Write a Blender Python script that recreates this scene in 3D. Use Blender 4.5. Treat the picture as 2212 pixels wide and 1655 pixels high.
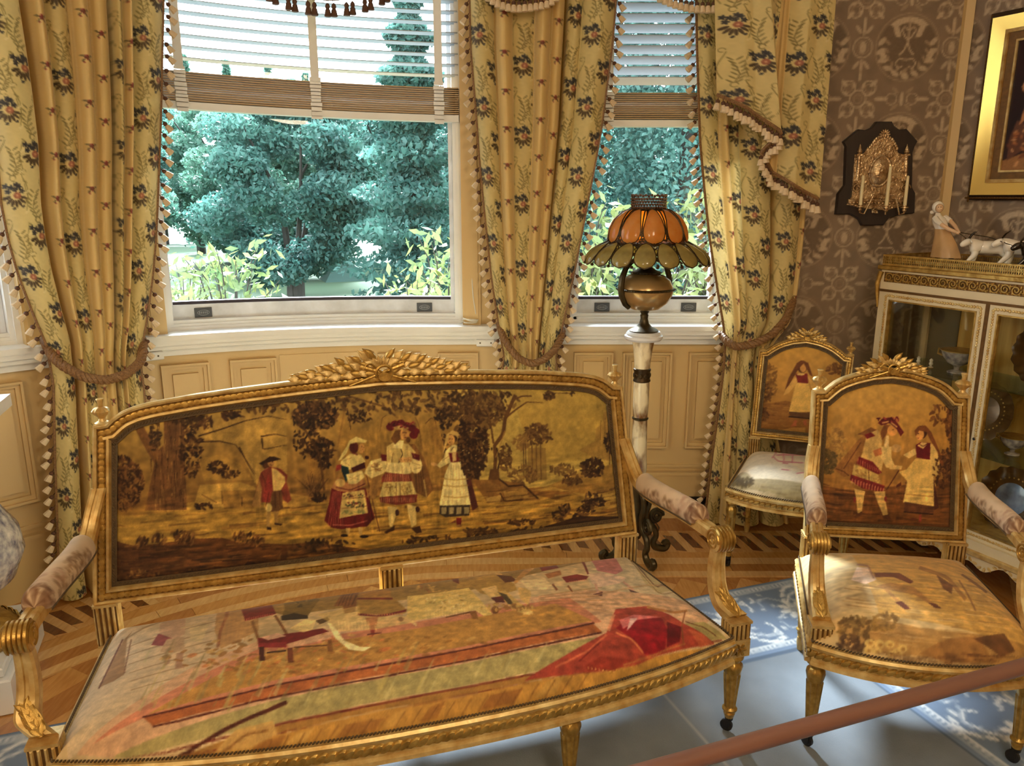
import bpy, bmesh, math, random
import numpy as np
from mathutils import Matrix, Vector
R_ = math.radians
rng = np.random.default_rng(7)
random.seed(7)
for o in list(bpy.data.objects): bpy.data.objects.remove(o)
SC = bpy.context.scene
COL = SC.collection
# ---------------------------------------------------------------- camera, sky, exposure
F_PX, PITCH, EYE, CXP, CYP = 1680.0, R_(13.5), 1.55, 1106.0, 827.5
cd = bpy.data.cameras.new('camera'); cam = bpy.data.objects.new('camera', cd); COL.objects.link(cam)
cam.location = (0, 0, EYE); cam.rotation_euler = (R_(90) - PITCH, 0, 0)
cd.sensor_width = 36.0; cd.lens = 36.0 * F_PX / 2212.0; cd.clip_start = 0.05; cd.clip_end = 200
SC.camera = cam
W = bpy.data.worlds.new('overcast_sky'); SC.world = W; W.use_nodes = True
bg = W.node_tree.nodes['Background']; bg.inputs[0].default_value = (0.80, 0.91, 1.0, 1); bg.inputs[1].default_value = 9.5
SC.view_settings.view_transform = 'Standard'; SC.view_settings.look = 'None'
SC.view_settings.gamma = 1.0; SC.view_settings.exposure = 0.0; SC.view_settings.use_curve_mapping = False
SUN_D = Vector((0.31, -0.94, -0.90))   # hazy daylight slanting in through the bay
sl = bpy.data.lights.new('hazy_sun', 'SUN'); sl.energy = 60.0; sl.angle = R_(18); sl.color = (0.84, 0.93, 1.0)
so = bpy.data.objects.new('hazy_sun', sl); COL.objects.link(so); so.rotation_euler = SUN_D.to_track_quat('-Z', 'Y').to_euler(); so.location = (-3, 9, 9)
LAMP_W = 51.0          # watts of each chandelier bulb cluster
WARM = (1.0, 0.83, 0.58)

# ---------------------------------------------------------------- pixel -> place helpers
FW = np.array([0, math.cos(PITCH), -math.sin(PITCH)]); UP = np.array([0, math.sin(PITCH), math.cos(PITCH)])
OC = np.array([0, 0, EYE])
def ray(x, y): return np.array([(x - CXP) / F_PX, 0, 0]) + UP * (CYP - y) / F_PX + FW
def at_z(x, y, z): d = ray(x, y); return OC + d * (z - EYE) / d[2]
def at_y(x, y, Y): d = ray(x, y); return OC + d * Y / d[1]
def at_plane(x, y, p, n):
    d = ray(x, y); n = np.array(n, float); return OC + d * (np.dot(np.array(p, float) - OC, n) / np.dot(d, n))

# ---------------------------------------------------------------- colour helpers
def lin(c):
    c = np.asarray(c, float) / 255.0
    return np.where(c <= 0.04045, c / 12.92, ((c + 0.055) / 1.055) ** 2.4)
def L4(c): return tuple(lin(c)) + (1.0,)

# ---------------------------------------------------------------- materials
MATS = {}
def mat(name, col, rough=0.5, metal=0.0, var=0.0, vscale=8.0, bump=0.0, bscale=60.0, spec=0.5, col2=None, stretch=None, trans=0.0, sheen=0.0, detail=4.0, coat=0.0, band=0.22):
    m = bpy.data.materials.new(name); m.use_nodes = True; nt = m.node_tree; b = nt.nodes['Principled BSDF']
    b.inputs['Base Color'].default_value = L4(col); b.inputs['Roughness'].default_value = rough
    b.inputs['Metallic'].default_value = metal; b.inputs['Specular IOR Level'].default_value = spec
    if coat: b.inputs['Coat Weight'].default_value = coat; b.inputs['Coat Roughness'].default_value = 0.15
    if sheen: b.inputs['Sheen Weight'].default_value = sheen
    if var > 0 or bump > 0:
        tc = nt.nodes.new('ShaderNodeTexCoord'); mp = nt.nodes.new('ShaderNodeMapping')
        nt.links.new(tc.outputs['Object'], mp.inputs[0])
        if stretch: mp.inputs['Scale'].default_value = stretch
    if var > 0:
        n = nt.nodes.new('ShaderNodeTexNoise'); n.inputs['Scale'].default_value = vscale; n.inputs['Detail'].default_value = detail
        nt.links.new(mp.outputs[0], n.inputs['Vector'])
        r = nt.nodes.new('ShaderNodeValToRGB'); r.color_ramp.elements[0].position = 0.5 - band; r.color_ramp.elements[1].position = 0.5 + band
        c2 = lin(col2) if col2 is not None else lin(col) * (1 - var)
        r.color_ramp.elements[0].color = tuple(c2) + (1,); r.color_ramp.elements[1].color = L4(col)
        nt.links.new(n.outputs['Fac'], r.inputs[0]); nt.links.new(r.outputs[0], b.inputs['Base Color'])
    if bump > 0:
        n2 = nt.nodes.new('ShaderNodeTexNoise'); n2.inputs['Scale'].default_value = bscale; n2.inputs['Detail'].default_value = 3
        nt.links.new(mp.outputs[0], n2.inputs['Vector'])
        bp = nt.nodes.new('ShaderNodeBump'); bp.inputs['Strength'].default_value = bump; bp.inputs['Distance'].default_value = 0.01
        nt.links.new(n2.outputs['Fac'], bp.inputs['Height']); nt.links.new(bp.outputs[0], b.inputs['Normal'])
    if trans > 0:
        tr = nt.nodes.new('ShaderNodeBsdfTranslucent'); mx = nt.nodes.new('ShaderNodeMixShader'); mx.inputs[0].default_value = trans
        src = b.inputs['Base Color'].links[0].from_socket if b.inputs['Base Color'].links else None
        if src: nt.links.new(src, tr.inputs[0])
        else: tr.inputs[0].default_value = L4(col)
        out = nt.nodes['Material Output']
        nt.links.new(b.outputs[0], mx.inputs[1]); nt.links.new(tr.outputs[0], mx.inputs[2]); nt.links.new(mx.outputs[0], out.inputs[0])
    MATS[name] = m; return m
def cloth_mat(name, rough=0.75, trans=0.0, sheen=0.0, weave=900.0, bump=0.25, spec=0.3):
    m = bpy.data.materials.new(name); m.use_nodes = True; nt = m.node_tree; b = nt.nodes['Principled BSDF']
    a = nt.nodes.new('ShaderNodeAttribute'); a.attribute_name = 'woven'
    nt.links.new(a.outputs['Color'], b.inputs['Base Color']); b.inputs['Roughness'].default_value = rough
    b.inputs['Specular IOR Level'].default_value = spec; b.inputs['Sheen Weight'].default_value = sheen
    tc = nt.nodes.new('ShaderNodeTexCoord'); n2 = nt.nodes.new('ShaderNodeTexNoise'); n2.inputs['Scale'].default_value = weave
    nt.links.new(tc.outputs['Object'], n2.inputs['Vector'])
    bp = nt.nodes.new('ShaderNodeBump'); bp.inputs['Strength'].default_value = bump; bp.inputs['Distance'].default_value = 0.002
    nt.links.new(n2.outputs['Fac'], bp.inputs['Height']); nt.links.new(bp.outputs[0], b.inputs['Normal'])
    if trans:
        tr = nt.nodes.new('ShaderNodeBsdfTranslucent'); mx = nt.nodes.new('ShaderNodeMixShader'); mx.inputs[0].default_value = trans
        nt.links.new(a.outputs['Color'], tr.inputs[0]); out = nt.nodes['Material Output']
        nt.links.new(b.outputs[0], mx.inputs[1]); nt.links.new(tr.outputs[0], mx.inputs[2]); nt.links.new(mx.outputs[0], out.inputs[0])
    MATS[name] = m; return m
def glass_mat(name, tint=(1, 1, 1), refl=1.0, ior=1.5):
    m = bpy.data.materials.new(name); m.use_nodes = True; nt = m.node_tree; nt.nodes.remove(nt.nodes['Principled BSDF'])
    t = nt.nodes.new('ShaderNodeBsdfTransparent'); t.inputs[0].default_value = tuple(tint) + (1,)
    g = nt.nodes.new('ShaderNodeBsdfGlossy'); g.inputs['Roughness'].default_value = 0.01
    fr = nt.nodes.new('ShaderNodeFresnel'); fr.inputs[0].default_value = ior
    mx = nt.nodes.new('ShaderNodeMixShader'); ml = nt.nodes.new('ShaderNodeMath'); ml.operation = 'MULTIPLY'; ml.inputs[1].default_value = refl
    nt.links.new(fr.outputs[0], ml.inputs[0]); nt.links.new(ml.outputs[0], mx.inputs[0])
    nt.links.new(t.outputs[0], mx.inputs[1]); nt.links.new(g.outputs[0], mx.inputs[2])
    nt.links.new(mx.outputs[0], nt.nodes['Material Output'].inputs[0]); MATS[name] = m; return m
def glow_mat(name, col, strength):
    m = bpy.data.materials.new(name); m.use_nodes = True; b = m.node_tree.nodes['Principled BSDF']
    b.inputs['Base Color'].default_value = tuple(col) + (1,); b.inputs['Emission Color'].default_value = tuple(col) + (1,)
    b.inputs['Emission Strength'].default_value = strength; MATS[name] = m; return m

mat('cream_paint', (212, 180, 124), 0.42, var=0.06, vscale=3, bump=0.03, bscale=25)
mat('white_paint', (234, 233, 230), 0.4, var=0.08, vscale=6)
mat('sash_paint', (228, 230, 236), 0.5, var=0.35, vscale=14, col2=(200, 200, 202), bump=0.15, bscale=40)
mat('dark_gasket', (58, 50, 62), 0.6)
mat('plaster', (200, 178, 140), 0.8)
mat('gilt', (208, 170, 92), 0.32, 0.7, var=0.4, vscale=40, col2=(150, 112, 48), bump=0.12, bscale=120)
mat('gilt_pale', (228, 202, 138), 0.36, 0.4, var=0.35, vscale=30, col2=(182, 138, 66), bump=0.08, bscale=100)
mat('gilt_deep', (120, 82, 34), 0.5, 0.5, var=0.4, vscale=50)
mat('braid_dark', (96, 74, 44), 0.6, 0.15, var=0.4, vscale=150)
mat('gilt_smooth', (216, 176, 88), 0.24, 0.75)
mat('ivory_paint', (222, 204, 164), 0.5, var=0.12, vscale=12)
mat('black_rubber', (20, 16, 14), 0.45)
mat('bronze', (92, 78, 50), 0.36, 0.7, var=0.35, vscale=20, col2=(52, 44, 30))
mat('bronze_bowl', (196, 160, 104), 0.22, 0.5, var=0.3, vscale=9, col2=(150, 120, 76))
mat('brass_dark', (70, 52, 28), 0.4, 0.7, var=0.3, vscale=60)
mat('onyx', (232, 216, 180), 0.16, var=0.5, vscale=13, col2=(120, 80, 42), stretch=(1, 1, 0.5), coat=0.4, detail=8, band=0.07)
mat('marble', (232, 232, 232), 0.22, var=0.12, vscale=3, col2=(206, 206, 210), coat=0.2, detail=8)
mat('walnut_board', (52, 40, 34), 0.45, var=0.45, vscale=6, stretch=(6, 6, 1))
mat('silver', (240, 214, 172), 0.2, 0.8, var=0.3, vscale=30, col2=(138, 106, 70), bump=0.5, bscale=90)
mat('candle_wax', (236, 220, 176), 0.5)
mat('porcelain', (236, 226, 208), 0.12, coat=0.5)
mat('porcelain_tan', (206, 164, 112), 0.12, var=0.15, vscale=20, coat=0.5)
mat('porcelain_dark', (44, 34, 24), 0.1, var=0.4, vscale=25, coat=0.6)
mat('porcelain_skin', (226, 186, 146), 0.2, coat=0.3)
mat('porcelain_base', (206, 196, 152), 0.2, var=0.3, vscale=30, col2=(170, 160, 96), coat=0.3)
mat('cord_white', (224, 220, 208), 0.7)
mat('rope', (150, 112, 68), 0.6, var=0.35, vscale=200, col2=(96, 62, 34))
mat('tassel_head', (96, 62, 40), 0.75, var=0.3, vscale=120)
mat('tassel_skirt', (224, 200, 164), 0.8, var=0.2, vscale=160)
mat('slat_paint', (160, 164, 168), 0.45)
mat('slat_tan', (188, 158, 116), 0.5, var=0.12, vscale=20)
mat('rail_wood', (128, 88, 74), 0.32, var=0.22, vscale=5, stretch=(1, 8, 8), coat=0.25)
mat('dark_wood', (48, 30, 20), 0.4, var=0.3, vscale=14)
mat('grey_plate', (72, 74, 80), 0.5, 0.3)
mat('grey_emboss', (136, 138, 142), 0.5, 0.3)
for i, (c, c2) in enumerate([((196, 142, 78), (172, 116, 58)), ((118, 70, 38), (92, 52, 28)), ((214, 170, 112), (192, 144, 88)), ((176, 118, 62), (150, 94, 46)), ((204, 152, 92), (180, 126, 70))]):
    mat('parquet_%d' % i, c, 0.24, var=0.4, vscale=9, col2=c2, stretch=(9, 1.2, 1), coat=0.35, detail=6)
mat('amber_glass', (244, 186, 96), 0.12, var=0.35, vscale=26, col2=(236, 158, 66), trans=0.6, coat=0.5)
mat('olive_glass', (190, 168, 92), 0.12, var=0.3, vscale=22, col2=(150, 130, 72), trans=0.42, coat=0.5)
mat('bead_glass', (110, 70, 46), 0.12, var=0.5, vscale=160, col2=(50, 28, 20), coat=0.6)
glass_mat('window_glass', (0.94, 0.985, 0.97), 0.8)
glass_mat('cabinet_glass', (0.96, 0.96, 0.93), 0.55)
glass_mat('shelf_glass', (0.80, 0.90, 0.84), 0.7)
mat('gold_silk', (236, 198, 108), 0.36, var=0.3, vscale=4, col2=(190, 142, 60), stretch=(8, 8, 0.6))
mat('mirror_grey', (112, 108, 100), 0.12, 0.6)
mat('lawn', (70, 92, 66), 0.9, var=0.2, vscale=0.6)
mat('leaf_a', (90, 128, 108), 0.6, var=0.55, vscale=0.8, trans=0.45, col2=(56, 92, 82))
mat('leaf_b', (80, 120, 108), 0.6, var=0.5, vscale=0.8, trans=0.45, col2=(50, 86, 82))
mat('leaf_hedge', (92, 132, 122), 0.6, var=0.5, vscale=1.0, trans=0.45, col2=(58, 98, 94))
mat('leaf_bright', (124, 130, 74), 0.55, var=0.45, vscale=3.0, trans=0.35, col2=(58, 86, 58))
mat('bark', (58, 54, 50), 0.9, var=0.3, vscale=6)
mat('tent_cloth', (52, 82, 74), 0.7)
cloth_mat('tapestry', 0.7, sheen=0.15)
cloth_mat('brocade', 0.5, trans=0.16, sheen=0.1, weave=500, spec=0.35)
cloth_mat('wallpaper', 0.55, weave=300, bump=0.08)
cloth_mat('rug_pile', 0.95, weave=350, bump=0.5, spec=0.1)
cloth_mat('oil_paint', 0.35, weave=200, bump=0.2)
cloth_mat('glazed_china', 0.1, weave=10, bump=0.0, spec=0.6)

# ---------------------------------------------------------------- objects
def link(o, parent=None):
    COL.objects.link(o)
    if parent is not None: o.parent = parent
    return o
def tag(o, label=None, cat=None, group=None, kind=None):
    if label: o['label'] = label
    if cat: o['category'] = cat
    if group: o['group'] = group
    if kind: o['kind'] = kind
    return o
def thing(name, label, cat, loc=(0, 0, 0), rotz=0.0, group=None):
    o = bpy.data.objects.new(name, None); o.empty_display_size = 0.05; link(o); o.location = loc; o.rotation_euler = (0, 0, rotz)
    return tag(o, label, cat, group)
def frame_empty(name, parent=None, kind='structure'):
    o = bpy.data.objects.new(name, None); o.empty_display_size = 0.05; link(o, parent)
    if parent is None: o['kind'] = kind
    return o
def inst(name, mesh, parent=None, M=None):
    o = bpy.data.objects.new(name, mesh); link(o, parent)
    if M is not None: o.matrix_local = M
    return o
def TRS(loc, rz=0.0, rx=0.0, ry=0.0, s=(1, 1, 1)):
    return Matrix.Translation(Vector(loc)) @ Matrix.Rotation(rz, 4, 'Z') @ Matrix.Rotation(ry, 4, 'Y') @ Matrix.Rotation(rx, 4, 'X') @ Matrix.Diagonal((s[0], s[1], s[2], 1))

class MB:
    def __init__(s): s.v = []; s.f = []; s.m = []; s.cm = 0
    def add(s, V, Fs, M=None):
        b = len(s.v)
        if M is not None: V = [tuple(M @ Vector(p)) for p in V]
        s.v.extend([tuple(map(float, p)) for p in V])
        for f in Fs: s.f.append(tuple(i + b for i in f)); s.m.append(s.cm)
        return s
    def box(s, lo, hi, M=None, bev=0.0):
        x0, y0, z0 = lo; x1, y1, z1 = hi
        if bev <= 0:
            V = [(x0, y0, z0), (x1, y0, z0), (x1, y1, z0), (x0, y1, z0), (x0, y0, z1), (x1, y0, z1), (x1, y1, z1), (x0, y1, z1)]
            return s.add(V, [(0, 3, 2, 1), (4, 5, 6, 7), (0, 1, 5, 4), (1, 2, 6, 5), (2, 3, 7, 6), (3, 0, 4, 7)], M)
        rings = []
        for z, i in ((z0, bev), (z0 + bev, 0), (z1 - bev, 0), (z1, bev)):
            rings.append([(x0 + i + (bev if not i else 0) * 0, y0 + i, z), (x1 - i, y0 + i, z), (x1 - i, y1 - i, z), (x0 + i, y1 - i, z)])
        return s.loft(rings, True, True, M)
    def loft(s, rings, closed=True, caps=True, M=None):
        n = len(rings[0]); V = [p for r in rings for p in r]; Fs = []
        k = n if closed else n - 1
        for i in range(len(rings) - 1):
            for j in range(k):
                a = i * n + j; b = i * n + (j + 1) % n
                Fs.append((a, b, b + n, a + n))
        if caps and closed:
            Fs.append(tuple(reversed(range(n)))); Fs.append(tuple(range((len(rings) - 1) * n, len(rings) * n)))
        return s.add(V, Fs, M)
    def lathe(s, prof, n=24, c=(0, 0, 0), M=None, flute=None):
        rings = []
        for k, (r, z) in enumerate(prof):
            ring = []
            for j in range(n):
                a = 2 * math.pi * j / n; rr = r
                if flute and flute[0] <= k <= flute[1]: rr = r * (1 - flute[3] * (0.5 + 0.5 * math.cos(flute[2] * a)))
                ring.append((c[0] + rr * math.cos(a), c[1] + rr * math.sin(a), c[2] + z))
            rings.append(ring)
        return s.loft(rings, True, True, M)
    def tube(s, pts, r, n=8, closed=False, caps=True, M=None, flat=None):
        P = np.array(pts, float); m = len(P); rr = np.full(m, r) if np.isscalar(r) else np.interp(np.linspace(0, 1, m), np.linspace(0, 1, len(r)), r)
        T = np.zeros_like(P)
        if closed: T = np.roll(P, -1, 0) - np.roll(P, 1, 0)
        else: T[1:-1] = P[2:] - P[:-2]; T[0] = P[1] - P[0]; T[-1] = P[-1] - P[-2]
        T /= np.linalg.norm(T, axis=1)[:, None] + 1e-12
        N = np.cross(T[0], (0, 0, 1.0));
        if np.linalg.norm(N) < 1e-3: N = np.cross(T[0], (1.0, 0, 0))
        N /= np.linalg.norm(N); rings = []
        for i in range(m):
            N = N - T[i] * np.dot(N, T[i]); N /= np.linalg.norm(N) + 1e-12; B = np.cross(T[i], N)
            fx, fy = flat if flat else (1, 1)
            rings.append([tuple(P[i] + rr[i] * (fx * math.cos(2 * math.pi * j / n) * N + fy * math.sin(2 * math.pi * j / n) * B)) for j in range(n)])
        if closed: rings.append(rings[0]); return s.loft(rings, True, False, M)
        return s.loft(rings, True, caps, M)
    def ellip(s, c, r, nu=10, nv=6, M=None):
        rings = []
        for i in range(nv + 1):
            a = math.pi * (i / nv) * 0.98 + 0.01 * math.pi; z = -math.cos(a); q = math.sin(a)
            rings.append([(c[0] + r[0] * q * math.cos(2 * math.pi * j / nu), c[1] + r[1] * q * math.sin(2 * math.pi * j / nu), c[2] + r[2] * z) for j in range(nu)])
        return s.loft(rings, True, True, M)
    def prism(s, poly, d0, d1, axis='z', bev=0.0, M=None):
        def mk(q, d): return (q[0], q[1], d) if axis == 'z' else (q[0], d, q[1])
        P = np.array(poly, float)
        if bev > 0:
            c = P.mean(0); Q = c + (P - c) * (1 - bev / (np.linalg.norm(P - c, axis=1).mean() + 1e-9))
            sg = 1 if d1 > d0 else -1
            return s.loft([[mk(q, d0) for q in P], [mk(q, d1 - sg * bev) for q in P], [mk(q, d1) for q in Q]], True, True, M)
        return s.loft([[mk(q, d0) for q in P], [mk(q, d1) for q in P]], True, True, M)
    def mesh(s, name, mats, smooth=35):
        me = bpy.data.meshes.new(name); me.from_pydata(s.v, [], s.f)
        if not isinstance(mats, (list, tuple)): mats = [mats]
        for q in mats: me.materials.append(MATS[q] if isinstance(q, str) else q)
        if len(mats) > 1: me.polygons.foreach_set('material_index', s.m)
        bm = bmesh.new(); bm.from_mesh(me); bmesh.ops.recalc_face_normals(bm, faces=bm.faces); bm.to_mesh(me); bm.free()
        if smooth: me.shade_smooth(); me.set_sharp_from_angle(angle=R_(smooth))
        return me
    def build(s, name, mats, parent=None, smooth=35, M=None, kind=None, label=None):
        o = inst(name, s.mesh(name, mats, smooth), parent, M)
        if kind: o['kind'] = kind
        if label: o['label'] = label
        return o
def grid_mesh(name, P, C, m, smooth=True, thick=None):
    nv, nu = P.shape[:2]; me = bpy.data.meshes.new(name)
    idx = np.arange(nv * nu).reshape(nv, nu)
    Q = np.stack([idx[:-1, :-1], idx[:-1, 1:], idx[1:, 1:], idx[1:, :-1]], -1).reshape(-1, 4)
    V = P.reshape(-1, 3).astype(np.float32); nq = len(Q)
    me.vertices.add(len(V)); me.vertices.foreach_set('co', V.ravel())
    me.loops.add(nq * 4); me.loops.foreach_set('vertex_index', Q.ravel().astype(np.int32))
    me.polygons.add(nq); me.polygons.foreach_set('loop_start', np.arange(0, nq * 4, 4, dtype=np.int32)); me.polygons.foreach_set('loop_total', np.full(nq, 4, np.int32))
    me.update(calc_edges=True)
    if C is not None:
        a = me.color_attributes.new('woven', 'FLOAT_COLOR', 'POINT')
        c4 = np.ones((nv * nu, 4), np.float32); c4[:, :3] = np.clip(C.reshape(-1, 3), 0, 1); a.data.foreach_set('color', c4.ravel())
    me.materials.append(MATS[m])
    if smooth: me.shade_smooth()
    me.validate(); return me

# ---------------------------------------------------------------- raster painting (for woven pictures and prints)
def vnoise(h, w, cell, seed=0, octv=3):
    r = np.random.default_rng(seed); out = np.zeros((h, w)); amp = 1.0; tot = 0
    for o in range(octv):
        cy = max(2, int(h / cell * 2 ** o) + 2); cx = max(2, int(w / cell * 2 ** o) + 2)
        g = r.random((cy, cx)); yy = np.linspace(0, cy - 1.001, h); xx = np.linspace(0, cx - 1.001, w)
        y0 = yy.astype(int); x0 = xx.astype(int); fy = (yy - y0)[:, None]; fx = (xx - x0)[None]
        fy = fy * fy * (3 - 2 * fy); fx = fx * fx * (3 - 2 * fx)
        a = g[np.ix_(y0, x0)]; b = g[np.ix_(y0, x0 + 1)]; c = g[np.ix_(y0 + 1, x0)]; d = g[np.ix_(y0 + 1, x0 + 1)]
        out += amp * ((a * (1 - fx) + b * fx) * (1 - fy) + (c * (1 - fx) + d * fx) * fy); tot += amp; amp *= 0.5
    return out / tot
class Canvas:
    """raster in metres (x0..x1, y0..y1); draw calls take photo-crop coordinates that a mapper turns into metres on the real surface"""
    def __init__(s, x0, x1, y0, y1, res, base):
        s.x0, s.y0, s.res = x0, y0, res; s.w = int((x1 - x0) / res) + 1; s.h = int((y1 - y0) / res) + 1
        s.A = np.zeros((s.h, s.w, 3), np.float32); s.A[:] = base; s.mapper = None; s.ox = s.oy = 0.0; s.sc = 1.0; s.rg = np.random.default_rng(3)
    def frame(s, ox, oy, sc): s.ox, s.oy, s.sc = ox, oy, sc; return s
    def T(s, p):
        if s.mapper is None: x, y = p
        else: x, y = s.mapper(p[0] / s.sc + s.ox, p[1] / s.sc + s.oy)
        return ((x - s.x0) / s.res, (y - s.y0) / s.res)
    def _fill(s, Q, col, alpha, vary):
        Q = np.array(Q); a0 = np.floor(Q.min(0)).astype(int) - 1; a1 = np.ceil(Q.max(0)).astype(int) + 2
        xa, ya = max(0, a0[0]), max(0, a0[1]); xb, yb = min(s.w, a1[0]), min(s.h, a1[1])
        if xb <= xa or yb <= ya: return
        SS = 2; gx = (np.arange(xa * SS, xb * SS) + 0.5) / SS - 0.5; gy = (np.arange(ya * SS, yb * SS) + 0.5) / SS - 0.5
        X, Y = np.meshgrid(gx, gy); ins = np.zeros(X.shape, bool); n = len(Q); j = n - 1
        for i in range(n):
            xi, yi = Q[i]; xj, yj = Q[j]
            if yi != yj: ins ^= ((yi > Y) != (yj > Y)) & (X < (xj - xi) * (Y - yi) / (yj - yi) + xi)
            j = i
        cov = ins.reshape(yb - ya, SS, xb - xa, SS).mean((1, 3))[..., None] * alpha
        c = np.array(col, np.float32)
        if vary: c = c * (1 + vary * (s.rg.random((yb - ya, xb - xa, 1)) - 0.5))
        s.A[ya:yb, xa:xb] = s.A[ya:yb, xa:xb] * (1 - cov) + c * cov
    def poly(s, pts, col, alpha=1.0, vary=0.12): s._fill([s.T(p) for p in pts], col, alpha, vary)
    def ell(s, c, r, col, alpha=1.0, rot=0.0, n=14, vary=0.1):
        rx, ry = (r, r) if np.isscalar(r) else r
        ca, sa = math.cos(rot), math.sin(rot); P = []
        for k in range(n):
            a = 2 * math.pi * k / n; x, y = rx * math.cos(a), ry * math.sin(a); P.append((c[0] + x * ca - y * sa, c[1] + x * sa + y * ca))
        s.poly(P, col, alpha, vary)
    def line(s, pts, w, col, alpha=1.0, taper=False):
        P = np.array(pts, float)
        if len(P) > 2:
            t = np.linspace(0, 1, len(P)); tt = np.linspace(0, 1, len(P) * 4); P = np.stack([np.interp(tt, t, P[:, 0]), np.interp(tt, t, P[:, 1])], 1)
        d = np.gradient(P, axis=0); nrm = np.stack([-d[:, 1], d[:, 0]], 1); nrm /= np.linalg.norm(nrm, axis=1)[:, None] + 1e-9
        ww = np.full(len(P), w / 2.0)
        if taper: ww = ww * np.linspace(1, 0.25, len(P))
        s.poly(list(P + nrm * ww[:, None]) + list((P - nrm * ww[:, None])[::-1]), col, alpha, 0.1)
    def leaves(s, c, r, n, size, cols, alpha=0.9, ang=None, aspect=0.45):
        for _ in range(n):
            a = s.rg.random() * 6.283; q = math.sqrt(s.rg.random()); p = (c[0] + r[0] * q * math.cos(a), c[1] + r[1] * q * math.sin(a))
            col = cols[s.rg.integers(len(cols))]; z = size * (0.6 + 0.8 * s.rg.random())
            s.ell(p, (z, z * aspect), col, alpha, (s.rg.random() * 3.14) if ang is None else ang + 0.8 * (s.rg.random() - 0.5), n=7, vary=0.2)
    def streaks(s, box, n, ln, w, cols, alpha=0.5, slope=0.0):
        for _ in range(n):
            x = box[0] + s.rg.random() * (box[2] - box[0]); y = box[1] + s.rg.random() * (box[3] - box[1]); l = ln * (0.4 + s.rg.random())
            s.line([(x, y), (x + l / 2, y + slope * l / 2 + w * (s.rg.random() - 0.5)), (x + l, y + slope * l)], w * (0.5 + s.rg.random()), cols[s.rg.integers(len(cols))], alpha, True)
    def mottle(s, amt=0.12, cell=14, seed=1): s.A *= (1 + amt * (vnoise(s.h, s.w, cell, seed)[..., None] * 2 - 1))
    def tex(s, box, amt, cx, cy, seed=1):
        q = np.array([s.T(p) for p in ((box[0], box[1]), (box[2], box[1]), (box[2], box[3]), (box[0], box[3]))]); a = np.maximum(np.floor(q.min(0)).astype(int), 0); b = np.minimum(np.ceil(q.max(0)).astype(int), (s.w, s.h))
        if b[0] - a[0] < 4 or b[1] - a[1] < 4: return
        h, w = b[1] - a[1], b[0] - a[0]; hh = max(4, int(h * cx / cy)); n = vnoise(hh, w, cx, seed, 2); n = n[np.minimum((np.arange(h) * hh / h).astype(int), hh - 1)]
        n = np.clip((n - 0.5) * 2.2, -1, 1); fy = np.minimum(1, np.minimum(np.arange(h), np.arange(h)[::-1]) / (0.12 * h))[:, None]; fx = np.minimum(1, np.minimum(np.arange(w), np.arange(w)[::-1]) / (0.12 * w))[None]
        s.A[a[1]:b[1], a[0]:b[0]] *= (1 + amt * n * fy * fx)[..., None]
    def punch(s, k, g): m_ = s.A.mean((0, 1)); s.A = np.clip((m_ + (s.A - m_) * k) * g, 4, 250)
    def sample(s, X, Y, gain=1.0, wrap=False):
        fx = (X - s.x0) / s.res; fy = (Y - s.y0) / s.res
        if wrap: fx = np.mod(fx, s.w - 1); fy = np.mod(fy, s.h - 1)
        fx = np.clip(fx, 0, s.w - 1.001); fy = np.clip(fy, 0, s.h - 1.001); x0 = fx.astype(int); y0 = fy.astype(int); ax = (fx - x0)[..., None]; ay = (fy - y0)[..., None]
        A = s.A; C = (A[y0, x0] * (1 - ax) + A[y0, x0 + 1] * ax) * (1 - ay) + (A[y0 + 1, x0] * (1 - ax) + A[y0 + 1, x0 + 1] * ax) * ay
        return lin(np.clip(C, 0, 255)) * gain
# ================================================================ the setting
RW, TCX, TCY = 2.47, -0.1, 1.14            # round bay: wall-face radius and centre; flat wall continues to the right of it
def zz(S, z): return z + 0.025 * min(max((-0.2 - S) / 1.2, 0), 1.5) * min(1.0, z / 0.5)
def WP(S, off, z):
    if S >= 0: return (TCX + S, TCY + RW + off, z)
    th = S / RW; return (TCX + (RW + off) * math.sin(th), TCY + (RW + off) * math.cos(th), zz(S, z))
def pix_S(x, y, off=0.0):
    d = ray(x, y); p = OC + d * (TCY + RW + off) / d[1]
    if p[0] > TCX: return p[0] - TCX, p[2]
    o = OC[:2] - np.array([TCX, TCY]); a = d[:2] @ d[:2]; b = 2 * o @ d[:2]; c = o @ o - (RW + off) ** 2
    t = (-b + math.sqrt(b * b - 4 * a * c)) / (2 * a); p = OC + d * t
    return -RW * math.asin((TCX - p[0]) / (RW + off)), p[2]
def Ss(S0, S1):
    n = max(1, int(math.ceil((min(S1, 0) - min(S0, 0)) / 0.07))) if S0 < 0 else 1
    a = list(np.linspace(S0, min(S1, 0), n + 1)) if S0 < 0 else [S0]
    if S1 > 0: a.append(S1)
    return a
def cbar(mb, S0, S1, o0, o1, z0, z1):
    return mb.loft([[WP(S, o0, z0), WP(S, o1, z0), WP(S, o1, z1), WP(S, o0, z1)] for S in Ss(S0, S1)], True, True)
def struct(name, mb, m, parent=None, smooth=35):
    o = mb.build(name, m, parent, smooth)
    if parent is None: o['kind'] = 'structure'
    return o
WIN = [(-3.3, -1.93), (-1.42, -0.13), (0.37, 1.09)]
ZS, ZT, CEIL = 0.955, 2.72, 3.15
SCOR = 2.06                                       # corner with the right-hand wall
CORN = np.array([TCX + SCOR, TCY + RW]); RDIR = np.array([0.444, -0.896]); RNRM = np.array([-0.896, -0.444])
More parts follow.
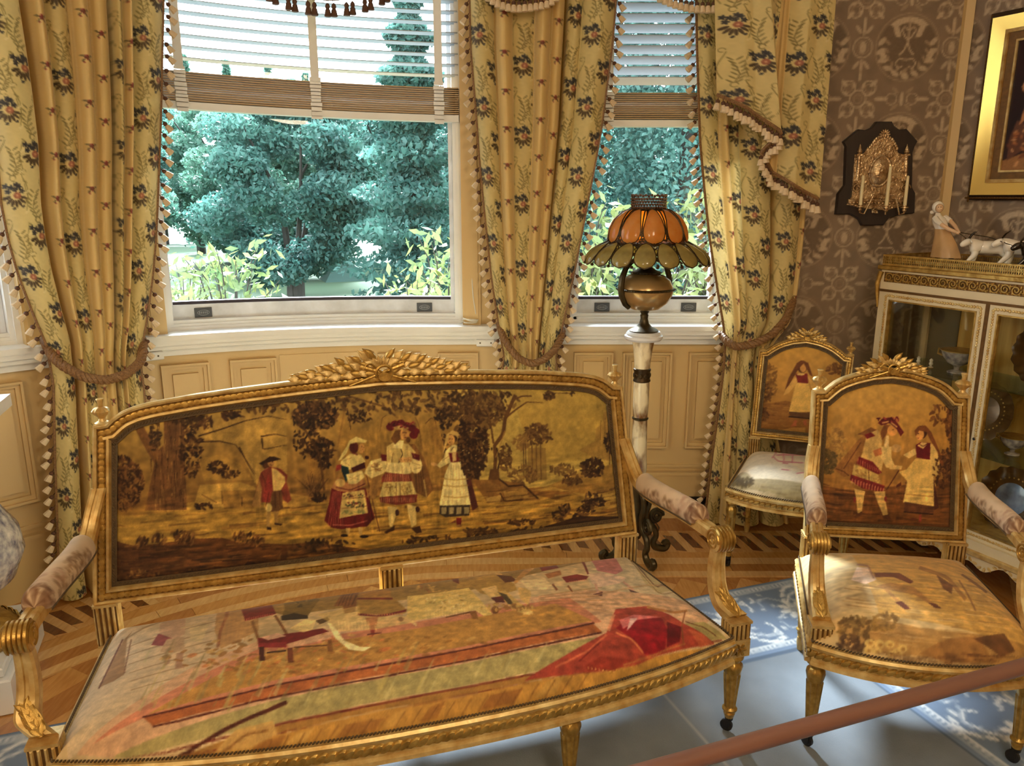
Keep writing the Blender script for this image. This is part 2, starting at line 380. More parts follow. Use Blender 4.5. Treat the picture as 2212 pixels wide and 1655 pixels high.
# bay wall with its openings
m = MB()
cbar(m, -3.95, SCOR, 0, 0.2, 0, 0.93)
edges = [-3.95] + [e for w in WIN for e in w] + [SCOR]
for a, b in zip(edges[0::2], edges[1::2]): cbar(m, a, b, 0, 0.2, 0.93, ZT)
cbar(m, -3.95, SCOR, 0, 0.2, ZT, CEIL)
wall_bay = struct('wall_bay', m, 'cream_paint')
# right, left and rear walls, ceiling
def vwall(name, p, q, m_, th=0.15):
    p = np.array(p, float); q = np.array(q, float); d = (q - p) / np.linalg.norm(q - p); n = np.array([d[1], -d[0]])
    mb = MB(); a, b, c, e = p, q, q - n * th, p - n * th
    mb.loft([[(x[0], x[1], 0) for x in (a, b, c, e)], [(x[0], x[1], CEIL) for x in (a, b, c, e)]], True, True)
    return struct(name, mb, m_)
RB = CORN + RDIR * 6.9
LB = np.array(WP(-3.88, 0, 0)[:2])
wall_right = vwall('wall_right', CORN, RB, 'plaster')
wall_rear = vwall('wall_rear', RB, (LB[0], RB[1]), 'plaster')
wall_left = vwall('wall_left', (LB[0], RB[1]), LB, 'plaster')
struct('ceiling', MB().box((-3.2, -2.9, CEIL), (5.4, 3.9, CEIL + 0.1)), 'white_paint')
# wainscot panels
def panel(S0, S1, z0, z1):
    mb = MB()
    for (o, w0, w1) in ((-0.030, 0.0, 0.009), (-0.014, 0.009, 0.024)):
        cbar(mb, S0 + w0, S1 - w0, o, 0.004, z1 - w1, z1 - w0); cbar(mb, S0 + w0, S1 - w0, o, 0.004, z0 + w0, z0 + w1)
        cbar(mb, S0 + w0, S0 + w1, o, 0.004, z0 + w1, z1 - w1); cbar(mb, S1 - w1, S1 - w0, o, 0.004, z0 + w1, z1 - w1)
    cbar(mb, S0 + 0.045, S1 - 0.045, -0.016, 0.004, z0 + 0.045, z1 - 0.045)
    struct('panel', mb, 'cream_paint', wall_bay, 25)
for S0, S1 in ((-2.62, -1.965), (-1.463, -1.269), (-1.184, -0.985), (-0.53, -0.335), (-0.25, -0.06), (0.393, 0.577), (0.623, 0.853), (0.935, 1.14)):
    panel(S0, S1, 0.365, 0.835)
m = MB(); cbar(m, -0.97, -0.545, -0.006, 0.004, 0.30, 0.842); cbar(m, -0.76, -0.755, -0.0075, 0.004, 0.30, 0.842); struct('board', m, 'cream_paint', wall_bay)
m = MB(); cbar(m, -3.9, 1.2, -0.022, 0.01, 0.0, 0.225); cbar(m, -3.9, 1.2, -0.030, 0.01, 0.225, 0.242); cbar(m, -3.9, 1.2, -0.012, 0.01, 0.262, 0.276)
struct('baseboard_bay', m, 'cream_paint')
m = MB()
cbar(m, -3.9, 1.16, -0.075, 0.10, 0.945, 0.968); cbar(m, -3.9, 1.16, -0.068, 0.0, 0.925, 0.945); cbar(m, -3.9, 1.16, -0.05, 0.0, 0.905, 0.925); cbar(m, -3.9, 1.16, -0.024, 0.0, 0.875, 0.905)
struct('trim_1', m, 'white_paint')
# casings beside the openings
m = MB()
for S0, S1 in ((-1.49, -1.42), (-0.13, -0.045), (0.285, 0.37), (1.09, 1.14), (-1.93, -1.85)):
    cbar(m, S0, S1, -0.018, 0.01, 0.968, 2.7); cbar(m, S0 + 0.012, S1 - 0.012, -0.026, 0.0, 0.968, 2.7)
struct('trim_2', m, 'cream_paint')
# windows
sash_plate = MB(); sash_plate.box((-0.036, -0.004, -0.021), (0.036, 0.0, 0.021), bev=0.001); sash_plate.cm = 1
sash_plate.tube([(0.024 * math.cos(a) * 1.0, -0.0045, 0.011 * math.sin(a)) for a in np.linspace(0, 2 * math.pi, 17)[:-1]], 0.0016, 5, True)
for k in range(-2, 3): sash_plate.box((k * 0.0075 - 0.002, -0.0056, -0.005), (k * 0.0075 + 0.002, -0.004, 0.005))
sash_plate_me = sash_plate.mesh('sash_plate', ['grey_plate', 'grey_emboss'])
def window(n, S0, S1, plates=()):
    w = frame_empty('window_%d' % n)
    g0, g1 = S0 + 0.045, S1 - 0.055
    m = MB()
    for o0, o1, q in ((0.03, 0.10, 0.0), (0.045, 0.12, 0.016)):
        cbar(m, S0 + q, S0 + q + 0.02, o0, o1, 0.968, ZT); cbar(m, S1 - q - 0.02, S1 - q, o0, o1, 0.968, ZT)
    for o0, z0, z1 in ((0.035, 0.968, 0.984), (0.045, 0.984, 0.996), (0.055, 0.996, 1.010)): cbar(m, S0 + 0.01, S1 - 0.01, o0, 0.13, z0, z1)
    cbar(m, S0, S1, 0.03, 0.13, ZT - 0.04, ZT); struct('frame', m, 'white_paint', w)
    m = MB(); cbar(m, g0 - 0.012, g1 + 0.012, 0.085, 0.125, 1.010, 1.066); cbar(m, g0, g1, 0.078, 0.125, 1.066, 1.073)
    struct('bottom_rail', m, 'sash_paint', w)
    m = MB(); cbar(m, g0, g1, 0.09, 0.12, 1.073, 1.086); struct('gasket', m, 'dark_gasket', w)
    m = MB(); cbar(m, g0 - 0.018, g0, 0.082, 0.125, 1.0, ZT); cbar(m, g1, g1 + 0.018, 0.082, 0.125, 1.0, ZT); struct('sash_stile', m, 'sash_paint', w)
    m = MB(); cbar(m, g0, g1, 0.088, 0.125, 1.885, 1.935); struct('meeting_rail', m, 'white_paint', w)
    for z0, z1 in ((1.083, 1.887), (1.933, ZT - 0.03)):
        m = MB(); m.loft([[WP(S, 0.108, z0), WP(S, 0.108, z1)] for S in (Ss(g0, g1) if S0 < 0 else np.linspace(g0, g1, 3))], False, False)
        struct('pane', m, 'window_glass', w)
    for S in plates:
        p = WP(S, 0.083, 1.036); o = inst('sash_plate', sash_plate_me, w, TRS(p, rz=-S / RW if S < 0 else 0))
    return w
window(3, *WIN[0]); 
sp = [pix_S(x, y, 0.085)[0] for x, y in ((439, 676), (917, 663))]
window(1, *WIN[1], plates=sp)
sp2 = [pix_S(x, y, 0.085)[0] for x, y in ((1300, 664), (1487, 666))]
window(2, *WIN[2], plates=sp2)
# venetian blinds
def blind(label, S0, S1, tilt, tapes, zst, ztop=2.70, group='venetian blinds'):
    b = thing('venetian_blind', label, 'blind', (0, 0, 0), 0, group)
    m = MB(); hw = 0.024; cu = 0.004
    rings = []
    for S in (Ss(S0, S1) if S0 < 0 else [S0, S1]):
        sec = []
        for t in (-1, 0, 1): sec.append(WP(S, 0.03 + t * hw * math.cos(tilt), 0.6 + t * hw * math.sin(tilt) + (cu if t == 0 else 0)))
        for t in (1, 0, -1): sec.append(WP(S, 0.03 + t * hw * math.cos(tilt), 0.6 + t * hw * math.sin(tilt) + (cu if t == 0 else 0) - 0.0028))
        rings.append(sec)
    m.loft(rings); me = m.mesh('slat', 'slat_paint')
    z = zst + 0.045
    while z < ztop: inst('slat', me, b, Matrix.Translation((0, 0, z - 0.6))); z += 0.0428
    m = MB()
    for k in range(13): cbar(m, S0, S1, 0.004 + 0.004 * (k % 2), 0.054, zst - 0.118 + k * 0.0088, zst - 0.118 + k * 0.0088 + 0.0046)
    m.build('slat_stack', 'slat_tan', b, kind='stuff')
    m = MB(); cbar(m, S0, S1, 0.004, 0.056, zst - 0.15, zst - 0.122); m.build('bottom_rail', 'white_paint', b)
    m = MB(); cbar(m, S0, S1, 0.0, 0.06, ztop + 0.0, ztop + 0.04); m.build('head_rail', 'white_paint', b)
    for S in tapes:
        m = MB(); cbar(m, S - 0.017, S + 0.017, 0.0005, 0.002, zst, ztop)
        z = zst - 0.16; r_ = random.Random(int(S * 100) + 7)
        while z < zst:
            h = 0.012 + 0.008 * r_.random(); q = 0.002 + 0.004 * r_.random()
            cbar(m, S - 0.018 - q, S + 0.018 + q, -0.006 - q, 0.003, z, z + h * 0.8); z += h
        m.build('ladder_tape', 'white_paint', b)
    return b
tp = [pix_S(x, 110, 0.0)[0] for x in (383, 677, 946)]
blind('white slatted blind half raised in the wide bay window', -1.415, -0.135, -0.10, tp, 2.02)
blind('white slatted blind half raised in the narrow window behind the lamp', 0.375, 1.085, -0.60, [pix_S(1318, 110, 0.0)[0], 1.0], 2.0)
# tieback plates on the dado
def plate(label, x, y, w):
    S, z = pix_S(x, y, -0.03); t = thing('tieback_plate', label, 'bracket', WP(S, -0.03, z - (zz(S, z) - z)), -S / RW if S < 0 else 0, 'curtain tieback plates')
    m = MB(); m.box((-w / 2, -0.012, -0.018), (w / 2, 0.031, 0.018), bev=0.004); m.build('block', 'white_paint', t)
    for dx in (-w * 0.3, w * 0.3):
        m = MB(); m.lathe([(0.0035, 0), (0.0035, 0.002), (0.002, 0.003)], 10); m.build('screw', 'brass_dark', t, M=TRS((dx, -0.012, 0), rx=R_(90)))
plate('small cream tieback plate under the sill beside the gold middle curtain', 1049, 740, 0.085)
plate('small cream tieback plate under the sill beside the left curtain', 322, 770, 0.11)
m = MB(); a, z = pix_S(1500, 1088, -0.02); m.box((-0.07, -0.012, -0.03), (0.06, 0.0, 0.03)); vent = m.build('floor_grille', 'black_rubber', None, M=Matrix.Translation(WP(a, -0.022, 0.085)))
tag(vent, 'small black outlet plate on the baseboard beside the right curtain', 'outlet')

# ---------------------------------------------------------------- damask wallpaper
def damask_tile(tw, th, res=0.004):
    c = Canvas(0, tw, 0, th, res, (134, 114, 94)); lt = (190, 168, 140); md = (162, 140, 114); dk = (112, 94, 76)
    c.A[:] = c.A * (1 + 0.08 * (vnoise(c.h, c.w, 12, 5)[..., None] * 2 - 1))
    def ring(x, y, r, w, col): c.line([(x + r * math.cos(a), y + r * math.sin(a)) for a in np.linspace(0, 6.283, 24)], w, col, 0.9)
    def sym(f):
        for sx in (1, -1): f(lambda dx, dy: (cx + sx * dx, cy + dy))
    cx, cy = tw / 2, th * 0.52; R = 0.125
    c.ell((cx, cy), R, dk, 0.8, n=30); ring(cx, cy, R + 0.012, 0.006, md)
    # pale cap with two hooked arms, heart stem, leafy wreath below
    def cap(P):
        c.poly([P(0, 0.125), P(0.05, 0.115), P(0.085, 0.09), P(0.07, 0.085), P(0.055, 0.045), P(0.03, 0.04), P(0.035, 0.06), P(0.045, 0.085), P(0.03, 0.095), P(0, 0.10)], lt)
        c.line([P(0.004, 0.07), P(0.02, 0.085), P(0.03, 0.07), P(0.012, 0.04), P(0.0, 0.03)], 0.006, lt)
        c.line([P(0.0, 0.10), P(0.0, 0.02), P(0.012, -0.01), P(0.03, -0.03)], 0.007, lt)
        for k in range(6):
            a = R_(-88 + k * 20); r = R * 0.97
            c.ell(P(r * math.cos(a) * 0.93, r * math.sin(a) * 0.93), (0.022, 0.011), lt, 0.95, a + 0.6); c.ell(P(r * math.cos(a) * 0.72, r * math.sin(a) * 0.78), (0.014, 0.006), md, 0.9, a - 0.7)
        c.line([P(0.0, -0.05), P(0.03, -0.045), P(0.045, -0.065), P(0.03, -0.085), P(0.012, -0.075)], 0.005, lt)
        c.poly([P(0.085, -0.035), P(0.105, 0.0), P(0.118, -0.03), P(0.10, -0.06)], lt)
    sym(cap)
    for ox in (0, tw):                       # interlace rings between the medallions
        for oy in (0.0, th):
            for dx, dy, r in ((0, 0, 0.036), (0.045, 0.045, 0.03), (-0.045, 0.045, 0.03), (0.045, -0.045, 0.03), (-0.045, -0.045, 0.03)):
                ring(ox + dx, oy + dy, r, 0.007, lt); ring(ox + dx, oy + dy, r * 0.55, 0.005, md)
            for a in np.arange(0, 6.283, math.pi / 4):
                p = (ox + 0.092 * math.cos(a), oy + 0.092 * math.sin(a)); c.ell(p, (0.02, 0.009), lt, 0.9, a)
                c.ell((ox + 0.06 * math.cos(a + 0.39), oy + 0.06 * math.sin(a + 0.39)), (0.012, 0.006), lt, 0.9, a + 0.39)
    for ox in (0, tw):
        y0 = th * 0.52
        ring(ox, y0, 0.042, 0.006, lt); c.ell((ox, y0), (0.016, 0.026), lt, 0.9); ring(ox, y0, 0.028, 0.004, md)
        for s in (1, -1):
            c.ell((ox, y0 + s * 0.075), (0.009, 0.028), lt, 0.9)
            for s2 in (1, -1): c.ell((ox + s2 * 0.024, y0 + s * 0.072), (0.022, 0.008), lt, 0.85, s * s2 * 0.9)
    for oy in (0, th):
        c.ell((tw / 2, oy), (0.01, 0.03), lt, 0.9)
        for s in (1, -1):
            ring(tw / 2 + s * 0.045, oy, 0.024, 0.005, lt); c.ell((tw / 2 + s * 0.08, oy), (0.022, 0.009), lt, 0.9)
            c.ell((tw / 2 + s * 0.03, oy + 0.035), (0.02, 0.008), md, 0.9, s * 0.7); c.ell((tw / 2 + s * 0.03, oy - 0.035), (0.02, 0.008), md, 0.9, -s * 0.7)
    return c
TW, TH = 0.386, 0.405
dam = damask_tile(TW, TH)
def paper(parent, p0, d, nrm, length, s_off, z0=0.25):
    nu, nv = int(length / 0.0065), int((2.75 - z0) / 0.0065)
    u = np.linspace(0, length, nu); z = np.linspace(z0, 2.75, nv); U, Z = np.meshgrid(u, z)
    P = np.zeros((nv, nu, 3)); P[..., 0] = p0[0] + d[0] * U + nrm[0] * 0.003; P[..., 1] = p0[1] + d[1] * U + nrm[1] * 0.003; P[..., 2] = Z
    C = dam.sample(U + s_off, Z + 0.055, wrap=True)
    wear = np.clip((1.25 - Z) / 0.35, 0, 1)[..., None] * 0.45          # pattern rubbed faint low down on the wall
    C = C * (1 - wear) + lin((134, 112, 88)) * wear
    return inst('wallpaper', grid_mesh('wallpaper', P, C, 'wallpaper'), parent)
paper(wall_bay, (TCX + 1.10, TCY + RW), (1, 0), (0, -1), SCOR - 1.10 - 0.005, -0.515)
paper(wall_right, CORN, RDIR, RNRM, 1.15, -0.147 + 0.386)
m = MB(); q = 0.02
m.loft([[(CORN[0] - 0.03, CORN[1] - 0.003, z), (CORN[0] - 0.026, CORN[1] - 0.02, z), (CORN[0] + 0.006, CORN[1] - 0.03, z), (CORN[0] + 0.012, CORN[1] - 0.018, z), (CORN[0], CORN[1], z)] for z in (0.0, CEIL)])
struct('trim_3', m, 'cream_paint')
m = MB(); m.box((0, -0.02, 0), (0.9, 0, 0.2)); o = m.build('baseboard_corner', 'cream_paint', None, M=Matrix.Translation((TCX + 1.16, TCY + RW, 0))); o['kind'] = 'structure'

# ---------------------------------------------------------------- parquet floor
floor = struct('floor', MB().box((-3.3, -2.9, -0.12), (5.4, 3.85, -0.007)), 'parquet_3')
def FP(S, off):                                    # floor point 'off' metres into the room from the bay wall
    p = WP(S, -off, 0); return (p[0], p[1])
def board(pts, mi):
    P = np.array(pts); c = P.mean(0); d = np.linalg.norm(P - c, axis=1)[:, None]; P = c + (P - c) * (1 - 0.0009 / d)
    m = MB(); m.prism([tuple(q - c) for q in P], -0.0065, 0.0); o = m.build('parquet_block', 'parquet_%d' % mi, floor, smooth=0); o.location = (c[0], c[1], 0)
pr = random.Random(4)
def strip(o0, o1, S0, S1, ln, mis):
    S = S0 + pr.random() * 0.1
    Sa = S0
    while Sa < S1:
        Sb = min(Sa + ln * (0.8 + 0.4 * pr.random()), S1)
        n = 3 if Sa < 0 else 1
        A = [FP(s, o0) for s in np.linspace(Sa, Sb, n + 1)]; B = [FP(s, o1) for s in np.linspace(Sa, Sb, n + 1)]
        board(A + B[::-1], mis[pr.randrange(len(mis))]); Sa = Sb
SA, SB = -2.3, 1.95
strip(0.0, 0.085, SA, SB, 0.5, (3, 0)); strip(0.085, 0.17, SA, SB, 0.5, (0, 3))
S = SA; k = 0; pw = 0.043; band0, band1 = 0.17, 0.40
while S < SB:                                      # slanted block border
    sl = 0.05; sh = 0.028 if (k // 1) % 2 else 0.0
    dark = k % 2 == 0
    a0, a1 = band0 + 0.02 + (0.03 if k % 4 == 0 else 0), band1 - 0.05 + (0.03 if k % 4 == 0 else 0)
    q = lambda s, o: FP(s + sl * (o - band0) / (band1 - band0), o)
    if dark:
        board([q(S, a0), q(S + pw, a0 + 0.012), q(S + pw, a1 + 0.012), q(S, a1)], 1)
        board([q(S, band0), q(S + pw, band0), q(S + pw, a0 + 0.012), q(S, a0)], 0); board([q(S, a1), q(S + pw, a1 + 0.012), q(S + pw, band1), q(S, band1)], 4)
    else: board([q(S, band0), q(S + pw, band0), q(S + pw, band1), q(S, band1)], (2, 4)[(k // 2) % 2])
    S += pw; k += 1
strip(0.40, 0.455, SA, SB, 0.7, (3, 0)); strip(0.455, 0.515, SA, SB, 0.7, (2,)); strip(0.515, 0.58, SA, SB, 0.7, (0, 3)); strip(0.58, 0.625, SA, SB, 0.7, (2,))
# field: wide diagonal boards inside the border (mostly under the rug)
def in_field(x, y):
    if x > TCX: return y < TCY + RW - 0.627
    return math.hypot(x - TCX, y - TCY) < RW - 0.627
fa = R_(62); fd = np.array([math.cos(fa), math.sin(fa)]); fn = np.array([-fd[1], fd[0]])
for i in range(-26, 34):
    t0 = None
    for t in np.arange(0.4, 4.6, 0.03):
        p = fd * t + fn * (i * 0.11)
        ok = in_field(*p) and in_field(*(p + fn * 0.11)) and (p @ np.array([-0.342, 0.94]) > 2.2 or p[0] > 1.75 or p[0] < -1.75) and -2.3 < p[0] < 2.6
        if ok and t0 is None: t0 = t
        if (not ok or t > 4.55) and t0 is not None:
            if t - t0 > 0.06: board([fd * t0 + fn * i * 0.11, fd * (t - 0.03) + fn * i * 0.11, fd * (t - 0.03) + fn * (i + 1) * 0.11, fd * t0 + fn * (i + 1) * 0.11], (0, 4, 3)[i % 3])
            t0 = None

# ---------------------------------------------------------------- rug
RU = np.array([0.94, 0.342]); RV = np.array([-0.342, 0.94]); RV1 = 2.385; RU0, RU1 = -1.70, 2.32
def rug_tile():
    c = Canvas(0, 0.9, 0, 0.43, 0.006, (122, 138, 162)); w = (232, 232, 230); g = (176, 186, 200); rg = np.random.default_rng(11)
    for y in (0.022, 0.045, 0.385, 0.408): c.line([(0, y), (0.9, y)], 0.008, w, 0.8)
    for k in range(46): c.ell((k * 0.0196 + 0.01, 0.0335), 0.006, w, 0.9); c.ell((k * 0.0196 + 0.01, 0.3965), 0.006, w, 0.9)
    for k in range(3):
        x = 0.15 + k * 0.3
        for a in np.arange(0, 6.283, 6.283 / 8): c.ell((x + 0.042 * math.cos(a), 0.215 + 0.042 * math.sin(a)), (0.026, 0.013), w, 0.95, a)
        c.ell((x, 0.215), 0.018, g)
        for s in (1, -1):
            c.line([(x, 0.215 + s * 0.05), (x + 0.05, 0.215 + s * 0.1), (x + 0.11, 0.215 + s * 0.12), (x + 0.15, 0.215 + s * 0.08), (x + 0.13, 0.215 + s * 0.04)], 0.01, w)
            c.line([(x, 0.215 - s * 0.06), (x - 0.05, 0.215 - s * 0.11), (x - 0.1, 0.215 - s * 0.1), (x - 0.11, 0.215 - s * 0.05)], 0.009, g)
            for q in range(7):
                t = q / 6; px = x + 0.15 * t; py = 0.215 + s * (0.05 + 0.09 * math.sin(t * 2.6)); c.ell((px, py + s * 0.02), (0.02, 0.009), w, 0.9, s * (0.9 - t)); c.ell((px + 0.012, py - s * 0.018), (0.016, 0.007), g, 0.9, -s * 0.5)
    for _ in range(60): c.ell((rg.random() * 0.9, 0.07 + 0.29 * rg.random()), (0.012, 0.006), w, 0.7, rg.random() * 3)
    return c
rt = rug_tile()
nu, nv = 450, 290
u = np.linspace(RU0, RU1, nu); v = np.linspace(-0.4, RV1, nv); U, V = np.meshgrid(u, v)
P = np.zeros((nv, nu, 3)); P[..., 0] = RU[0] * U + RV[0] * V; P[..., 1] = RU[1] * U + RV[1] * V; P[..., 2] = 0.0042 + 0.001 * (vnoise(nv, nu, 30, 9) - 0.5)
dR = RU1 - U; dL = U - RU0; dT = RV1 - V; dm = np.minimum(np.minimum(dR, dL), dT)
along = np.where(dm == dT, U, V)
CB = rt.sample(along, np.clip(dm, 0, 0.43), wrap=False); CB = rt.sample(np.mod(along, 0.9), np.clip(dm, 0, 0.429))
plain = lin((126, 132, 140)) * (1 + 0.14 * (vnoise(nv, nu, 9, 3, 4)[..., None] * 2 - 1))
seamU = at_z(1475, 1550, 0)[:2] @ RU
seam = (np.abs(U - seamU) < 0.006)[..., None]; plain = np.where(seam, lin((160, 160, 160)), plain)
line_ = (np.abs(dm - 0.437) < 0.007)[..., None]
C = np.where((dm < 0.43)[..., None], CB, np.where(line_, lin((92, 104, 122)), plain))
me = grid_mesh('rug', P, C, 'rug_pile'); rug = inst('rug', me)
tag(rug, 'grey blue rug with a plain centre and white floral border', 'rug')
rz = rug.modifiers.new('pile', 'SOLIDIFY'); rz.thickness = 0.0035; rz.offset = -1

# ---------------------------------------------------------------- chandeliers that light the room (their bulbs mirror in the panes)
glow_mat('bulb_glow', (1.0, 0.70, 0.36), 26.0)
def chandelier(loc, watts, label):
    t = thing('chandelier', label, 'chandelier', loc, 0)
    m = MB(); m.lathe([(0.01, 0.42), (0.012, 0.1), (0.035, 0.06), (0.05, 0.0), (0.03, -0.05), (0.012, -0.09), (0.004, -0.11)], 16); m.build('stem', 'gilt', t)
    m = MB(); m.lathe([(0.07, 0.44), (0.06, 0.42), (0.012, 0.40)], 16); m.build('ceiling_rose', 'gilt', t)
    for k in range(6):
        a = k * math.pi / 3; ca, sa = math.cos(a), math.sin(a); m = MB()
        m.tube([(0.04 * ca, 0.04 * sa, 0), (0.14 * ca, 0.14 * sa, -0.06), (0.25 * ca, 0.25 * sa, -0.03), (0.28 * ca, 0.28 * sa, 0.04)], 0.008, 6)
        m.lathe([(0.006, 0.03), (0.03, 0.04), (0.012, 0.05), (0.012, 0.10)], 10, (0.28 * ca, 0.28 * sa, 0)); arm = m.build('arm', 'gilt', t)
        m = MB(); m.lathe([(0.006, 0.10), (0.018, 0.125), (0.016, 0.15), (0.003, 0.185)], 10, (0.28 * ca, 0.28 * sa, 0)); m.build('bulb', 'bulb_glow', arm)
    ld = bpy.data.lights.new('chandelier_light', 'POINT'); ld.energy = watts; ld.color = WARM; ld.shadow_soft_size = 0.25
    lo = bpy.data.objects.new('chandelier_light', ld); link(lo, t); lo.location = (0, 0, -0.16)
chandelier((0.75, -0.35, 2.62), LAMP_W * 1.6, 'gilt six arm chandelier hanging over the middle of the room')
chandelier((-1.3, -1.5, 2.62), LAMP_W * 1.3, 'gilt six arm chandelier hanging towards the rear wall')
# ================================================================ the garden outside
GZ = -1.0
o = MB().box((-60, 3.95, GZ - 0.2), (60, 90, GZ)).build('lawn', 'lawn'); o['kind'] = 'structure'
def leaf_cloud(name, centers, size, matn, seed, aspect=0.5):
    r = np.random.default_rng(seed); n = len(centers)
    d = r.normal(size=(n, 3)); d /= np.linalg.norm(d, axis=1)[:, None]; e = np.cross(d, r.normal(size=(n, 3))); e /= np.linalg.norm(e, axis=1)[:, None]
    s = size * (0.6 + 0.8 * r.random((n, 1)))
    V = np.stack([centers - d * s, centers + e * s * aspect, centers + d * s, centers - e * s * aspect], 1).reshape(-1, 3).astype(np.float32)
    me = bpy.data.meshes.new(name); me.vertices.add(4 * n); me.vertices.foreach_set('co', V.ravel()); me.loops.add(4 * n)
    me.loops.foreach_set('vertex_index', np.arange(4 * n, dtype=np.int32)); me.polygons.add(n)
    me.polygons.foreach_set('loop_start', np.arange(0, 4 * n, 4, dtype=np.int32)); me.polygons.foreach_set('loop_total', np.full(n, 4, np.int32)); me.update(calc_edges=True)
    me.materials.append(MATS[matn]); return me
def crown_pts(r, n, k, rx, rz, zc, cl):
    cc = []
    while len(cc) < k:
        p = r.uniform(-1, 1, 3)
        if np.linalg.norm(p) < 1: cc.append(p * (0.35 + 0.65 * np.linalg.norm(p)) / max(np.linalg.norm(p), .3))
    cc = np.array(cc) * np.array([rx, rx, rz]); i = r.integers(k, size=n)
    q = r.normal(size=(n, 3)); q /= np.linalg.norm(q, axis=1)[:, None]; q *= cl * r.random((n, 1)) ** 0.4 * np.array([1, 1, 0.6])
    P = cc[i] + q; P[:, 2] += zc; return P
def tree_meshes(seed, h, rx, n, matn, kind='round', leaf=0.17):
    r = np.random.default_rng(seed); tm = MB()
    if kind == 'round':
        P = crown_pts(r, n, 46, rx, h * 0.44, h * 0.55, rx * 0.34)
        for k in range(4):
            a = r.random() * 6.28; b = 0.25 + 0.3 * r.random(); x, y = math.cos(a), math.sin(a)
            tm.tube([(0.12 * x, 0.12 * y, 0), (0.3 * x * b + 0.1 * x, 0.3 * y * b, h * 0.2), (rx * 0.5 * x * b * 1.6, rx * 0.5 * y * b, h * 0.5), (rx * 0.8 * x, rx * 0.8 * y, h * 0.8)], [0.13, 0.09, 0.05, 0.02], 6)
    elif kind == 'spire':
        z = r.random(n) ** 0.8; a = r.random(n) * 6.283; rr = (1 - z) * rx * np.sqrt(r.random(n)) * (0.7 + 0.3 * np.sin(z * 60)) + 0.05
        P = np.stack([rr * np.cos(a), rr * np.sin(a), 0.2 + z * h * 0.95], 1); tm.tube([(0, 0, 0), (0, 0, h * 0.96)], [0.14, 0.02], 6)
    else:                                            # column of clipped hedge
        z = r.random(n); a = r.random(n) * 6.283; rr = rx * (0.75 + 0.3 * r.random(n)) * (1 - 0.25 * z ** 3)
        P = np.stack([rr * np.cos(a), rr * np.sin(a), z * h], 1); tm.tube([(0, 0, 0), (0, 0, h * 0.9)], [0.16, 0.03], 6)
    return leaf_cloud('foliage', P, leaf, matn, seed), tm.mesh('trunk', 'bark')
TP = {'broad': tree_meshes(1, 5.2, 2.0, 42000, 'leaf_a', leaf=0.07), 'broad2': tree_meshes(2, 5.2, 2.0, 42000, 'leaf_b', leaf=0.07), 'spire': tree_meshes(3, 9.0, 2.3, 24000, 'leaf_b', 'spire', 0.09), 'sapling': tree_meshes(5, 6.0, 0.55, 1300, 'leaf_a', 'spire', 0.13), 'hedge': tree_meshes(4, 8.5, 1.1, 34000, 'leaf_hedge', 'hedge', 0.055)}
def tree(kind, px, Y, label, s=1.0, group='garden trees', cat='tree', rz=0.0, name='garden_tree'):
    X = (px - CXP) / F_PX * (Y * math.cos(PITCH)); t = thing(name, label, cat, (X, Y, GZ), rz, group); t.scale = (s, s, s)
    f, k = TP[kind]; a = inst('foliage', f, t); a['kind'] = 'stuff'; inst('trunk', k, t)
def tree_at(kind, X, Y, label, h, group, rz=0.0, cat='tree', name='garden_tree', base=5.2):
    t = thing(name, label, cat, (X, Y, GZ), rz, group); s = h / base; t.scale = (s, s, s); f, k = TP[kind]; a = inst('foliage', f, t); a['kind'] = 'stuff'; inst('trunk', k, t)
n_ = 0
for Y, h, xs, lab in ((19.0, 5.0, (-15.8, -10.4, -5.3), 'bushy teal tree in the front row across the lawn'), (24.6, 5.8, (-19.6, -13.4, -7.2, -1.0), 'bushy teal tree in the middle row across the lawn'), (30.8, 6.5, (-23.5, -17.0, -10.6, -4.2, 2.2), 'bushy teal tree in the far row across the lawn')):
    for X in xs: tree_at('broad' if n_ % 2 else 'broad2', X, Y, lab, h, lab.replace('bushy teal tree', 'trees'), n_ * 1.3); n_ += 1
for i, X in enumerate(np.arange(-40, 14, 7.0)): tree_at('broad2' if i % 2 else 'broad', X, 43, 'bushy teal tree in the misty woods behind the lawn', 7.2, 'woods behind the lawn', i * 0.8)
tree_at('spire', -2.05, 16.6, 'tall dark conifer rising past the blind at the edge of the wide window', 7.6, None, 0, 'conifer', 'conifer', 9.0)
for i, X in enumerate((-14.2, -12.4, -10.6, -9.0)): tree_at('sapling', X, 36, 'slender young conifer tip showing above the bushy trees', 8.6 - 0.25 * i, 'slender young conifers', i, 'conifer', 'conifer', 6.0)
for i, (X, Y) in enumerate(((0.3, 13.0), (2.8, 13.0), (5.3, 13.0), (1.55, 15.6), (4.1, 15.6), (6.6, 15.6))): tree_at('hedge', X, Y, 'tall clipped hedge conifer closing the view in the narrow window', 8.5, 'hedge conifers', i * 0.7, 'hedge', 'hedge_tree', 8.5)
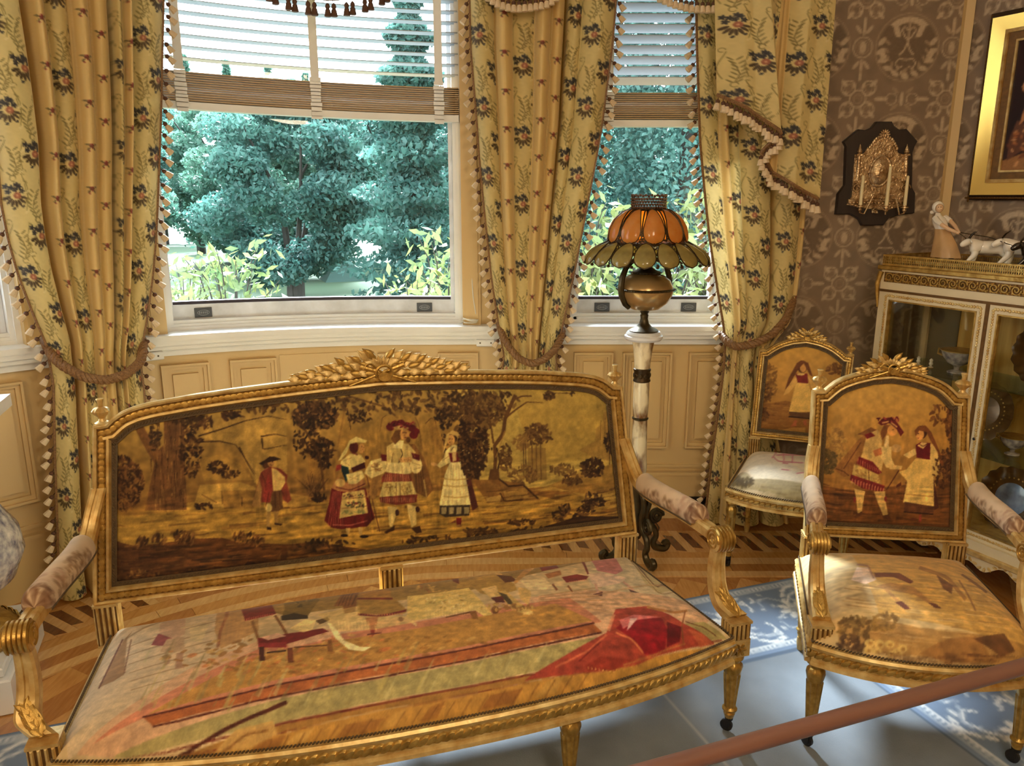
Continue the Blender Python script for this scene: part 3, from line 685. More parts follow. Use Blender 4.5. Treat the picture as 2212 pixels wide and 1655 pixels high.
# bright pinnate shrubs just outside the glass
def shrub_mesh(seed):
    r = np.random.default_rng(seed); C = []; tm = MB()
    for k in range(26):
        a = r.random() * 6.283; L = 0.75 + 0.55 * r.random(); lean = 0.08 + 0.17 * r.random()
        pts = [(0.05 * math.cos(a), 0.05 * math.sin(a), 0), (lean * 0.4 * math.cos(a), lean * 0.4 * math.sin(a), 0.75 * L), (lean * math.cos(a), lean * math.sin(a), 1.15 * L), (lean * 1.5 * math.cos(a), lean * 1.5 * math.sin(a), 1.25 * L)]
        tm.tube(pts, [0.012, 0.008, 0.004, 0.002], 4)
        Q = np.array(pts)
        for j in range(34):
            t = 0.35 + 0.65 * j / 33; p = np.array([np.interp(t, [0, .4, .75, 1], Q[:, c]) for c in range(3)]); C.append(p + r.normal(size=3) * 0.05)
    return leaf_cloud('foliage', np.array(C), 0.042, 'leaf_bright', seed, 0.35), tm.mesh('stem', 'bark')
SM = [shrub_mesh(21), shrub_mesh(22)]
for i, (px, Y, s) in enumerate(((395, 5.6, 1.22), (640, 5.6, 1.1), (890, 5.6, 1.25), (500, 6.7, 1.34), (745, 6.7, 1.0), (965, 6.7, 1.4), (1280, 5.6, 1.2), (1560, 5.6, 1.2), (1420, 6.8, 1.45), (1260, 8.1, 1.6), (1540, 8.1, 1.6), (400, 7.8, 1.2), (20, 5.0, 1.2))):
    X = (px - CXP) / F_PX * (Y * math.cos(PITCH) + 0.2); wn = 'the wide window' if 100 < px < 1000 else ('the narrow window' if px > 1000 else 'the window past the left curtain'); t = thing('garden_shrub', 'yellow green feathery shrub growing just outside ' + wn, 'shrub', (X, Y, GZ), i * 1.7, 'shrubs outside ' + wn); t.scale = (s, s, s)
    f, k = SM[i % 2]; a = inst('foliage', f, t); a['kind'] = 'stuff'; inst('stem', k, t)
X = (735 - CXP) / F_PX * 24; t = thing('tent', 'small teal tent standing on the lawn', 'tent', (X, 24.5, GZ), 0.4)
m = MB(); m.loft([[(0.65 * a, 0.6 * b, 0) for a, b in ((-1, -1), (1, -1), (1, 1), (-1, 1))], [(0.3 * a, 0.28 * b, 0.5) for a, b in ((-1, -1), (1, -1), (1, 1), (-1, 1))], [(0.03 * a, 0.03 * b, 0.95) for a, b in ((-1, -1), (1, -1), (1, 1), (-1, 1))]]); m.build('canopy', 'tent_cloth', t)
m = MB(); m.tube([(0, 0, 0.9), (0, 0, 1.02)], 0.02, 6); m.build('pole', 'bark', t)
# ================================================================ curtains
def floral_tile():
    c = Canvas(0, 0.135, 0, 0.28, 0.0022, (212, 190, 128)); rg = np.random.default_rng(5)
    c.A *= (1 + 0.05 * (vnoise(c.h, c.w, 8, 2)[..., None] * 2 - 1))
    ol = (128, 112, 62); dk = (44, 42, 46); br = (70, 54, 34); rs = (156, 92, 66); lt = (226, 208, 150)
    def bouquet(x, y, s=1.0):
        for dx, dy in ((-0.02, -0.012), (-0.012, -0.026), (0.0, -0.02), (0.012, -0.03), (0.02, -0.016), (-0.026, -0.03), (0.004, -0.036)):
            for a in np.arange(0, 6.28, 1.26): c.ell((x + s * dx + 0.0052 * s * math.cos(a), y - s * dy + 0.0052 * s * math.sin(a)), (0.0048 * s, 0.003 * s), dk, 0.95, a)
        for a in (-2.7, -2.3, -1.9, -1.5, -1.1, -0.7, -0.3, 3.5): c.ell((x + 0.026 * s * math.cos(a), y + 0.002 + 0.030 * s * math.sin(a)), (0.013 * s, 0.0046 * s), br, 0.95, a)
        for a in np.arange(0, 6.28, 1.05): c.ell((x + s * (0.006 + 0.006 * math.cos(a)), y + s * 0.006 * math.sin(a)), 0.006 * s, rs, 0.9)
        c.ell((x + 0.006 * s, y), 0.004 * s, (206, 150, 110))
        for dx, dy in ((0.022, -0.036), (-0.006, -0.044)): c.ell((x + dx * s, y + dy * s), (0.006 * s, 0.004 * s), dk, 0.9, 0.7)
    def fern(x, y, d):
        c.line([(x, y), (x + d * 0.012, y + 0.03), (x + d * 0.005, y + 0.06), (x - d * 0.012, y + 0.085)], 0.003, ol)
        for k in range(7):
            t = k / 6; px = x + d * 0.012 * math.sin(t * 3.0); py = y + 0.085 * t
            c.ell((px + 0.010, py + 0.006), (0.011, 0.0026), ol, 0.9, 0.7); c.ell((px - 0.010, py + 0.006), (0.011, 0.0026), ol, 0.9, 2.4)
        c.line([(x + 0.009 * math.cos(a), y - 0.008 + 0.009 * math.sin(a)) for a in np.linspace(0, 5.6, 12)], 0.0026, ol)
    for oy in (0, 0.28):
        bouquet(0.040, 0.07 + oy - 0.0); bouquet(0.104, 0.21 + oy); bouquet(0.104, 0.21 - 0.28 + oy)
        fern(0.036, 0.135 + oy, 1); fern(0.104, -0.005 + oy, -1); fern(0.104, 0.275, -1)
        for (fx_, fy_, d_) in ((0.068, 0.09, 1), (0.012, 0.20, -1), (0.128, 0.06, 1)): c.line([(fx_ + 0.012 * d_ * math.sin(q * 0.5), fy_ + oy - 0.05 + q * 0.013) for q in range(9)], 0.003, ol, 0.85); c.line([(fx_ + 0.008 * math.cos(a), fy_ + oy + 0.06 + 0.008 * math.sin(a)) for a in np.linspace(0, 5, 10)], 0.0026, ol, 0.85)
        c.line([(0.07, 0.02 + oy), (0.08, 0.06 + oy), (0.068, 0.11 + oy)], 0.003, ol, 0.8); c.line([(0.068, 0.15 + oy), (0.058, 0.2 + oy), (0.07, 0.25 + oy)], 0.003, ol, 0.8)
        for k in range(8): c.ell((0.07 + 0.008 * math.sin(k), 0.015 + k * 0.034 + oy), (0.009, 0.003), ol if k % 2 else lt, 0.8, 0.6 * (-1) ** k)
    return c
def plain_tile():
    c = Canvas(0, 0.08, 0, 0.148, 0.0022, (222, 190, 124))
    for x, w, col in ((0.006, 0.004, (190, 150, 84)), (0.014, 0.003, (236, 212, 156)), (0.066, 0.003, (236, 212, 156)), (0.074, 0.004, (190, 150, 84)), (0.04, 0.002, (232, 206, 146))): c.line([(x, 0), (x, 0.148)], w, col, 0.8)
    x, y = 0.04, 0.074
    for a in np.arange(0, 6.28, 1.26): c.ell((x + 0.005 * math.cos(a), y + 0.005 * math.sin(a)), 0.0042, (138, 42, 44))
    for a in (0.4, 2.7, 4.0, 5.4): c.ell((x + 0.014 * math.cos(a), y + 0.012 * math.sin(a)), (0.007, 0.0028), (92, 78, 44), 0.95, a); c.line([(x, y), (x + 0.016 * math.cos(a), y + 0.014 * math.sin(a))], 0.0016, (92, 78, 44))
    c.ell((x - 0.008, y - 0.016), 0.003, (138, 42, 44)); return c
FT, PT = floral_tile(), plain_tile()
# a tassel: brown knot over a cream skirt
m = MB(); m.tube([(0, 0, 0.004), (0, 0, -0.012)], 0.0016, 4); m.lathe([(0.002, -0.010), (0.0075, -0.014), (0.009, -0.019), (0.0065, -0.025)], 8); m.cm = 1
m.lathe([(0.0065, -0.025), (0.010, -0.030), (0.0135, -0.050), (0.012, -0.0515)], 8); TASSEL = m.mesh('tassel', ['tassel_head', 'tassel_skirt'])
m = MB(); m.lathe([(0.002, -0.004), (0.008, -0.010), (0.010, -0.018), (0.007, -0.026)], 8)
for s in (-1, 1): m.tube([(0, 0, 0.012), (s * 0.004, 0, 0)], 0.0014, 4)
m.cm = 0; m.lathe([(0.007, -0.026), (0.010, -0.030), (0.0145, -0.052), (0.012, -0.054)], 8); TASSEL_DARK = m.mesh('tassel', ['tassel_head'])
def strip_mesh_curtain(t, plane, rows, segs, amp, nv, fringe, seed, zfloor=0.015, name='drape', gain=1.0, voff=0.0):
    p0, n = plane; r = np.random.default_rng(seed)
    A = np.array([at_plane(xl, y, p0, n) for y, xl, xr in rows]); B = np.array([at_plane(xr, y, p0, n) for y, xl, xr in rows])
    dirx = np.array([n[1], -n[0], 0.0]) * (1 if n[1] < 0 else -1); dirx = np.array([-n[1], n[0], 0.0])
    if dirx[0] < 0: dirx = -dirx
    p0 = np.array(p0, float); a = (A - p0) @ dirx; b = (B - p0) @ dirx; za, zb = A[:, 2], B[:, 2]
    ztop = max(za[0], zb[0]); z = np.linspace(ztop, zfloor, nv)
    la = np.interp(-z, -za, a); lb = np.interp(-z, -zb, b)
    k = np.ones(9) / 9; pad = lambda q: np.convolve(np.pad(q, 4, mode='edge'), k, 'valid'); la, lb = pad(la), pad(lb)
    wt = np.array([s[1] for s in segs], float); cw = np.concatenate([[0], np.cumsum(wt)]) / wt.sum()
    cols = []; off = []; typ = []; uu = []; vo = []
    for i, s in enumerate(segs):
        nc = max(5, int(s[1] / wt.sum() * 170)); q = np.linspace(0, 1, nc, endpoint=(i == len(segs) - 1))
        cols.append(cw[i] + (cw[i + 1] - cw[i]) * q)
        d = np.sin(np.pi * np.clip(q, 0, 1)) ** 0.75
        off.append((-1.9 * d if s[0] == 'D' else d * s[2]) * amp); typ += [s[0]] * nc; vo += [0.0 if s[0] == 'F' and i in (0, len(segs) - 1) else i * 0.057] * nc; uu.append(s[3] + (s[4] - s[3]) * q)
    f = np.concatenate(cols); dep = np.concatenate(off); uu = np.concatenate(uu); typ = np.array(typ); nu = len(f)
    wob = 0.010 * (vnoise(nv, nu, 60, seed) - 0.5)
    X = la[:, None] + (lb - la)[:, None] * f[None]; wid = (lb - la)[:, None]
    D = dep[None] * np.clip(wid / wid.max(), 0.5, 1) + wob
    P = p0[None, None] * np.array([1, 1, 0]) + X[..., None] * dirx + D[..., None] * np.array([n[0], n[1], 0]); P[..., 2] = z[:, None]
    zl = np.concatenate([[0], np.cumsum(np.hypot(np.diff(z), np.diff(0.5 * (la + lb))))])
    V = -zl[:, None] + voff + np.array(vo)[None]
    C = np.where((typ == 'F')[None, :, None], FT.sample(np.mod(uu, 0.135)[None] + 0 * V, np.mod(V, 0.28)), PT.sample(np.mod(uu, 0.08)[None] + 0 * V, np.mod(V, 0.148)))
    o = inst(name, grid_mesh(name, P, C * gain, 'brocade'), t)
    for side in fringe:
        E = P[:, 0] if side < 0 else P[:, -1]
        bm_ = MB(); bm_.tube(E[::6] + np.array([n[0], n[1], 0]) * 0.004, 0.0055, 5); bm_.build('edge_braid', 'rope', t)
        L = np.concatenate([[0], np.cumsum(np.linalg.norm(np.diff(E, axis=0), axis=1))]); q = 0.02
        ang = math.atan2(dirx[1], dirx[0])
        while q < L[-1] - 0.03:
            p = np.array([np.interp(q, L, E[:, c]) for c in range(3)])
            inst('tassel', TASSEL, t, TRS(p + side * dirx * 0.004, rz=ang, ry=-side * (0.55 + 0.35 * r.random()), rx=0.3 * (r.random() - 0.5))); q += 0.043 + 0.008 * r.random()
    return P
def rope(t, pts, rad, parent_name='cord'):
    P = np.array(pts, float); tt = np.linspace(0, 1, len(P)); s = np.linspace(0, 1, 120)
    # smooth the polyline
    Q = np.stack([np.interp(s, tt, P[:, c]) for c in range(3)], 1)
    for _ in range(12): Q[1:-1] = 0.25 * Q[:-2] + 0.5 * Q[1:-1] + 0.25 * Q[2:]
    T = np.gradient(Q, axis=0); T /= np.linalg.norm(T, axis=1)[:, None]; N = np.cross(T, (0, 0, 1.0)); N /= np.linalg.norm(N, axis=1)[:, None]; B = np.cross(T, N)
    L = np.concatenate([[0], np.cumsum(np.linalg.norm(np.diff(Q, axis=0), axis=1))])
    for k in range(3):
        a = L / 0.05 * 2 * math.pi + k * 2 * math.pi / 3; m = MB(); m.tube(Q + rad * 0.55 * (np.cos(a)[:, None] * N + np.sin(a)[:, None] * B), rad * 0.62, 6); m.build('strand', 'rope', t)
# left curtain, hung on the pier of the round bay
cS = -1.68; th = cS / RW; n1 = np.array([-math.sin(th), -math.cos(th), 0]); p1 = np.array(WP(cS, -0.17, 0)); p1[2] = 0
c1 = thing('curtain', 'cream floral striped curtain tied back at the left of the wide bay window', 'curtain', (0, 0, 0), 0, 'floral window curtains')
strip_mesh_curtain(c1, (p1, n1), [(-40, -75, 352), (100, -45, 350), (200, -25, 348), (300, -8, 345), (440, 2, 340), (520, 18, 336), (590, 38, 330), (680, 72, 318), (745, 100, 306), (790, 108, 303), (830, 115, 309), (1000, 119, 328), (1240, 127, 345)],
    [('F', 84, 0.9, 0.0, 0.125), ('D', 16, 1, 0.0, 0.01), ('P', 27, 1.1, 0.012, 0.068), ('F', 42, 0.5, 0.01, 0.075), ('P', 40, 1.25, 0.008, 0.07), ('P', 36, 0.5, 0.01, 0.07), ('D', 8, 1, 0.0, 0.01), ('F', 20, 0.8, 0.005, 0.05), ('P', 18, 1.2, 0.02, 0.06), ('F', 66, 0.7, 0.01, 0.13)], 0.068, 500, (-1, 1), 1)
k1 = thing('curtain_tieback', 'twisted brown cord tieback around the left curtain', 'tieback', (0, 0, 0), 0, 'twisted cord tiebacks')
pl1 = lambda x, y, d: at_plane(x, y, p1, n1) + n1 * d
rope(k1, [pl1(100, 735, -0.05), pl1(108, 765, 0.03), pl1(130, 785, 0.075), pl1(170, 806, 0.095), pl1(215, 812, 0.10), pl1(260, 800, 0.095), pl1(295, 775, 0.07), pl1(308, 745, 0.01), pl1(312, 735, -0.04)], 0.0165)
# middle curtain between the two windows
p2 = np.array((0, TCY + RW - 0.15, 0)); n2 = np.array((0, -1.0, 0))
c2 = thing('curtain', 'gold floral striped curtain tied back between the wide and the narrow window', 'curtain', (0, 0, 0), 0, 'floral window curtains')
strip_mesh_curtain(c2, (p2, n2), [(-40, 1014, 1334), (100, 1017, 1322), (270, 1031, 1300), (330, 1035, 1290), (450, 1046, 1267), (600, 1062, 1238), (720, 1080, 1211), (770, 1090, 1200), (820, 1082, 1203), (1000, 1078, 1208), (1150, 1076, 1210)],
    [('F', 46, 0.8, 0.01, 0.10), ('P', 36, 1.2, 0.005, 0.07), ('F', 40, 0.35, 0.01, 0.075), ('P', 32, 1.2, 0.01, 0.07), ('P', 24, 0.6, 0.01, 0.06), ('D', 8, 1, 0.0, 0.01), ('F', 26, 0.4, 0.07, 0.125), ('F', 62, 0.9, 0.0, 0.12)], 0.065, 470, (-1, 1), 2)
k2 = thing('curtain_tieback', 'twisted brown cord tieback around the middle curtain', 'tieback', (0, 0, 0), 0, 'twisted cord tiebacks')
pl2 = lambda x, y, d: at_plane(x, y, p2, n2) + n2 * d
rope(k2, [pl2(1078, 700, -0.04), pl2(1084, 718, 0.03), pl2(1098, 742, 0.07), pl2(1120, 766, 0.09), pl2(1148, 778, 0.09), pl2(1175, 768, 0.085), pl2(1198, 748, 0.07), pl2(1212, 728, 0.02), pl2(1216, 716, -0.04)], 0.015)
# right curtain by the papered corner
p3 = np.array((0, TCY + RW - 0.115, 0)); n3 = n2
c3 = thing('curtain', 'gold floral striped curtain tied back beside the papered wall', 'curtain', (0, 0, 0), 0, 'floral window curtains')
strip_mesh_curtain(c3, (p3, n3), [(-40, 1503, 1768), (100, 1505, 1760), (300, 1511, 1750), (430, 1523, 1742), (520, 1533, 1736), (640, 1552, 1722), (700, 1562, 1706), (745, 1566, 1668), (800, 1562, 1660), (900, 1550, 1672), (1000, 1536, 1690), (1140, 1520, 1705)],
    [('F', 36, 0.5, 0.0, 0.09), ('P', 20, 1.3, 0.01, 0.06), ('F', 20, 0.5, 0.01, 0.05), ('F', 62, 1.0, 0.0, 0.13), ('D', 8, 1, 0.0, 0.01), ('F', 56, 1.0, 0.0, 0.12), ('P', 12, 0.4, 0.02, 0.05)], 0.048, 480, (-1,), 3)
k3 = thing('curtain_tieback', 'twisted brown cord tieback slanting across the right curtain', 'tieback', (0, 0, 0), 0, 'twisted cord tiebacks')
pl3 = lambda x, y, d: at_plane(x, y, p3, n3) + n3 * d
rope(k3, [pl3(1722, 630, -0.06), pl3(1708, 655, 0.02), pl3(1690, 684, 0.06), pl3(1655, 716, 0.085), pl3(1615, 736, 0.09), pl3(1580, 742, 0.085), pl3(1564, 734, 0.05), pl3(1560, 722, -0.02)], 0.0165)
# pleated tail that falls over the right curtain, its stepped hem fringed
t3 = thing('curtain_tail', 'gold floral pleated valance tail with stepped fringed hem over the right curtain', 'valance', (0, 0, 0), 0)
p4 = np.array((0, TCY + RW - 0.255, 0))
top = [(1543, 0.0), (1600, 0.33), (1652, 0.1), (1688, -0.25), (1700, 0.1), (1748, 0.45), (1806, 0.0)]
hem = [(1548, 205), (1606, 236), (1678, 288), (1640, 330), (1668, 372), (1712, 402), (1768, 432)]
nu_, nv_ = 150, 200; fx = np.linspace(0, 1, nu_); kk = np.linspace(0, 1, 7)
tx = np.interp(fx, kk, [q[0] for q in top]); td = np.interp(fx, kk, [0.0, 0.035, 0.05, 0.01, -0.01, 0.02, 0.0]); hx = np.interp(fx, kk, [q[0] for q in hem]); hy = np.interp(fx, kk, [q[1] for q in hem])
Pt = np.array([at_plane(x, -30, p4, n3) for x in tx]); Ph = np.array([at_plane(x, y, p4, n3) for x, y in zip(hx, hy)])
vv = np.linspace(0, 1, nv_)[:, None, None]; P = Pt[None] * (1 - vv) + Ph[None] * vv; P[..., 1] -= (td + 0.012 * np.abs(np.sin(fx * 14)))[None]
Uc = np.interp(fx, kk, [0.0, 0.06, 0.135, 0.17, 0.20, 0.26, 0.36]); C = FT.sample(np.mod(Uc, 0.135)[None] + 0 * P[..., 2], np.mod(P[..., 2] + 0.1, 0.28))
stripe = ((fx > 0.52) & (fx < 0.70))[None, :, None]; C = np.where(stripe, PT.sample(np.mod(Uc * 0.8, 0.08)[None] + 0 * P[..., 2], np.mod(P[..., 2], 0.148)), C)
inst('pleats', grid_mesh('pleats', P, C, 'brocade'), t3)
m = MB(); m.tube(P[-1, ::3] + np.array([0, -0.006, 0]), 0.008, 6); m.build('edge_braid', 'rope', t3)
Lh = np.concatenate([[0], np.cumsum(np.linalg.norm(np.diff(P[-1], axis=0), axis=1))]); q = 0.008; rr = np.random.default_rng(8)
while q < Lh[-1]:
    p = np.array([np.interp(q, Lh, P[-1][:, c]) for c in range(3)]); inst('tassel', TASSEL, t3, TRS(p + np.array([0, -0.006, -0.004]), rz=rr.random() * 6, rx=0.35 * (rr.random() - 0.5), s=(1.1, 1.1, 0.95 + 0.3 * rr.random()))); q += 0.0195
# swagged valances: only their lowest fringes reach into view
def swag(label, S, off, pts, dark, step, zt):
    t = thing('swag_valance', label, 'valance', (0, 0, 0), 0, 'swagged valances')
    thS = min(S, 0) / RW; n = np.array([-math.sin(thS), -math.cos(thS), 0]); p = np.array(WP(S, off, 0)); p[2] = 0
    H = np.array([at_plane(x, y, p, n) for x, y in pts]); kk = np.linspace(0, 1, len(H)); f = np.linspace(0, 1, 60)
    Hs = np.stack([np.interp(f, kk, H[:, c]) for c in range(3)], 1)
    for _ in range(20): Hs[1:-1] = 0.25 * Hs[:-2] + 0.5 * Hs[1:-1] + 0.25 * Hs[2:]
    nv = 60; v = np.linspace(0, 1, nv)[:, None, None]; Tp = Hs.copy(); Tp[:, 2] = zt; P = Hs[None] * (1 - v) + Tp[None] * v
    P = P + n * (0.03 * np.abs(np.sin(v * 12)) * np.sin(np.pi * f)[None, :, None] + 0.0)
    inst('drape', grid_mesh('drape', P, FT.sample(np.mod(f * 0.5, 0.135)[None] + 0 * P[..., 2], np.mod(P[..., 2], 0.28)), 'brocade'), t)
    m = MB(); m.tube(Hs + n * 0.006, 0.008, 6); m.build('edge_braid', 'rope', t)
    L = np.concatenate([[0], np.cumsum(np.linalg.norm(np.diff(Hs, axis=0), axis=1))]); q = 0.01
    while q < L[-1]:
        for dq in ((-0.012, 0.012) if dark else (0,)):
            c = np.array([np.interp(q + dq, L, Hs[:, k]) for k in range(3)]); inst('tassel', TASSEL_DARK if dark else TASSEL, t, TRS(c + n * 0.008 + np.array([0, 0, -0.012 if dark else -0.004])))
        q += step
swag('dark fringed swag valance hanging at the top of the wide window', -0.75, -0.22, [(540, -60), (600, -24), (650, -8), (715, 0), (780, -8), (820, -24), (880, -60)], True, 0.074, 2.72)
swag('cream fringed swag valance over the middle curtain', 0.1, -0.25, [(1040, -40), (1075, -14), (1110, -4), (1150, -8), (1185, -14), (1215, -40)], False, 0.022, 2.72)
swag('cream fringed swag valance at the top of the narrow window', 0.95, -0.23, [(1400, -40), (1445, -18), (1490, -4), (1540, -3), (1590, -10), (1625, -40)], False, 0.022, 2.72)
# loose blind cords lying on the sill
def cord(label, pts, r=0.0022):
    P = np.array(pts, float); s = np.linspace(0, 1, 90); tt = np.linspace(0, 1, len(P)); Q = np.stack([np.interp(s, tt, P[:, c]) for c in range(3)], 1)
    for _ in range(8): Q[1:-1] = 0.25 * Q[:-2] + 0.5 * Q[1:-1] + 0.25 * Q[2:]
    m = MB(); m.tube(Q, r, 5); o = m.build('blind_cord', 'cord_white'); tag(o, label, 'cord', 'loose blind cords')
rc = random.Random(3); b = np.array(WP(-0.085, -0.02, 0.970)); pts = [b + np.array((0.0, 0.0, 0.25)), b + np.array((0.0, -0.02, 0.1))]
for k in range(26): a = k * 1.15; pts.append(b + np.array((0.055 * math.cos(a) * (0.6 + 0.4 * rc.random()) - 0.01, 0.032 * math.sin(a) - 0.01, 0.006 + 0.05 * rc.random() * (1 - k / 30))))
cord('tangled white blind cord on the sill beside the middle curtain', pts)
b = np.array(WP(-1.84, -0.02, 0.968)); b[2] += 0.004; pts = [b + np.array((-0.03, 0.02, 0.55)), b + np.array((-0.06, -0.01, 0.2)), b + np.array((-0.05, -0.03, 0.05))]
for k in range(18): a = k * 0.9; pts.append(b + np.array((0.05 * math.cos(a), 0.03 * math.sin(a), 0.003 + 0.012 * rc.random())))
cord('looped white blind cord hanging by the left curtain onto the sill', pts)
# ================================================================ gilt furniture
def offset_poly(P, d):
    P = np.array(P, float); n = len(P); out = np.zeros_like(P)
    area = 0.5 * np.sum(P[:, 0] * np.roll(P[:, 1], -1) - np.roll(P[:, 0], -1) * P[:, 1]); sg = 1 if area > 0 else -1
    for i in range(n):
        a = P[i] - P[i - 1]; b = P[(i + 1) % n] - P[i]; a /= np.linalg.norm(a) + 1e-12; b /= np.linalg.norm(b) + 1e-12
        na = np.array([-a[1], a[0]]) * sg; nb = np.array([-b[1], b[0]]) * sg; m_ = na + nb; l = np.linalg.norm(m_)
        m_ = m_ / l if l > 1e-6 else na; out[i] = P[i] + m_ * d / max(0.5, float(m_ @ na))
    return out
def resample(P, step, closed=True):
    P = np.array(P, float)
    if closed: P = np.vstack([P, P[:1]])
    L = np.concatenate([[0], np.cumsum(np.linalg.norm(np.diff(P, axis=0), axis=1))]); n = max(4, int(round(L[-1] / step)))
    s = np.linspace(0, L[-1], n, endpoint=not closed)
    Q = np.stack([np.interp(s, L, P[:, c]) for c in range(P.shape[1])], 1); d = np.stack([np.interp((s + step * 0.3) % (L[-1] if closed else 1e9), L, P[:, c]) for c in range(P.shape[1])], 1) - Q
    if not closed: d[-1] = d[-2]
    return Q, d / (np.linalg.norm(d, axis=1)[:, None] + 1e-12)
def dome(mb, c, t, n, ra, rb, h, k=8):
    """half bead at c: tangent t (radius ra), side b (radius rb), height h along n"""
    t = np.array(t, float); n = np.array(n, float); b = np.cross(n, t); c = np.array(c, float); V = []
    for q, z in ((1.0, 0.0), (0.72, 0.7)):
        for j in range(k): a = 2 * math.pi * j / k; V.append(c + q * (ra * math.cos(a) * t + rb * math.sin(a) * b) + z * h * n)
    V.append(c + h * n); Fs = [(j, (j + 1) % k, k + (j + 1) % k, k + j) for j in range(k)] + [(k + j, k + (j + 1) % k, 2 * k) for j in range(k)]
    mb.add(V, Fs)
def leaf_mesh(name, matn, L=1.0, w=0.32, curl=0.25):
    mb = MB(); n = 7; V = []; Fs = []
    for i in range(n):
        t = i / (n - 1); ww = w * math.sin(math.pi * (0.06 + 0.94 * t) ** 0.75) * 0.5 + 0.002; z = curl * math.sin(math.pi * t) * 0.5
        for s, dz in ((-1, -0.05), (-0.5, 0.05), (0, -0.01), (0.5, 0.05), (1, -0.05)): V.append((L * t, s * ww, z + dz * (1 - t * 0.5)))
    for i in range(n - 1):
        for j in range(4): a = i * 5 + j; Fs.append((a, a + 1, a + 6, a + 5))
    b = len(V); V2 = [(x, y, z - 0.09) for x, y, z in V]; F2 = [tuple(reversed([q + b for q in f])) for f in Fs]
    rim = [i * 5 for i in range(n)] + [(n - 1) * 5 + j for j in range(1, 5)] + [i * 5 + 4 for i in range(n - 2, -1, -1)] + [3, 2, 1]
    Fr = [(rim[i], rim[(i + 1) % len(rim)], rim[(i + 1) % len(rim)] + b, rim[i] + b) for i in range(len(rim))]
    mb.add(V + V2, Fs + F2 + Fr); return mb.mesh(name, matn, 50)
LEAF = leaf_mesh('leaf', 'gilt', 1.0, 0.50, 0.22); LEAF_W = leaf_mesh('leaf', 'gilt_pale', 1.0, 0.58, 0.32)
# ---- shared small parts
def finial_mesh(s=1.0):
    m = MB(); m.lathe([(0.020 * s, 0), (0.020 * s, 0.004 * s), (0.011 * s, 0.009 * s), (0.008 * s, 0.016 * s), (0.012 * s, 0.022 * s)], 20)
    m.lathe([(0.010 * s, 0.020 * s), (0.022 * s, 0.030 * s), (0.026 * s, 0.037 * s), (0.020 * s, 0.045 * s), (0.009 * s, 0.049 * s)], 24, flute=(1, 3, 8, 0.22))
    m.lathe([(0.007 * s, 0.047 * s), (0.006 * s, 0.058 * s), (0.010 * s, 0.070 * s), (0.009 * s, 0.072 * s)], 16); return m.mesh('finial', 'gilt_pale')
FINIAL = finial_mesh()
def leg_mesh(h, s=1.0):
    m = MB(); pr_ = [(0.022, 0), (0.026, -0.008), (0.026, -0.014), (0.018, -0.020), (0.017, -0.028)]
    m.lathe([(r * s, z + h) for r, z in pr_], 20)
    b = -0.028; c1 = b - 0.22 * (h - 0.10); c2 = -(h - 0.085)
    m.lathe([(0.017 * s, h + b), (0.025 * s, h + b - 0.008), (0.0265 * s, h + b + (c1 - b) * 0.45), (0.021 * s, h + c1)], 24, flute=(1, 2, 8, 0.16))
    m.lathe([(0.020 * s, h + c1), (0.0225 * s, h + c1 - 0.004), (0.0145 * s, h + c2), (0.013 * s, h + c2 - 0.002)], 40, flute=(1, 2, 10, 0.22))
    m.lathe([(0.013 * s, h + c2), (0.019 * s, h + c2 - 0.006), (0.019 * s, h + c2 - 0.010), (0.013 * s, h + c2 - 0.016), (0.015 * s, h + c2 - 0.022), (0.0105 * s, 0.046)], 20)
    return m.mesh('leg', 'gilt')
m = MB(); m.lathe([(0.006, 0.052), (0.013, 0.050), (0.012, 0.040), (0.006, 0.036)], 12); m.box((-0.011, -0.004, 0.014), (-0.008, 0.012, 0.042)); m.box((0.008, -0.004, 0.014), (0.011, 0.012, 0.042))
m.lathe([(0.014, -0.006), (0.0185, -0.004), (0.0185, 0.004), (0.014, 0.006)], 18, M=TRS((0, 0.006, 0.0185), ry=R_(90))); CASTER = m.mesh('caster', 'black_rubber')
def add_leg(t, x, y, h, s=1.0, caster=True, me=None):
    o = inst('leg', me or leg_mesh(h, s), t, Matrix.Translation((x, y, 0)))
    if caster: inst('caster', CASTER, o, TRS((0, 0, 0.0), rz=0.7))
    else:
        m = MB(); m.lathe([(0.0125 * s, 0.048), (0.014 * s, 0.03), (0.010 * s, 0.0)], 12); m.build('foot', 'gilt_pale', o)
    return o
def ribs(mb, w, z0, z1, y, n=3):
    for k in range(n):
        x = (k - (n - 1) / 2) * w / n; r_ = w / n * 0.30
        mb.add([(x - r_, y, z0), (x + r_, y, z0), (x + r_, y, z1), (x - r_, y, z1), (x - r_ * 0.4, y - r_, z0 + r_), (x + r_ * 0.4, y - r_, z0 + r_), (x + r_ * 0.4, y - r_, z1 - r_), (x - r_ * 0.4, y - r_, z1 - r_)],
               [(0, 1, 5, 4), (1, 2, 6, 5), (2, 3, 7, 6), (3, 0, 4, 7), (4, 5, 6, 7)])
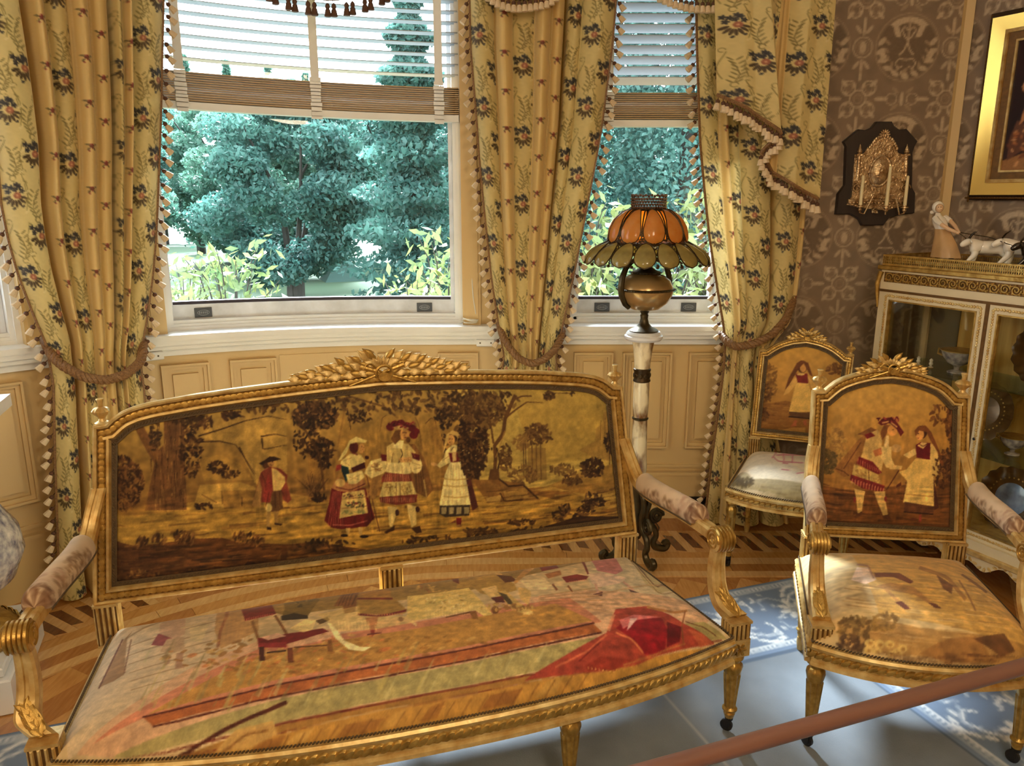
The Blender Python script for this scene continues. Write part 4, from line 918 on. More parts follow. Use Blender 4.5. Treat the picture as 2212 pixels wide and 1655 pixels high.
def fluted_block(t, x, y, z0, z1, w, name='fluted_block', rosette=None):
    m = MB(); m.box((-w / 2, -w / 2, z0), (w / 2, w / 2, z1)); m.cm = 1
    e = w * 0.1
    for A in range(4):
        M_ = Matrix.Rotation(A * math.pi / 2, 4, 'Z'); q = MB(); ribs(q, w * 0.98, z0 + 0.006, z1 - 0.006, -w / 2 - 0.0005, 4); m.add(q.v, q.f, M_)
    m.box((-w / 2 - 0.004, -w / 2 - 0.004, z1 - 0.006), (w / 2 + 0.004, w / 2 + 0.004, z1 + 0.002)); m.box((-w / 2 - 0.002, -w / 2 - 0.002, z0), (w / 2 + 0.002, w / 2 + 0.002, z0 + 0.006))
    o = m.build(name, ['gilt_deep', 'gilt_pale'], t, M=Matrix.Translation((x, y, 0)))
    if rosette:
        r0, r1 = rosette; b = MB(); b.box((-w / 2 - 0.002, -w / 2 - 0.002, r0), (w / 2 + 0.002, w / 2 + 0.002, r1), bev=0.002); c = b.build('rosette_block', 'gilt_pale', t, M=Matrix.Translation((x, y, 0)))
        zc = (r0 + r1) / 2; h = (r1 - r0) / 2
        for A in range(4):
            q = MB()
            for k in range(6): a = k * math.pi / 3; dome(q, (0.55 * h * math.cos(a), -w / 2 - 0.002, zc + 0.55 * h * math.sin(a)), (math.cos(a), 0, math.sin(a)), (0, -1, 0), h * 0.36, h * 0.22, 0.005, 6)
            dome(q, (0, -w / 2 - 0.002, zc), (1, 0, 0), (0, -1, 0), h * 0.25, h * 0.25, 0.008, 6)
            q.build('rosette', 'gilt', c, M=Matrix.Rotation(A * math.pi / 2, 4, 'Z'))
    return o

class Back:
    """picture-framed upholstered back in a raked plane; x across, z up, normal towards the sitter"""
    def __init__(s, cx0, cx1, hw0, hw1, z0, z1, arch, y0, k, fw):
        s.cx0, s.cx1, s.hw0, s.hw1, s.z0, s.z1, s.y0, s.k, s.fw = cx0, cx1, hw0, hw1, z0, z1, y0, k, fw
        d = np.array([a[0] for a in arch]); z = np.array([a[1] for a in arch]); s.nl = math.sqrt(1 + k * k); s.N = np.array([0, -1 / s.nl, k / s.nl])
        xs = np.linspace(-hw1 + d[0], hw1 - d[0], 90); top = [(cx1 + x, np.interp(hw1 - abs(x), d, z)) for x in xs]
        s.outline = [(cx0 - hw0, z0)] + [(cx0 + (cx1 - cx0) * t - (hw0 + (hw1 - hw0) * t), z0 + (z1 - z0) * t) for t in (0.25, 0.5, 0.75)] + [(cx1 - hw1, z1), (cx1 - hw1 + d[0] * 0.6, z1)] + top + [(cx1 + hw1 - d[0] * 0.6, z1), (cx1 + hw1, z1)] + [(cx0 + (cx1 - cx0) * t + (hw0 + (hw1 - hw0) * t), z0 + (z1 - z0) * t) for t in (0.75, 0.5, 0.25)] + [(cx0 + hw0, z0)]
    def p3(s, q, b=0.0): return np.array([q[0], s.y0 + s.k * (q[1] - s.z0), q[1]]) + s.N * b
    def build(s, t, pitch=0.36, cushion=0.026, res=0.003, canvas=None, gain=1.0):
        fw = s.fw; rings = []
        for a, b in ((0, -0.014), (0, 0.018), (fw * 0.10, 0.023), (fw * 0.22, 0.021), (fw * 0.24, 0.014), (fw * 0.72, 0.014), (fw * 0.74, 0.020), (fw * 0.88, 0.021), (fw, 0.012), (fw, -0.014)):
            rings.append([tuple(s.p3(q, b)) for q in offset_poly(s.outline, a)])
        m = MB(); m.loft(rings + [rings[0]], True, False); m.build('back_frame', 'gilt_pale', t)
        m = MB(); m.loft([[tuple(s.p3(q, 0.0148)) for q in offset_poly(s.outline, a)] for a in (fw * 0.25, fw * 0.71)], True, False); m.build('moulding_channel', 'gilt_deep', t)
        Q, T = resample(offset_poly(s.outline, fw * 0.48), fw * pitch); m = MB()
        for q, d in zip(Q, T):
            tt = np.array([d[0], s.k * d[1], d[1]]); tt /= np.linalg.norm(tt); dome(m, s.p3(q, 0.0148), tt, s.N, fw * 0.30, fw * 0.23, fw * 0.12)
        m.build('carved_coins', 'gilt', t, kind='stuff')
        Q, T = resample(offset_poly(s.outline, fw + 0.006), 0.0085); m = MB()
        for q, d in zip(Q, T):
            tt = np.array([d[0] * 0.8 - d[1] * 0.6, s.k * d[1], d[1] * 0.8 + d[0] * 0.6]); tt /= np.linalg.norm(tt); dome(m, s.p3(q, 0.010), tt, s.N, 0.0062, 0.0028, 0.004, 6)
        m.build('braid_trim', 'braid_dark', t, kind='stuff')
        m = MB(); m.loft([[tuple(s.p3(q, 0.011)) for q in offset_poly(s.outline, a)] for a in (fw * 0.98, fw + 0.014)], True, False); m.build('braid_tape', 'braid_dark', t)
        inn = offset_poly(s.outline, fw + 0.010); i0 = 4; i1 = len(inn) - 4
        tp = inn[4:len(inn) - 4]; tp = tp[np.argsort(tp[:, 0])]
        zb = s.z0 + fw + 0.010; nu = int((s.hw0 * 2) / res); nv = int((s.z1 - s.z0 + 0.06) / res)
        u = np.linspace(-1, 1, nu); v = np.linspace(0, 1, nv); Vv = v[:, None]; Z0 = zb + Vv * (s.z1 - zb); fr = (Z0 - s.z0) / (s.z1 - s.z0)
        hw = s.hw0 + (s.hw1 - s.hw0) * fr - fw - 0.010; cx = s.cx0 + (s.cx1 - s.cx0) * fr; X = cx + hw * u[None]
        top = np.interp(X, tp[:, 0], tp[:, 1]); Z = zb + Vv * (top - zb)
        du = np.minimum(1 - np.abs(u)[None] * np.ones_like(Z), 1) * hw; dv = np.minimum(Z - zb, top - Z); ed = np.maximum(np.minimum(du, dv), 0)
        B = 0.004 + cushion * (1 - np.exp(-ed / 0.03)) * (0.75 + 0.25 * np.minimum(1, ed / 0.12))
        P = np.stack([X, s.y0 + s.k * (Z - s.z0), Z], -1) + B[..., None] * s.N
        inst('tapestry_panel', grid_mesh('tapestry_panel', P, canvas.sample(X, Z, gain), 'tapestry'), t)
        m = MB(); m.prism([(q[0], q[1]) for q in offset_poly(s.outline, fw * 0.5)], 0, 1); V = [tuple(s.p3((x, y), -0.016 + 0.014 * z)) for x, y, z in m.v]; m.v = V; m.build('back_board', 'ivory_paint', t)
    def post_z(s, z, side, ins=0.0):
        f = (z - s.z0) / (s.z1 - s.z0); return s.cx0 + (s.cx1 - s.cx0) * f + side * (s.hw0 + (s.hw1 - s.hw0) * f - ins)
class Seat:
    def __init__(s, wf, wb, bow, yb, zr, H, crown, cxb=0.0, round_=2.2):
        s.wf, s.wb, s.bow, s.yb, s.zr, s.H, s.crown, s.cxb, s.rd = wf, wb, bow, yb, zr, H, crown, cxb, round_
    def front(s, u): return (u * s.wf, -s.bow * (1 - abs(u) ** s.rd))
    def xy(s, u, v):
        fx = u * s.wf; fy = -s.bow * (1 - np.abs(u) ** s.rd); bx = u * s.wb + s.cxb; return fx + (bx - fx) * v, fy + (s.yb - fy) * v
    def z(s, u, v):
        D = s.yb + s.bow; du = (1 - np.abs(u)) * s.wf; df = v * D; db = (1 - v) * D
        e = lambda d, q: 1 - np.exp(-np.maximum(d, 0) / q)
        return s.zr + s.H * np.minimum(np.minimum(e(du, 0.035), e(df, 0.05)), e(db, 0.03)) / 0.99 + s.crown * (1 - np.abs(u) ** 3) * np.sin(np.pi * np.clip(v, 0, 1) ** 0.8) ** 0.7
    def uv(s, x, y):
        u = x / s.wf; v = 0.5
        for _ in range(7):
            fy = -s.bow * (1 - np.minimum(1, np.abs(u)) ** s.rd); v = (y - fy) / (s.yb - fy); vv = np.clip(v, -0.3, 1.3); u = (x - s.cxb * vv) / (s.wf + (s.wb - s.wf) * vv)
        return u, v
    def mapper(s, Minv, box, step=10.0):
        """table of where each photo ray first meets the domed seat, in seat-plan metres"""
        gx = np.arange(box[0], box[2] + step, step); gy = np.arange(box[1], box[3] + step, step); PX, PY = np.meshgrid(gx, gy)
        D = np.stack([(PX - CXP) / F_PX, UP[1] * (CYP - PY) / F_PX + FW[1], UP[2] * (CYP - PY) / F_PX + FW[2]], -1)
        zs = np.linspace(s.zr + s.H + s.crown + 0.01, s.zr - 0.03, 70); best = np.full(PX.shape, np.nan); bx = np.zeros(PX.shape); by = np.zeros(PX.shape); A = np.array(Minv)
        for zg in zs:
            t = (zg + 0.005 - EYE) / D[..., 2]; Wd = D * t[..., None]; X = A[0, 0] * Wd[..., 0] + A[0, 1] * Wd[..., 1] + A[0, 3]; Y = A[1, 0] * Wd[..., 0] + A[1, 1] * Wd[..., 1] + A[1, 3]
            u, v = s.uv(X, Y); ins = (np.abs(u) <= 1.0) & (v >= 0) & (v <= 1); zsurf = np.where(ins, s.z(np.clip(u, -1, 1), np.clip(v, 0, 1)), s.zr - 0.02)
            hit = np.isnan(best) & (zg <= zsurf); best = np.where(hit, zg, best); last = np.isnan(best); bx = np.where(hit | last, X, bx); by = np.where(hit | last, Y, by)
        def f(px, py):
            i = min(max((py - box[1]) / step, 0), len(gy) - 1.001); j = min(max((px - box[0]) / step, 0), len(gx) - 1.001); a, b = int(i), int(j); p, q = i - a, j - b
            return tuple((T_[a, b] * (1 - q) + T_[a, b + 1] * q) * (1 - p) + (T_[a + 1, b] * (1 - q) + T_[a + 1, b + 1] * q) * p for T_ in (bx, by))
        return f
    def build(s, t, canvas, res, gain=1.0, railh=0.07, block=0.055):
        nu = int(2 * s.wf / res); nv = int((s.yb + s.bow) / res); q = np.linspace(-1, 1, nu); u = np.sign(q) * (1 - (1 - np.abs(q)) ** 1.25); w = np.linspace(0, 1, nv); v = w - 0.12 * np.sin(2 * np.pi * w) / (2 * np.pi) * 1.5
        U, V = np.meshgrid(u, v); X, Y = s.xy(U, V); Z = s.z(U, V); P = np.stack([X, Y, Z], -1)
        inst('tapestry_seat', grid_mesh('tapestry_seat', P, canvas.sample(X, Y, gain), 'tapestry'), t)
        # seat rails follow the bowed plan
        uf = np.linspace(-1, 1, 61); fpath = np.array([s.xy(a, 0.0) for a in uf]); o = 0.012
        def rail(path, name, outward):
            path = np.array(path); d = np.gradient(path, axis=0); d /= np.linalg.norm(d, axis=1)[:, None]; n = np.stack([d[:, 1], -d[:, 0]], 1) * outward
            sec = [(-0.03, 0.0), (o, 0.0), (o + 0.006, -0.006), (o + 0.004, -0.014), (o - 0.002, -0.018), (o - 0.002, -railh + 0.016), (o + 0.006, -railh + 0.012), (o + 0.008, -railh + 0.002), (o, -railh), (-0.03, -railh)]
            m = MB(); m.loft([[(path[i, 0] + n[i, 0] * a, path[i, 1] + n[i, 1] * a, s.zr + b) for a, b in sec] for i in range(len(path))]); m.build(name, 'gilt_pale', t)
            Q, T = resample(path, 0.021, False); m = MB()
            for c, d2 in zip(Q, T):
                nn = np.array([d2[1], -d2[0], 0]) * outward; t3 = np.array([d2[0] * 0.82, d2[1] * 0.82, 0.57 * (1 if outward > 0 else -1)]); dome(m, np.array([c[0], c[1], s.zr - railh * 0.48]) + nn * (o - 0.002), t3, nn, railh * 0.30, railh * 0.15, 0.008)
            m.build('gadroon_carving', 'gilt', t, kind='stuff')
            Q, T = resample(path, 0.0085, False); m = MB()
            for c, d2 in zip(Q, T):
                nn = np.array([d2[1], -d2[0], 0]) * outward; t3 = np.array([d2[0] * 0.75, d2[1] * 0.75, 0.66]); dome(m, np.array([c[0], c[1], s.zr + 0.004]) + nn * 0.004, t3, nn * 0.8 + np.array([0, 0, 0.6]), 0.0065, 0.003, 0.005, 6)
            m.build('braid_trim', 'braid_dark', t, kind='stuff')
        rail(fpath, 'front_rail', 1)
        rail([s.xy(-1.0, a) for a in np.linspace(0, 1, 12)], 'side_rail', -1); rail([s.xy(1.0, a) for a in np.linspace(0, 1, 12)], 'side_rail', 1)
        m = MB(); a, b = s.xy(-1, 1), s.xy(1, 1); m.box((a[0], b[1] - 0.02, s.zr - railh), (b[0], b[1] + 0.012, s.zr)); m.build('back_rail', 'gilt_pale', t)
def armrest(t, side, pts_rail, pad, scroll, support, pad_canvas, w=0.028):
    """pts_rail: swoop from the back post to the scroll; pad (i0,i1): padded stretch"""
    P = np.array(pts_rail, float); tt = np.linspace(0, 1, len(P)); s_ = np.linspace(0, 1, 50); Q = np.stack([np.interp(s_, tt, P[:, c]) for c in range(3)], 1)
    for _ in range(14): Q[1:-1] = 0.25 * Q[:-2] + 0.5 * Q[1:-1] + 0.25 * Q[2:]
    def bar(Q, w, h, name, mname='gilt_pale', taper=None):
        T = np.gradient(Q, axis=0); T /= np.linalg.norm(T, axis=1)[:, None]; S_ = np.cross(T, (0, 0, 1.0)); l = np.linalg.norm(S_, axis=1)[:, None]; S_ = np.where(l > 0.12, S_ / (l + 1e-9), np.array([side * -1.0, 0, 0]) * 1.0)
        S_ = np.tile(np.array([1.0, 0, 0]), (len(Q), 1)); U_ = np.cross(S_, T); U_ /= np.linalg.norm(U_, axis=1)[:, None]; rings = []
        for i in range(len(Q)):
            k = 1 if taper is None else np.interp(i / (len(Q) - 1), [0, 1], taper)
            rings.append([tuple(Q[i] + S_[i] * a * w * k + U_[i] * b * h * k) for a, b in ((-0.5, -0.35), (-0.36, -0.5), (-0.12, -0.5), (-0.08, -0.36), (0.08, -0.36), (0.12, -0.5), (0.36, -0.5), (0.5, -0.35), (0.5, 0.35), (0.36, 0.5), (0.12, 0.5), (0.08, 0.36), (-0.08, 0.36), (-0.12, 0.5), (-0.36, 0.5), (-0.5, 0.35))])
        m = MB(); m.loft(rings); return m.build(name, mname, t)
    bar(Q, w * 1.25, w * 1.1, 'arm_rail')
    i0, i1 = int(pad[0] * 49), int(pad[1] * 49); A = Q[i0:i1 + 1]; n = 60; f = np.linspace(0, 1, n); A = np.stack([np.interp(f, np.linspace(0, 1, len(A)), A[:, c]) for c in range(3)], 1); A[:, 2] += w * 0.5
    e = np.minimum(1, np.minimum(f, 1 - f) / 0.09); r_ = np.sqrt(np.clip(1 - (1 - e) ** 2, 0, 1)); r_ = 0.25 + 0.75 * r_; r_[0] = r_[-1] = 0.02
    k = 36; ang = np.linspace(-0.5, math.pi + 0.5, k); G = np.zeros((n, k, 3))
    rx, rz = w * 1.02, w * 1.25
    G[..., 0] = A[:, 0:1] + rx * r_[:, None] * np.cos(ang)[None]; G[..., 1] = A[:, 1:2]; G[..., 2] = A[:, 2:3] + rz * r_[:, None] * np.maximum(np.sin(ang), -0.35)[None]
    inst('arm_pad', grid_mesh('arm_pad', G, pad_canvas.sample(np.tile(ang[None] / 4.2 * 0.12, (n, 1)), np.tile(f[:, None] * 0.3, (1, k))), 'tapestry'), t)
    m = MB()
    for sx in (-1, 1):
        for c in A[2:-2:1]: dome(m, c + np.array([sx * w * 0.98, 0, -w * 0.42]), (0, 1, 0), (sx, 0, 0), 0.0035, 0.0035, 0.003, 6)
    m.build('nail_trim', 'braid_dark', t, kind='stuff')
    # hand scroll
    c = np.array(scroll); R0 = w * 1.02; m = MB(); m.lathe([(R0 * 0.8, -w * 0.8), (R0, -w * 0.72), (R0, w * 0.72), (R0 * 0.8, w * 0.8)], 26, M=TRS(c, ry=R_(90)))
    sc = m.build('hand_scroll', 'gilt_pale', t)
    for sx in (-1, 1):
        a = np.linspace(0, 4.6 * math.pi, 50); rr = R0 * 0.95 * (1 - a / a[-1] * 0.85); m = MB(); m.tube(np.stack([np.full(50, c[0] + sx * w * 0.8), c[1] - rr * np.cos(a), c[2] + rr * np.sin(a)], 1), 0.0035, 5); m.build('volute', 'gilt', sc)
    m = MB()
    for kx in (-2, -1, 0, 1, 2):
        a = np.linspace(-0.6, 2.6, 14); m.tube(np.stack([np.full(14, c[0] + kx * w * 0.3), c[1] - (R0 + 0.002) * np.cos(a - 0.3), c[2] + (R0 + 0.002) * np.sin(a - 0.3)], 1), [0.002, 0.006, 0.006, 0.002], 6)
    m.build('acanthus_wrap', 'gilt', sc)
    S_ = np.array(support, float); tt = np.linspace(0, 1, len(S_)); Q2 = np.stack([np.interp(np.linspace(0, 1, 30), tt, S_[:, c]) for c in range(3)], 1)
    for _ in range(10): Q2[1:-1] = 0.25 * Q2[:-2] + 0.5 * Q2[1:-1] + 0.25 * Q2[2:]
    bar(Q2, w * 1.3, w * 1.15, 'arm_support', taper=(0.85, 1.3))
    # acanthus leaf hugging the foot of the support
    T_ = Q2[-12] - Q2[-1]; T_ /= np.linalg.norm(T_); Sx = np.array([1.0, 0, 0]); Sx = Sx - T_ * (Sx @ T_); Sx /= np.linalg.norm(Sx); Nf = np.cross(T_, Sx)
    if Nf[1] > 0: Nf = -Nf; Sx = -Sx
    def leafM(p, L, wd, th, ang): 
        X_ = math.cos(ang) * T_ + math.sin(ang) * Sx; Y_ = np.cross(Nf, X_); return Matrix(((X_[0], Y_[0], Nf[0], p[0]), (X_[1], Y_[1], Nf[1], p[1]), (X_[2], Y_[2], Nf[2], p[2]), (0, 0, 0, 1))) @ Matrix.Diagonal((L, wd, th, 1))
    inst('acanthus_leaf', LEAF, t, leafM(Q2[-1] + Nf * w * 0.60, 0.115, 0.075, 0.04, 0.0))
    for kk in range(4):
        for sx in (-1, 1): inst('acanthus_lobe', LEAF, t, leafM(Q2[-1] + Nf * w * 0.66 + T_ * (0.002 + kk * 0.021), 0.034, 0.034, 0.022, sx * 0.5))
def crest(t, bk, x0, half, hgt, seed, n=9, trophy=True):
    r = random.Random(seed); B = lambda x, dz, b: Vector(bk.p3((x, zt(x) + dz), b))
    tp = np.array(bk.outline); tp = tp[4:-4]; tp = tp[np.argsort(tp[:, 0])]; zt = lambda x: float(np.interp(x, tp[:, 0], tp[:, 1]))
    m = MB(); s = hgt
    if trophy:                                     # crossed quiver and torch, small lyre ring, ribbon
        for sx in (-1, 1):
            a = B(x0 - sx * s * 1.9, -s * 0.62, 0.024); b = B(x0 + sx * s * 1.25, s * 0.42, 0.026); m.tube([tuple(a), tuple(a.lerp(b, 0.5)), tuple(b)], [s * 0.05, s * 0.09, s * 0.16], 8)
        q = B(x0 + s * 0.1, -0.05 * s, 0.026); m.tube([tuple(q + Vector((s * 0.45 * math.cos(a), -0.002, s * 0.42 * math.sin(a)))) for a in np.linspace(0, 2 * math.pi, 21)[:-1]], s * 0.10, 6, True)
        for k in range(3): dome(m, tuple(q + Vector(((k - 1) * s * 0.28, 0.0, -s * 0.1 * k))), (1, 0, 0), (0, -1, 0), s * 0.15, s * 0.15, s * 0.1)
        pts = [tuple(B(x0 + s * (-1.1 + 2.2 * f), s * (0.25 + 0.28 * math.sin(f * 9)), 0.03)) for f in np.linspace(0, 1, 24)]; m.tube(pts, s * 0.05, 5)
        m.prism([(x0 + s * 0.36 * math.cos(a) + 0.1 * s, -s * 0.28 + s * 0.26 * math.sin(a)) for a in np.linspace(0, 6.28, 14)[:-1]], 0, 1); k0 = len(m.v) - 26
        for i in range(k0, len(m.v)): x, y, z = m.v[i]; m.v[i] = tuple(B(x, y, 0.02 + 0.016 * z))
    else: m.ellip(tuple(B(x0, 0.1 * s, 0.012)), (s * 0.5, s * 0.25, s * 0.45), 12, 8)
    c = m.build('crest', 'gilt', t)
    for sx in (-1, 1):
        for i in range(n):
            f = i / n; x = x0 + sx * (s * 0.2 + (half - s * 0.55) * f); h = s * (1.0 - f) ** 1.1 + 0.1 * s
            for k in range(3):
                L = hgt * (0.88 - 0.22 * f) * (0.9 + 0.25 * r.random()); an = sx * R_(-4 - 20 * k * (1 - 0.4 * f) + 16 * (r.random() - 0.5) + 10 * f)
                p = B(x + sx * 0.1 * s * r.random(), h * (-0.05 + 0.36 * k), 0.016 - 0.003 * k + 0.006 * r.random()); o = inst('leaf', LEAF_W if (i + k) % 2 else LEAF, c)
                o.matrix_local = Matrix.Translation(p) @ Matrix.Rotation(an, 4, 'Y') @ (Matrix.Rotation(0 if sx > 0 else math.pi, 4, 'Z')) @ Matrix.Rotation(R_(66) * (1 if sx > 0 else -1), 4, 'X') @ Matrix.Diagonal((L, L * 0.95, L * 0.7, 1))
    for k in range(4):                              # crown of the garland
        a = R_(50 + 27 * k); o = inst('leaf', LEAF_W, c); o.matrix_local = Matrix.Translation(B(x0 + s * 0.15 * math.cos(a), s * 0.35, 0.014)) @ Matrix.Rotation(-a, 4, 'Y') @ Matrix.Rotation(R_(75), 4, 'X') @ Matrix.Diagonal((s * 0.62, s * 0.6, s * 0.5, 1))
# ================================================================ woven pictures
def frame_map(M, p_local, n_local):
    """photo pixel -> (x, z) on the raked back plane of a piece of furniture placed by matrix M"""
    Mi = M.inverted(); p = np.array(M @ Vector(p_local)); n = np.array(M.to_3x3() @ Vector(n_local))
    def f(px, py): q = Mi @ Vector(at_plane(px, py, p, n)); return q.x, q.z
    return f
def ground_streaks(c, box, n, ln=60, slope=-0.1):
    c.streaks(box, n, ln, 5, [(110, 66, 28), (140, 92, 40), (196, 148, 66), (90, 54, 24)], 0.5, slope)
def sofa_back_picture(c):
    c.frame(0, 0, 1)
    g = np.linspace(0, 1, c.h)[:, None, None]; c.A[:] = np.array((120, 72, 30)) * (1 - g) + np.array((190, 146, 70)) * g
    c.mottle(0.07, 50, 3)
    c.poly([(980, 800), (1365, 830), (1372, 1040), (1040, 1060)], (198, 158, 78), 0.9)                       # pale sky on the right
    c.poly([(1100, 830), (1300, 840), (1340, 980), (1150, 1010)], (176, 132, 58), 0.5)
    c.poly([(205, 1105), (420, 1085), (700, 1085), (1040, 1050), (1150, 1068), (1200, 1080), (1372, 1020), (1390, 1200), (205, 1330)], (178, 130, 56))
    ground_streaks(c, (215, 1090, 1360, 1220), 160, 70)
    # left: bush, great tree with ivy
    c.frame(200, 860, 3.94)
    c.leaves((250, 740), (190, 230), 620, 20, [(86, 52, 26), (110, 68, 32), (66, 38, 20), (134, 88, 42)])
    c.poly([(600, 150), (770, 150), (790, 500), (805, 950), (450, 960), (530, 560), (340, 250), (410, 225), (560, 450), (610, 400)], (124, 80, 40))
    for k in range(90): x = 500 + 290 * c.rg.random(); y = 180 + 700 * c.rg.random(); c.line([(x, y), (x + 8 * (c.rg.random() - .5), y + 60), (x + 14 * (c.rg.random() - .5), y + 120)], 9, [(96, 58, 28), (170, 122, 60), (72, 42, 20)][k % 3], 0.75, True)
    for k in range(12): t = k / 12; c.line([(360 + 200 * t, 260 + 250 * t), (400 + 190 * t, 330 + 260 * t)], 14, [(112, 70, 30), (140, 92, 42)][k % 2], 0.7)
    c.leaves((840, 420), (100, 270), 170, 22, [(52, 30, 16), (72, 42, 20), (96, 60, 28), (120, 80, 38)]); c.leaves((530, 330), (50, 120), 60, 18, [(64, 40, 20), (92, 58, 26)])
    c.leaves((830, 190), (180, 40), 60, 20, [(70, 44, 22), (96, 62, 30)]); c.leaves((1180, 160), (110, 40), 30, 22, [(62, 36, 18), (84, 50, 24)], ang=0.4)
    c.line([(1010, 160), (1000, 220), (1040, 300)], 10, (62, 36, 18)); c.line([(1060, 250), (1110, 300), (1220, 300)], 9, (62, 36, 18))
    c.leaves((950, 220), (80, 50), 26, 20, [(84, 50, 24), (110, 70, 34)])
    c.leaves((330, 110), (330, 60), 130, 22, [(84, 52, 26), (112, 74, 36), (62, 38, 20)]); c.leaves((1100, 80), (420, 40), 90, 20, [(96, 62, 30), (76, 46, 22)])
    # cliff and boulders
    c.poly([(860, 320), (1240, 170), (1655, 180), (1655, 900), (1380, 720), (1260, 420), (1100, 380)], (182, 136, 64), 0.85)
    c.poly([(1170, 340), (1290, 330), (1420, 640), (1380, 700), (1240, 430)], (184, 138, 66), 0.9); c.poly([(900, 520), (1080, 480), (1260, 560), (1370, 700), (950, 700)], (176, 128, 58), 0.8)
    for P in ([(870, 380), (1080, 370), (1220, 400), (1390, 650)], [(1250, 420), (1320, 560), (1380, 660)], [(900, 330), (1100, 270), (1300, 200), (1500, 160), (1655, 190)], [(1440, 340), (1450, 440), (1655, 400)], [(1430, 330), (1560, 310), (1655, 330)]): c.line(P, 13, (70, 42, 20), 0.95, True)
    c.leaves((1070, 590), (90, 50), 50, 18, [(52, 30, 16), (84, 52, 26)]); c.leaves((1180, 650), (90, 30), 36, 16, [(66, 40, 20), (96, 62, 30)])
    c.poly([(915, 740), (1260, 715), (1390, 760), (1370, 930), (1120, 935), (870, 900)], (186, 138, 64)); c.poly([(1110, 790), (1390, 780), (1380, 935), (1120, 935)], (164, 116, 52)); c.line([(1100, 790), (1110, 900)], 8, (90, 56, 26)); c.line([(1270, 840), (1275, 920)], 7, (90, 56, 26)); c.line([(930, 820), (1060, 890)], 7, (120, 78, 36))
    c.leaves((950, 920), (80, 26), 30, 18, [(60, 36, 18), (84, 52, 26)])
    c.poly([(90, 960), (260, 970), (460, 860), (480, 960), (300, 1010), (110, 1010)], (150, 100, 44), 0.6)
    # dark foreground on the left
    c.poly([(110, 1230), (350, 1260), (560, 1240), (870, 1195), (1110, 1190), (1250, 1230), (1655, 1250), (1655, 1500), (1200, 1560), (110, 1655)], (104, 62, 28), 0.95); c.streaks((130, 1250, 1600, 1560), 110, 160, 14, [(66, 38, 18), (150, 100, 46), (84, 48, 22), (130, 80, 36)], 0.7, -0.08)
    for x, y in ((420, 1230), (570, 1200), (740, 1180), (820, 1200), (1250, 1190), (1330, 1190), (1400, 1220)): c.leaves((x, y), (60, 45), 26, 26, [(80, 48, 22), (112, 70, 32), (140, 94, 44)], ang=-1.1, aspect=0.3)
    c.leaves((430, 1520), (130, 50), 40, 22, [(150, 104, 50), (120, 76, 36), (84, 50, 24)]); c.leaves((230, 1580), (120, 40), 30, 22, [(130, 84, 40), (90, 54, 26)]); c.leaves((900, 1520), (180, 50), 60, 20, [(66, 38, 18), (90, 54, 26)])
    c.poly([(1270, 1480), (1320, 1400), (1380, 1410), (1390, 1470)], (70, 40, 20)); c.poly([(1540, 1440), (1600, 1330), (1655, 1290), (1655, 1420)], (128, 82, 38))
    c.frame(0, 0, 1); c.poly([(610, 1178), (680, 1172), (760, 1186), (840, 1200), (930, 1192), (1000, 1178), (1060, 1165), (1120, 1158), (1120, 1230), (700, 1290), (600, 1260)], (96, 56, 26), 0.85); c.streaks((600, 1185, 1100, 1240), 60, 70, 6, [(66, 38, 18), (150, 100, 46), (84, 48, 22)], 0.7, -0.14); c.leaves((700, 1180), (70, 14), 40, 7, [(66, 40, 20), (90, 56, 28)]); c.leaves((980, 1170), (120, 12), 60, 6, [(66, 40, 20), (90, 56, 28)])
    # middle: branch with leaves over the cliff, grass tuft
    c.frame(520, 880, 5.517)
    c.poly([(730, 210), (780, 420), (1090, 870), (1000, 960), (830, 880), (790, 560)], (150, 104, 46), 0.9); c.line([(780, 440), (760, 390), (830, 280)], 20, (44, 26, 14))
    c.leaves((880, 110), (270, 160), 320, 38, [(48, 28, 16), (74, 46, 22), (108, 70, 34), (140, 96, 46)], aspect=0.35); c.leaves((950, 500), (170, 130), 120, 34, [(48, 28, 16), (70, 42, 20), (100, 64, 30)], aspect=0.35); c.leaves((1000, 670), (60, 70), 40, 30, [(52, 30, 16), (84, 52, 26)], aspect=0.35)
    for k in range(60): a = -1.57 + 1.5 * (c.rg.random() - .5); L = 150 + 160 * c.rg.random(); c.line([(850 + 120 * (c.rg.random() - .5), 1060), (850 + L * math.cos(a), 1060 + L * math.sin(a))], 10, [(80, 48, 24), (110, 72, 34), (140, 96, 48)][k % 3], 0.9, True)
    c.leaves((930, 1080), (90, 40), 40, 26, [(52, 30, 16), (70, 42, 20)])
    c.poly([(560, 1020), (800, 1060), (790, 1170), (600, 1200), (520, 1150)], (178, 130, 60), 0.8); c.poly([(1140, 250), (1230, 20), (1290, 240), (1530, 300), (1655, 300), (1655, 900), (1230, 700)], (176, 126, 56), 0.6); c.line([(1240, 20), (1190, 280), (1150, 480)], 22, (150, 104, 50), 0.8); c.line([(1270, 20), (1310, 270)], 10, (92, 56, 26), 0.8)
    c.leaves((1400, 120), (160, 70), 46, 24, [(60, 36, 18), (92, 58, 28)])
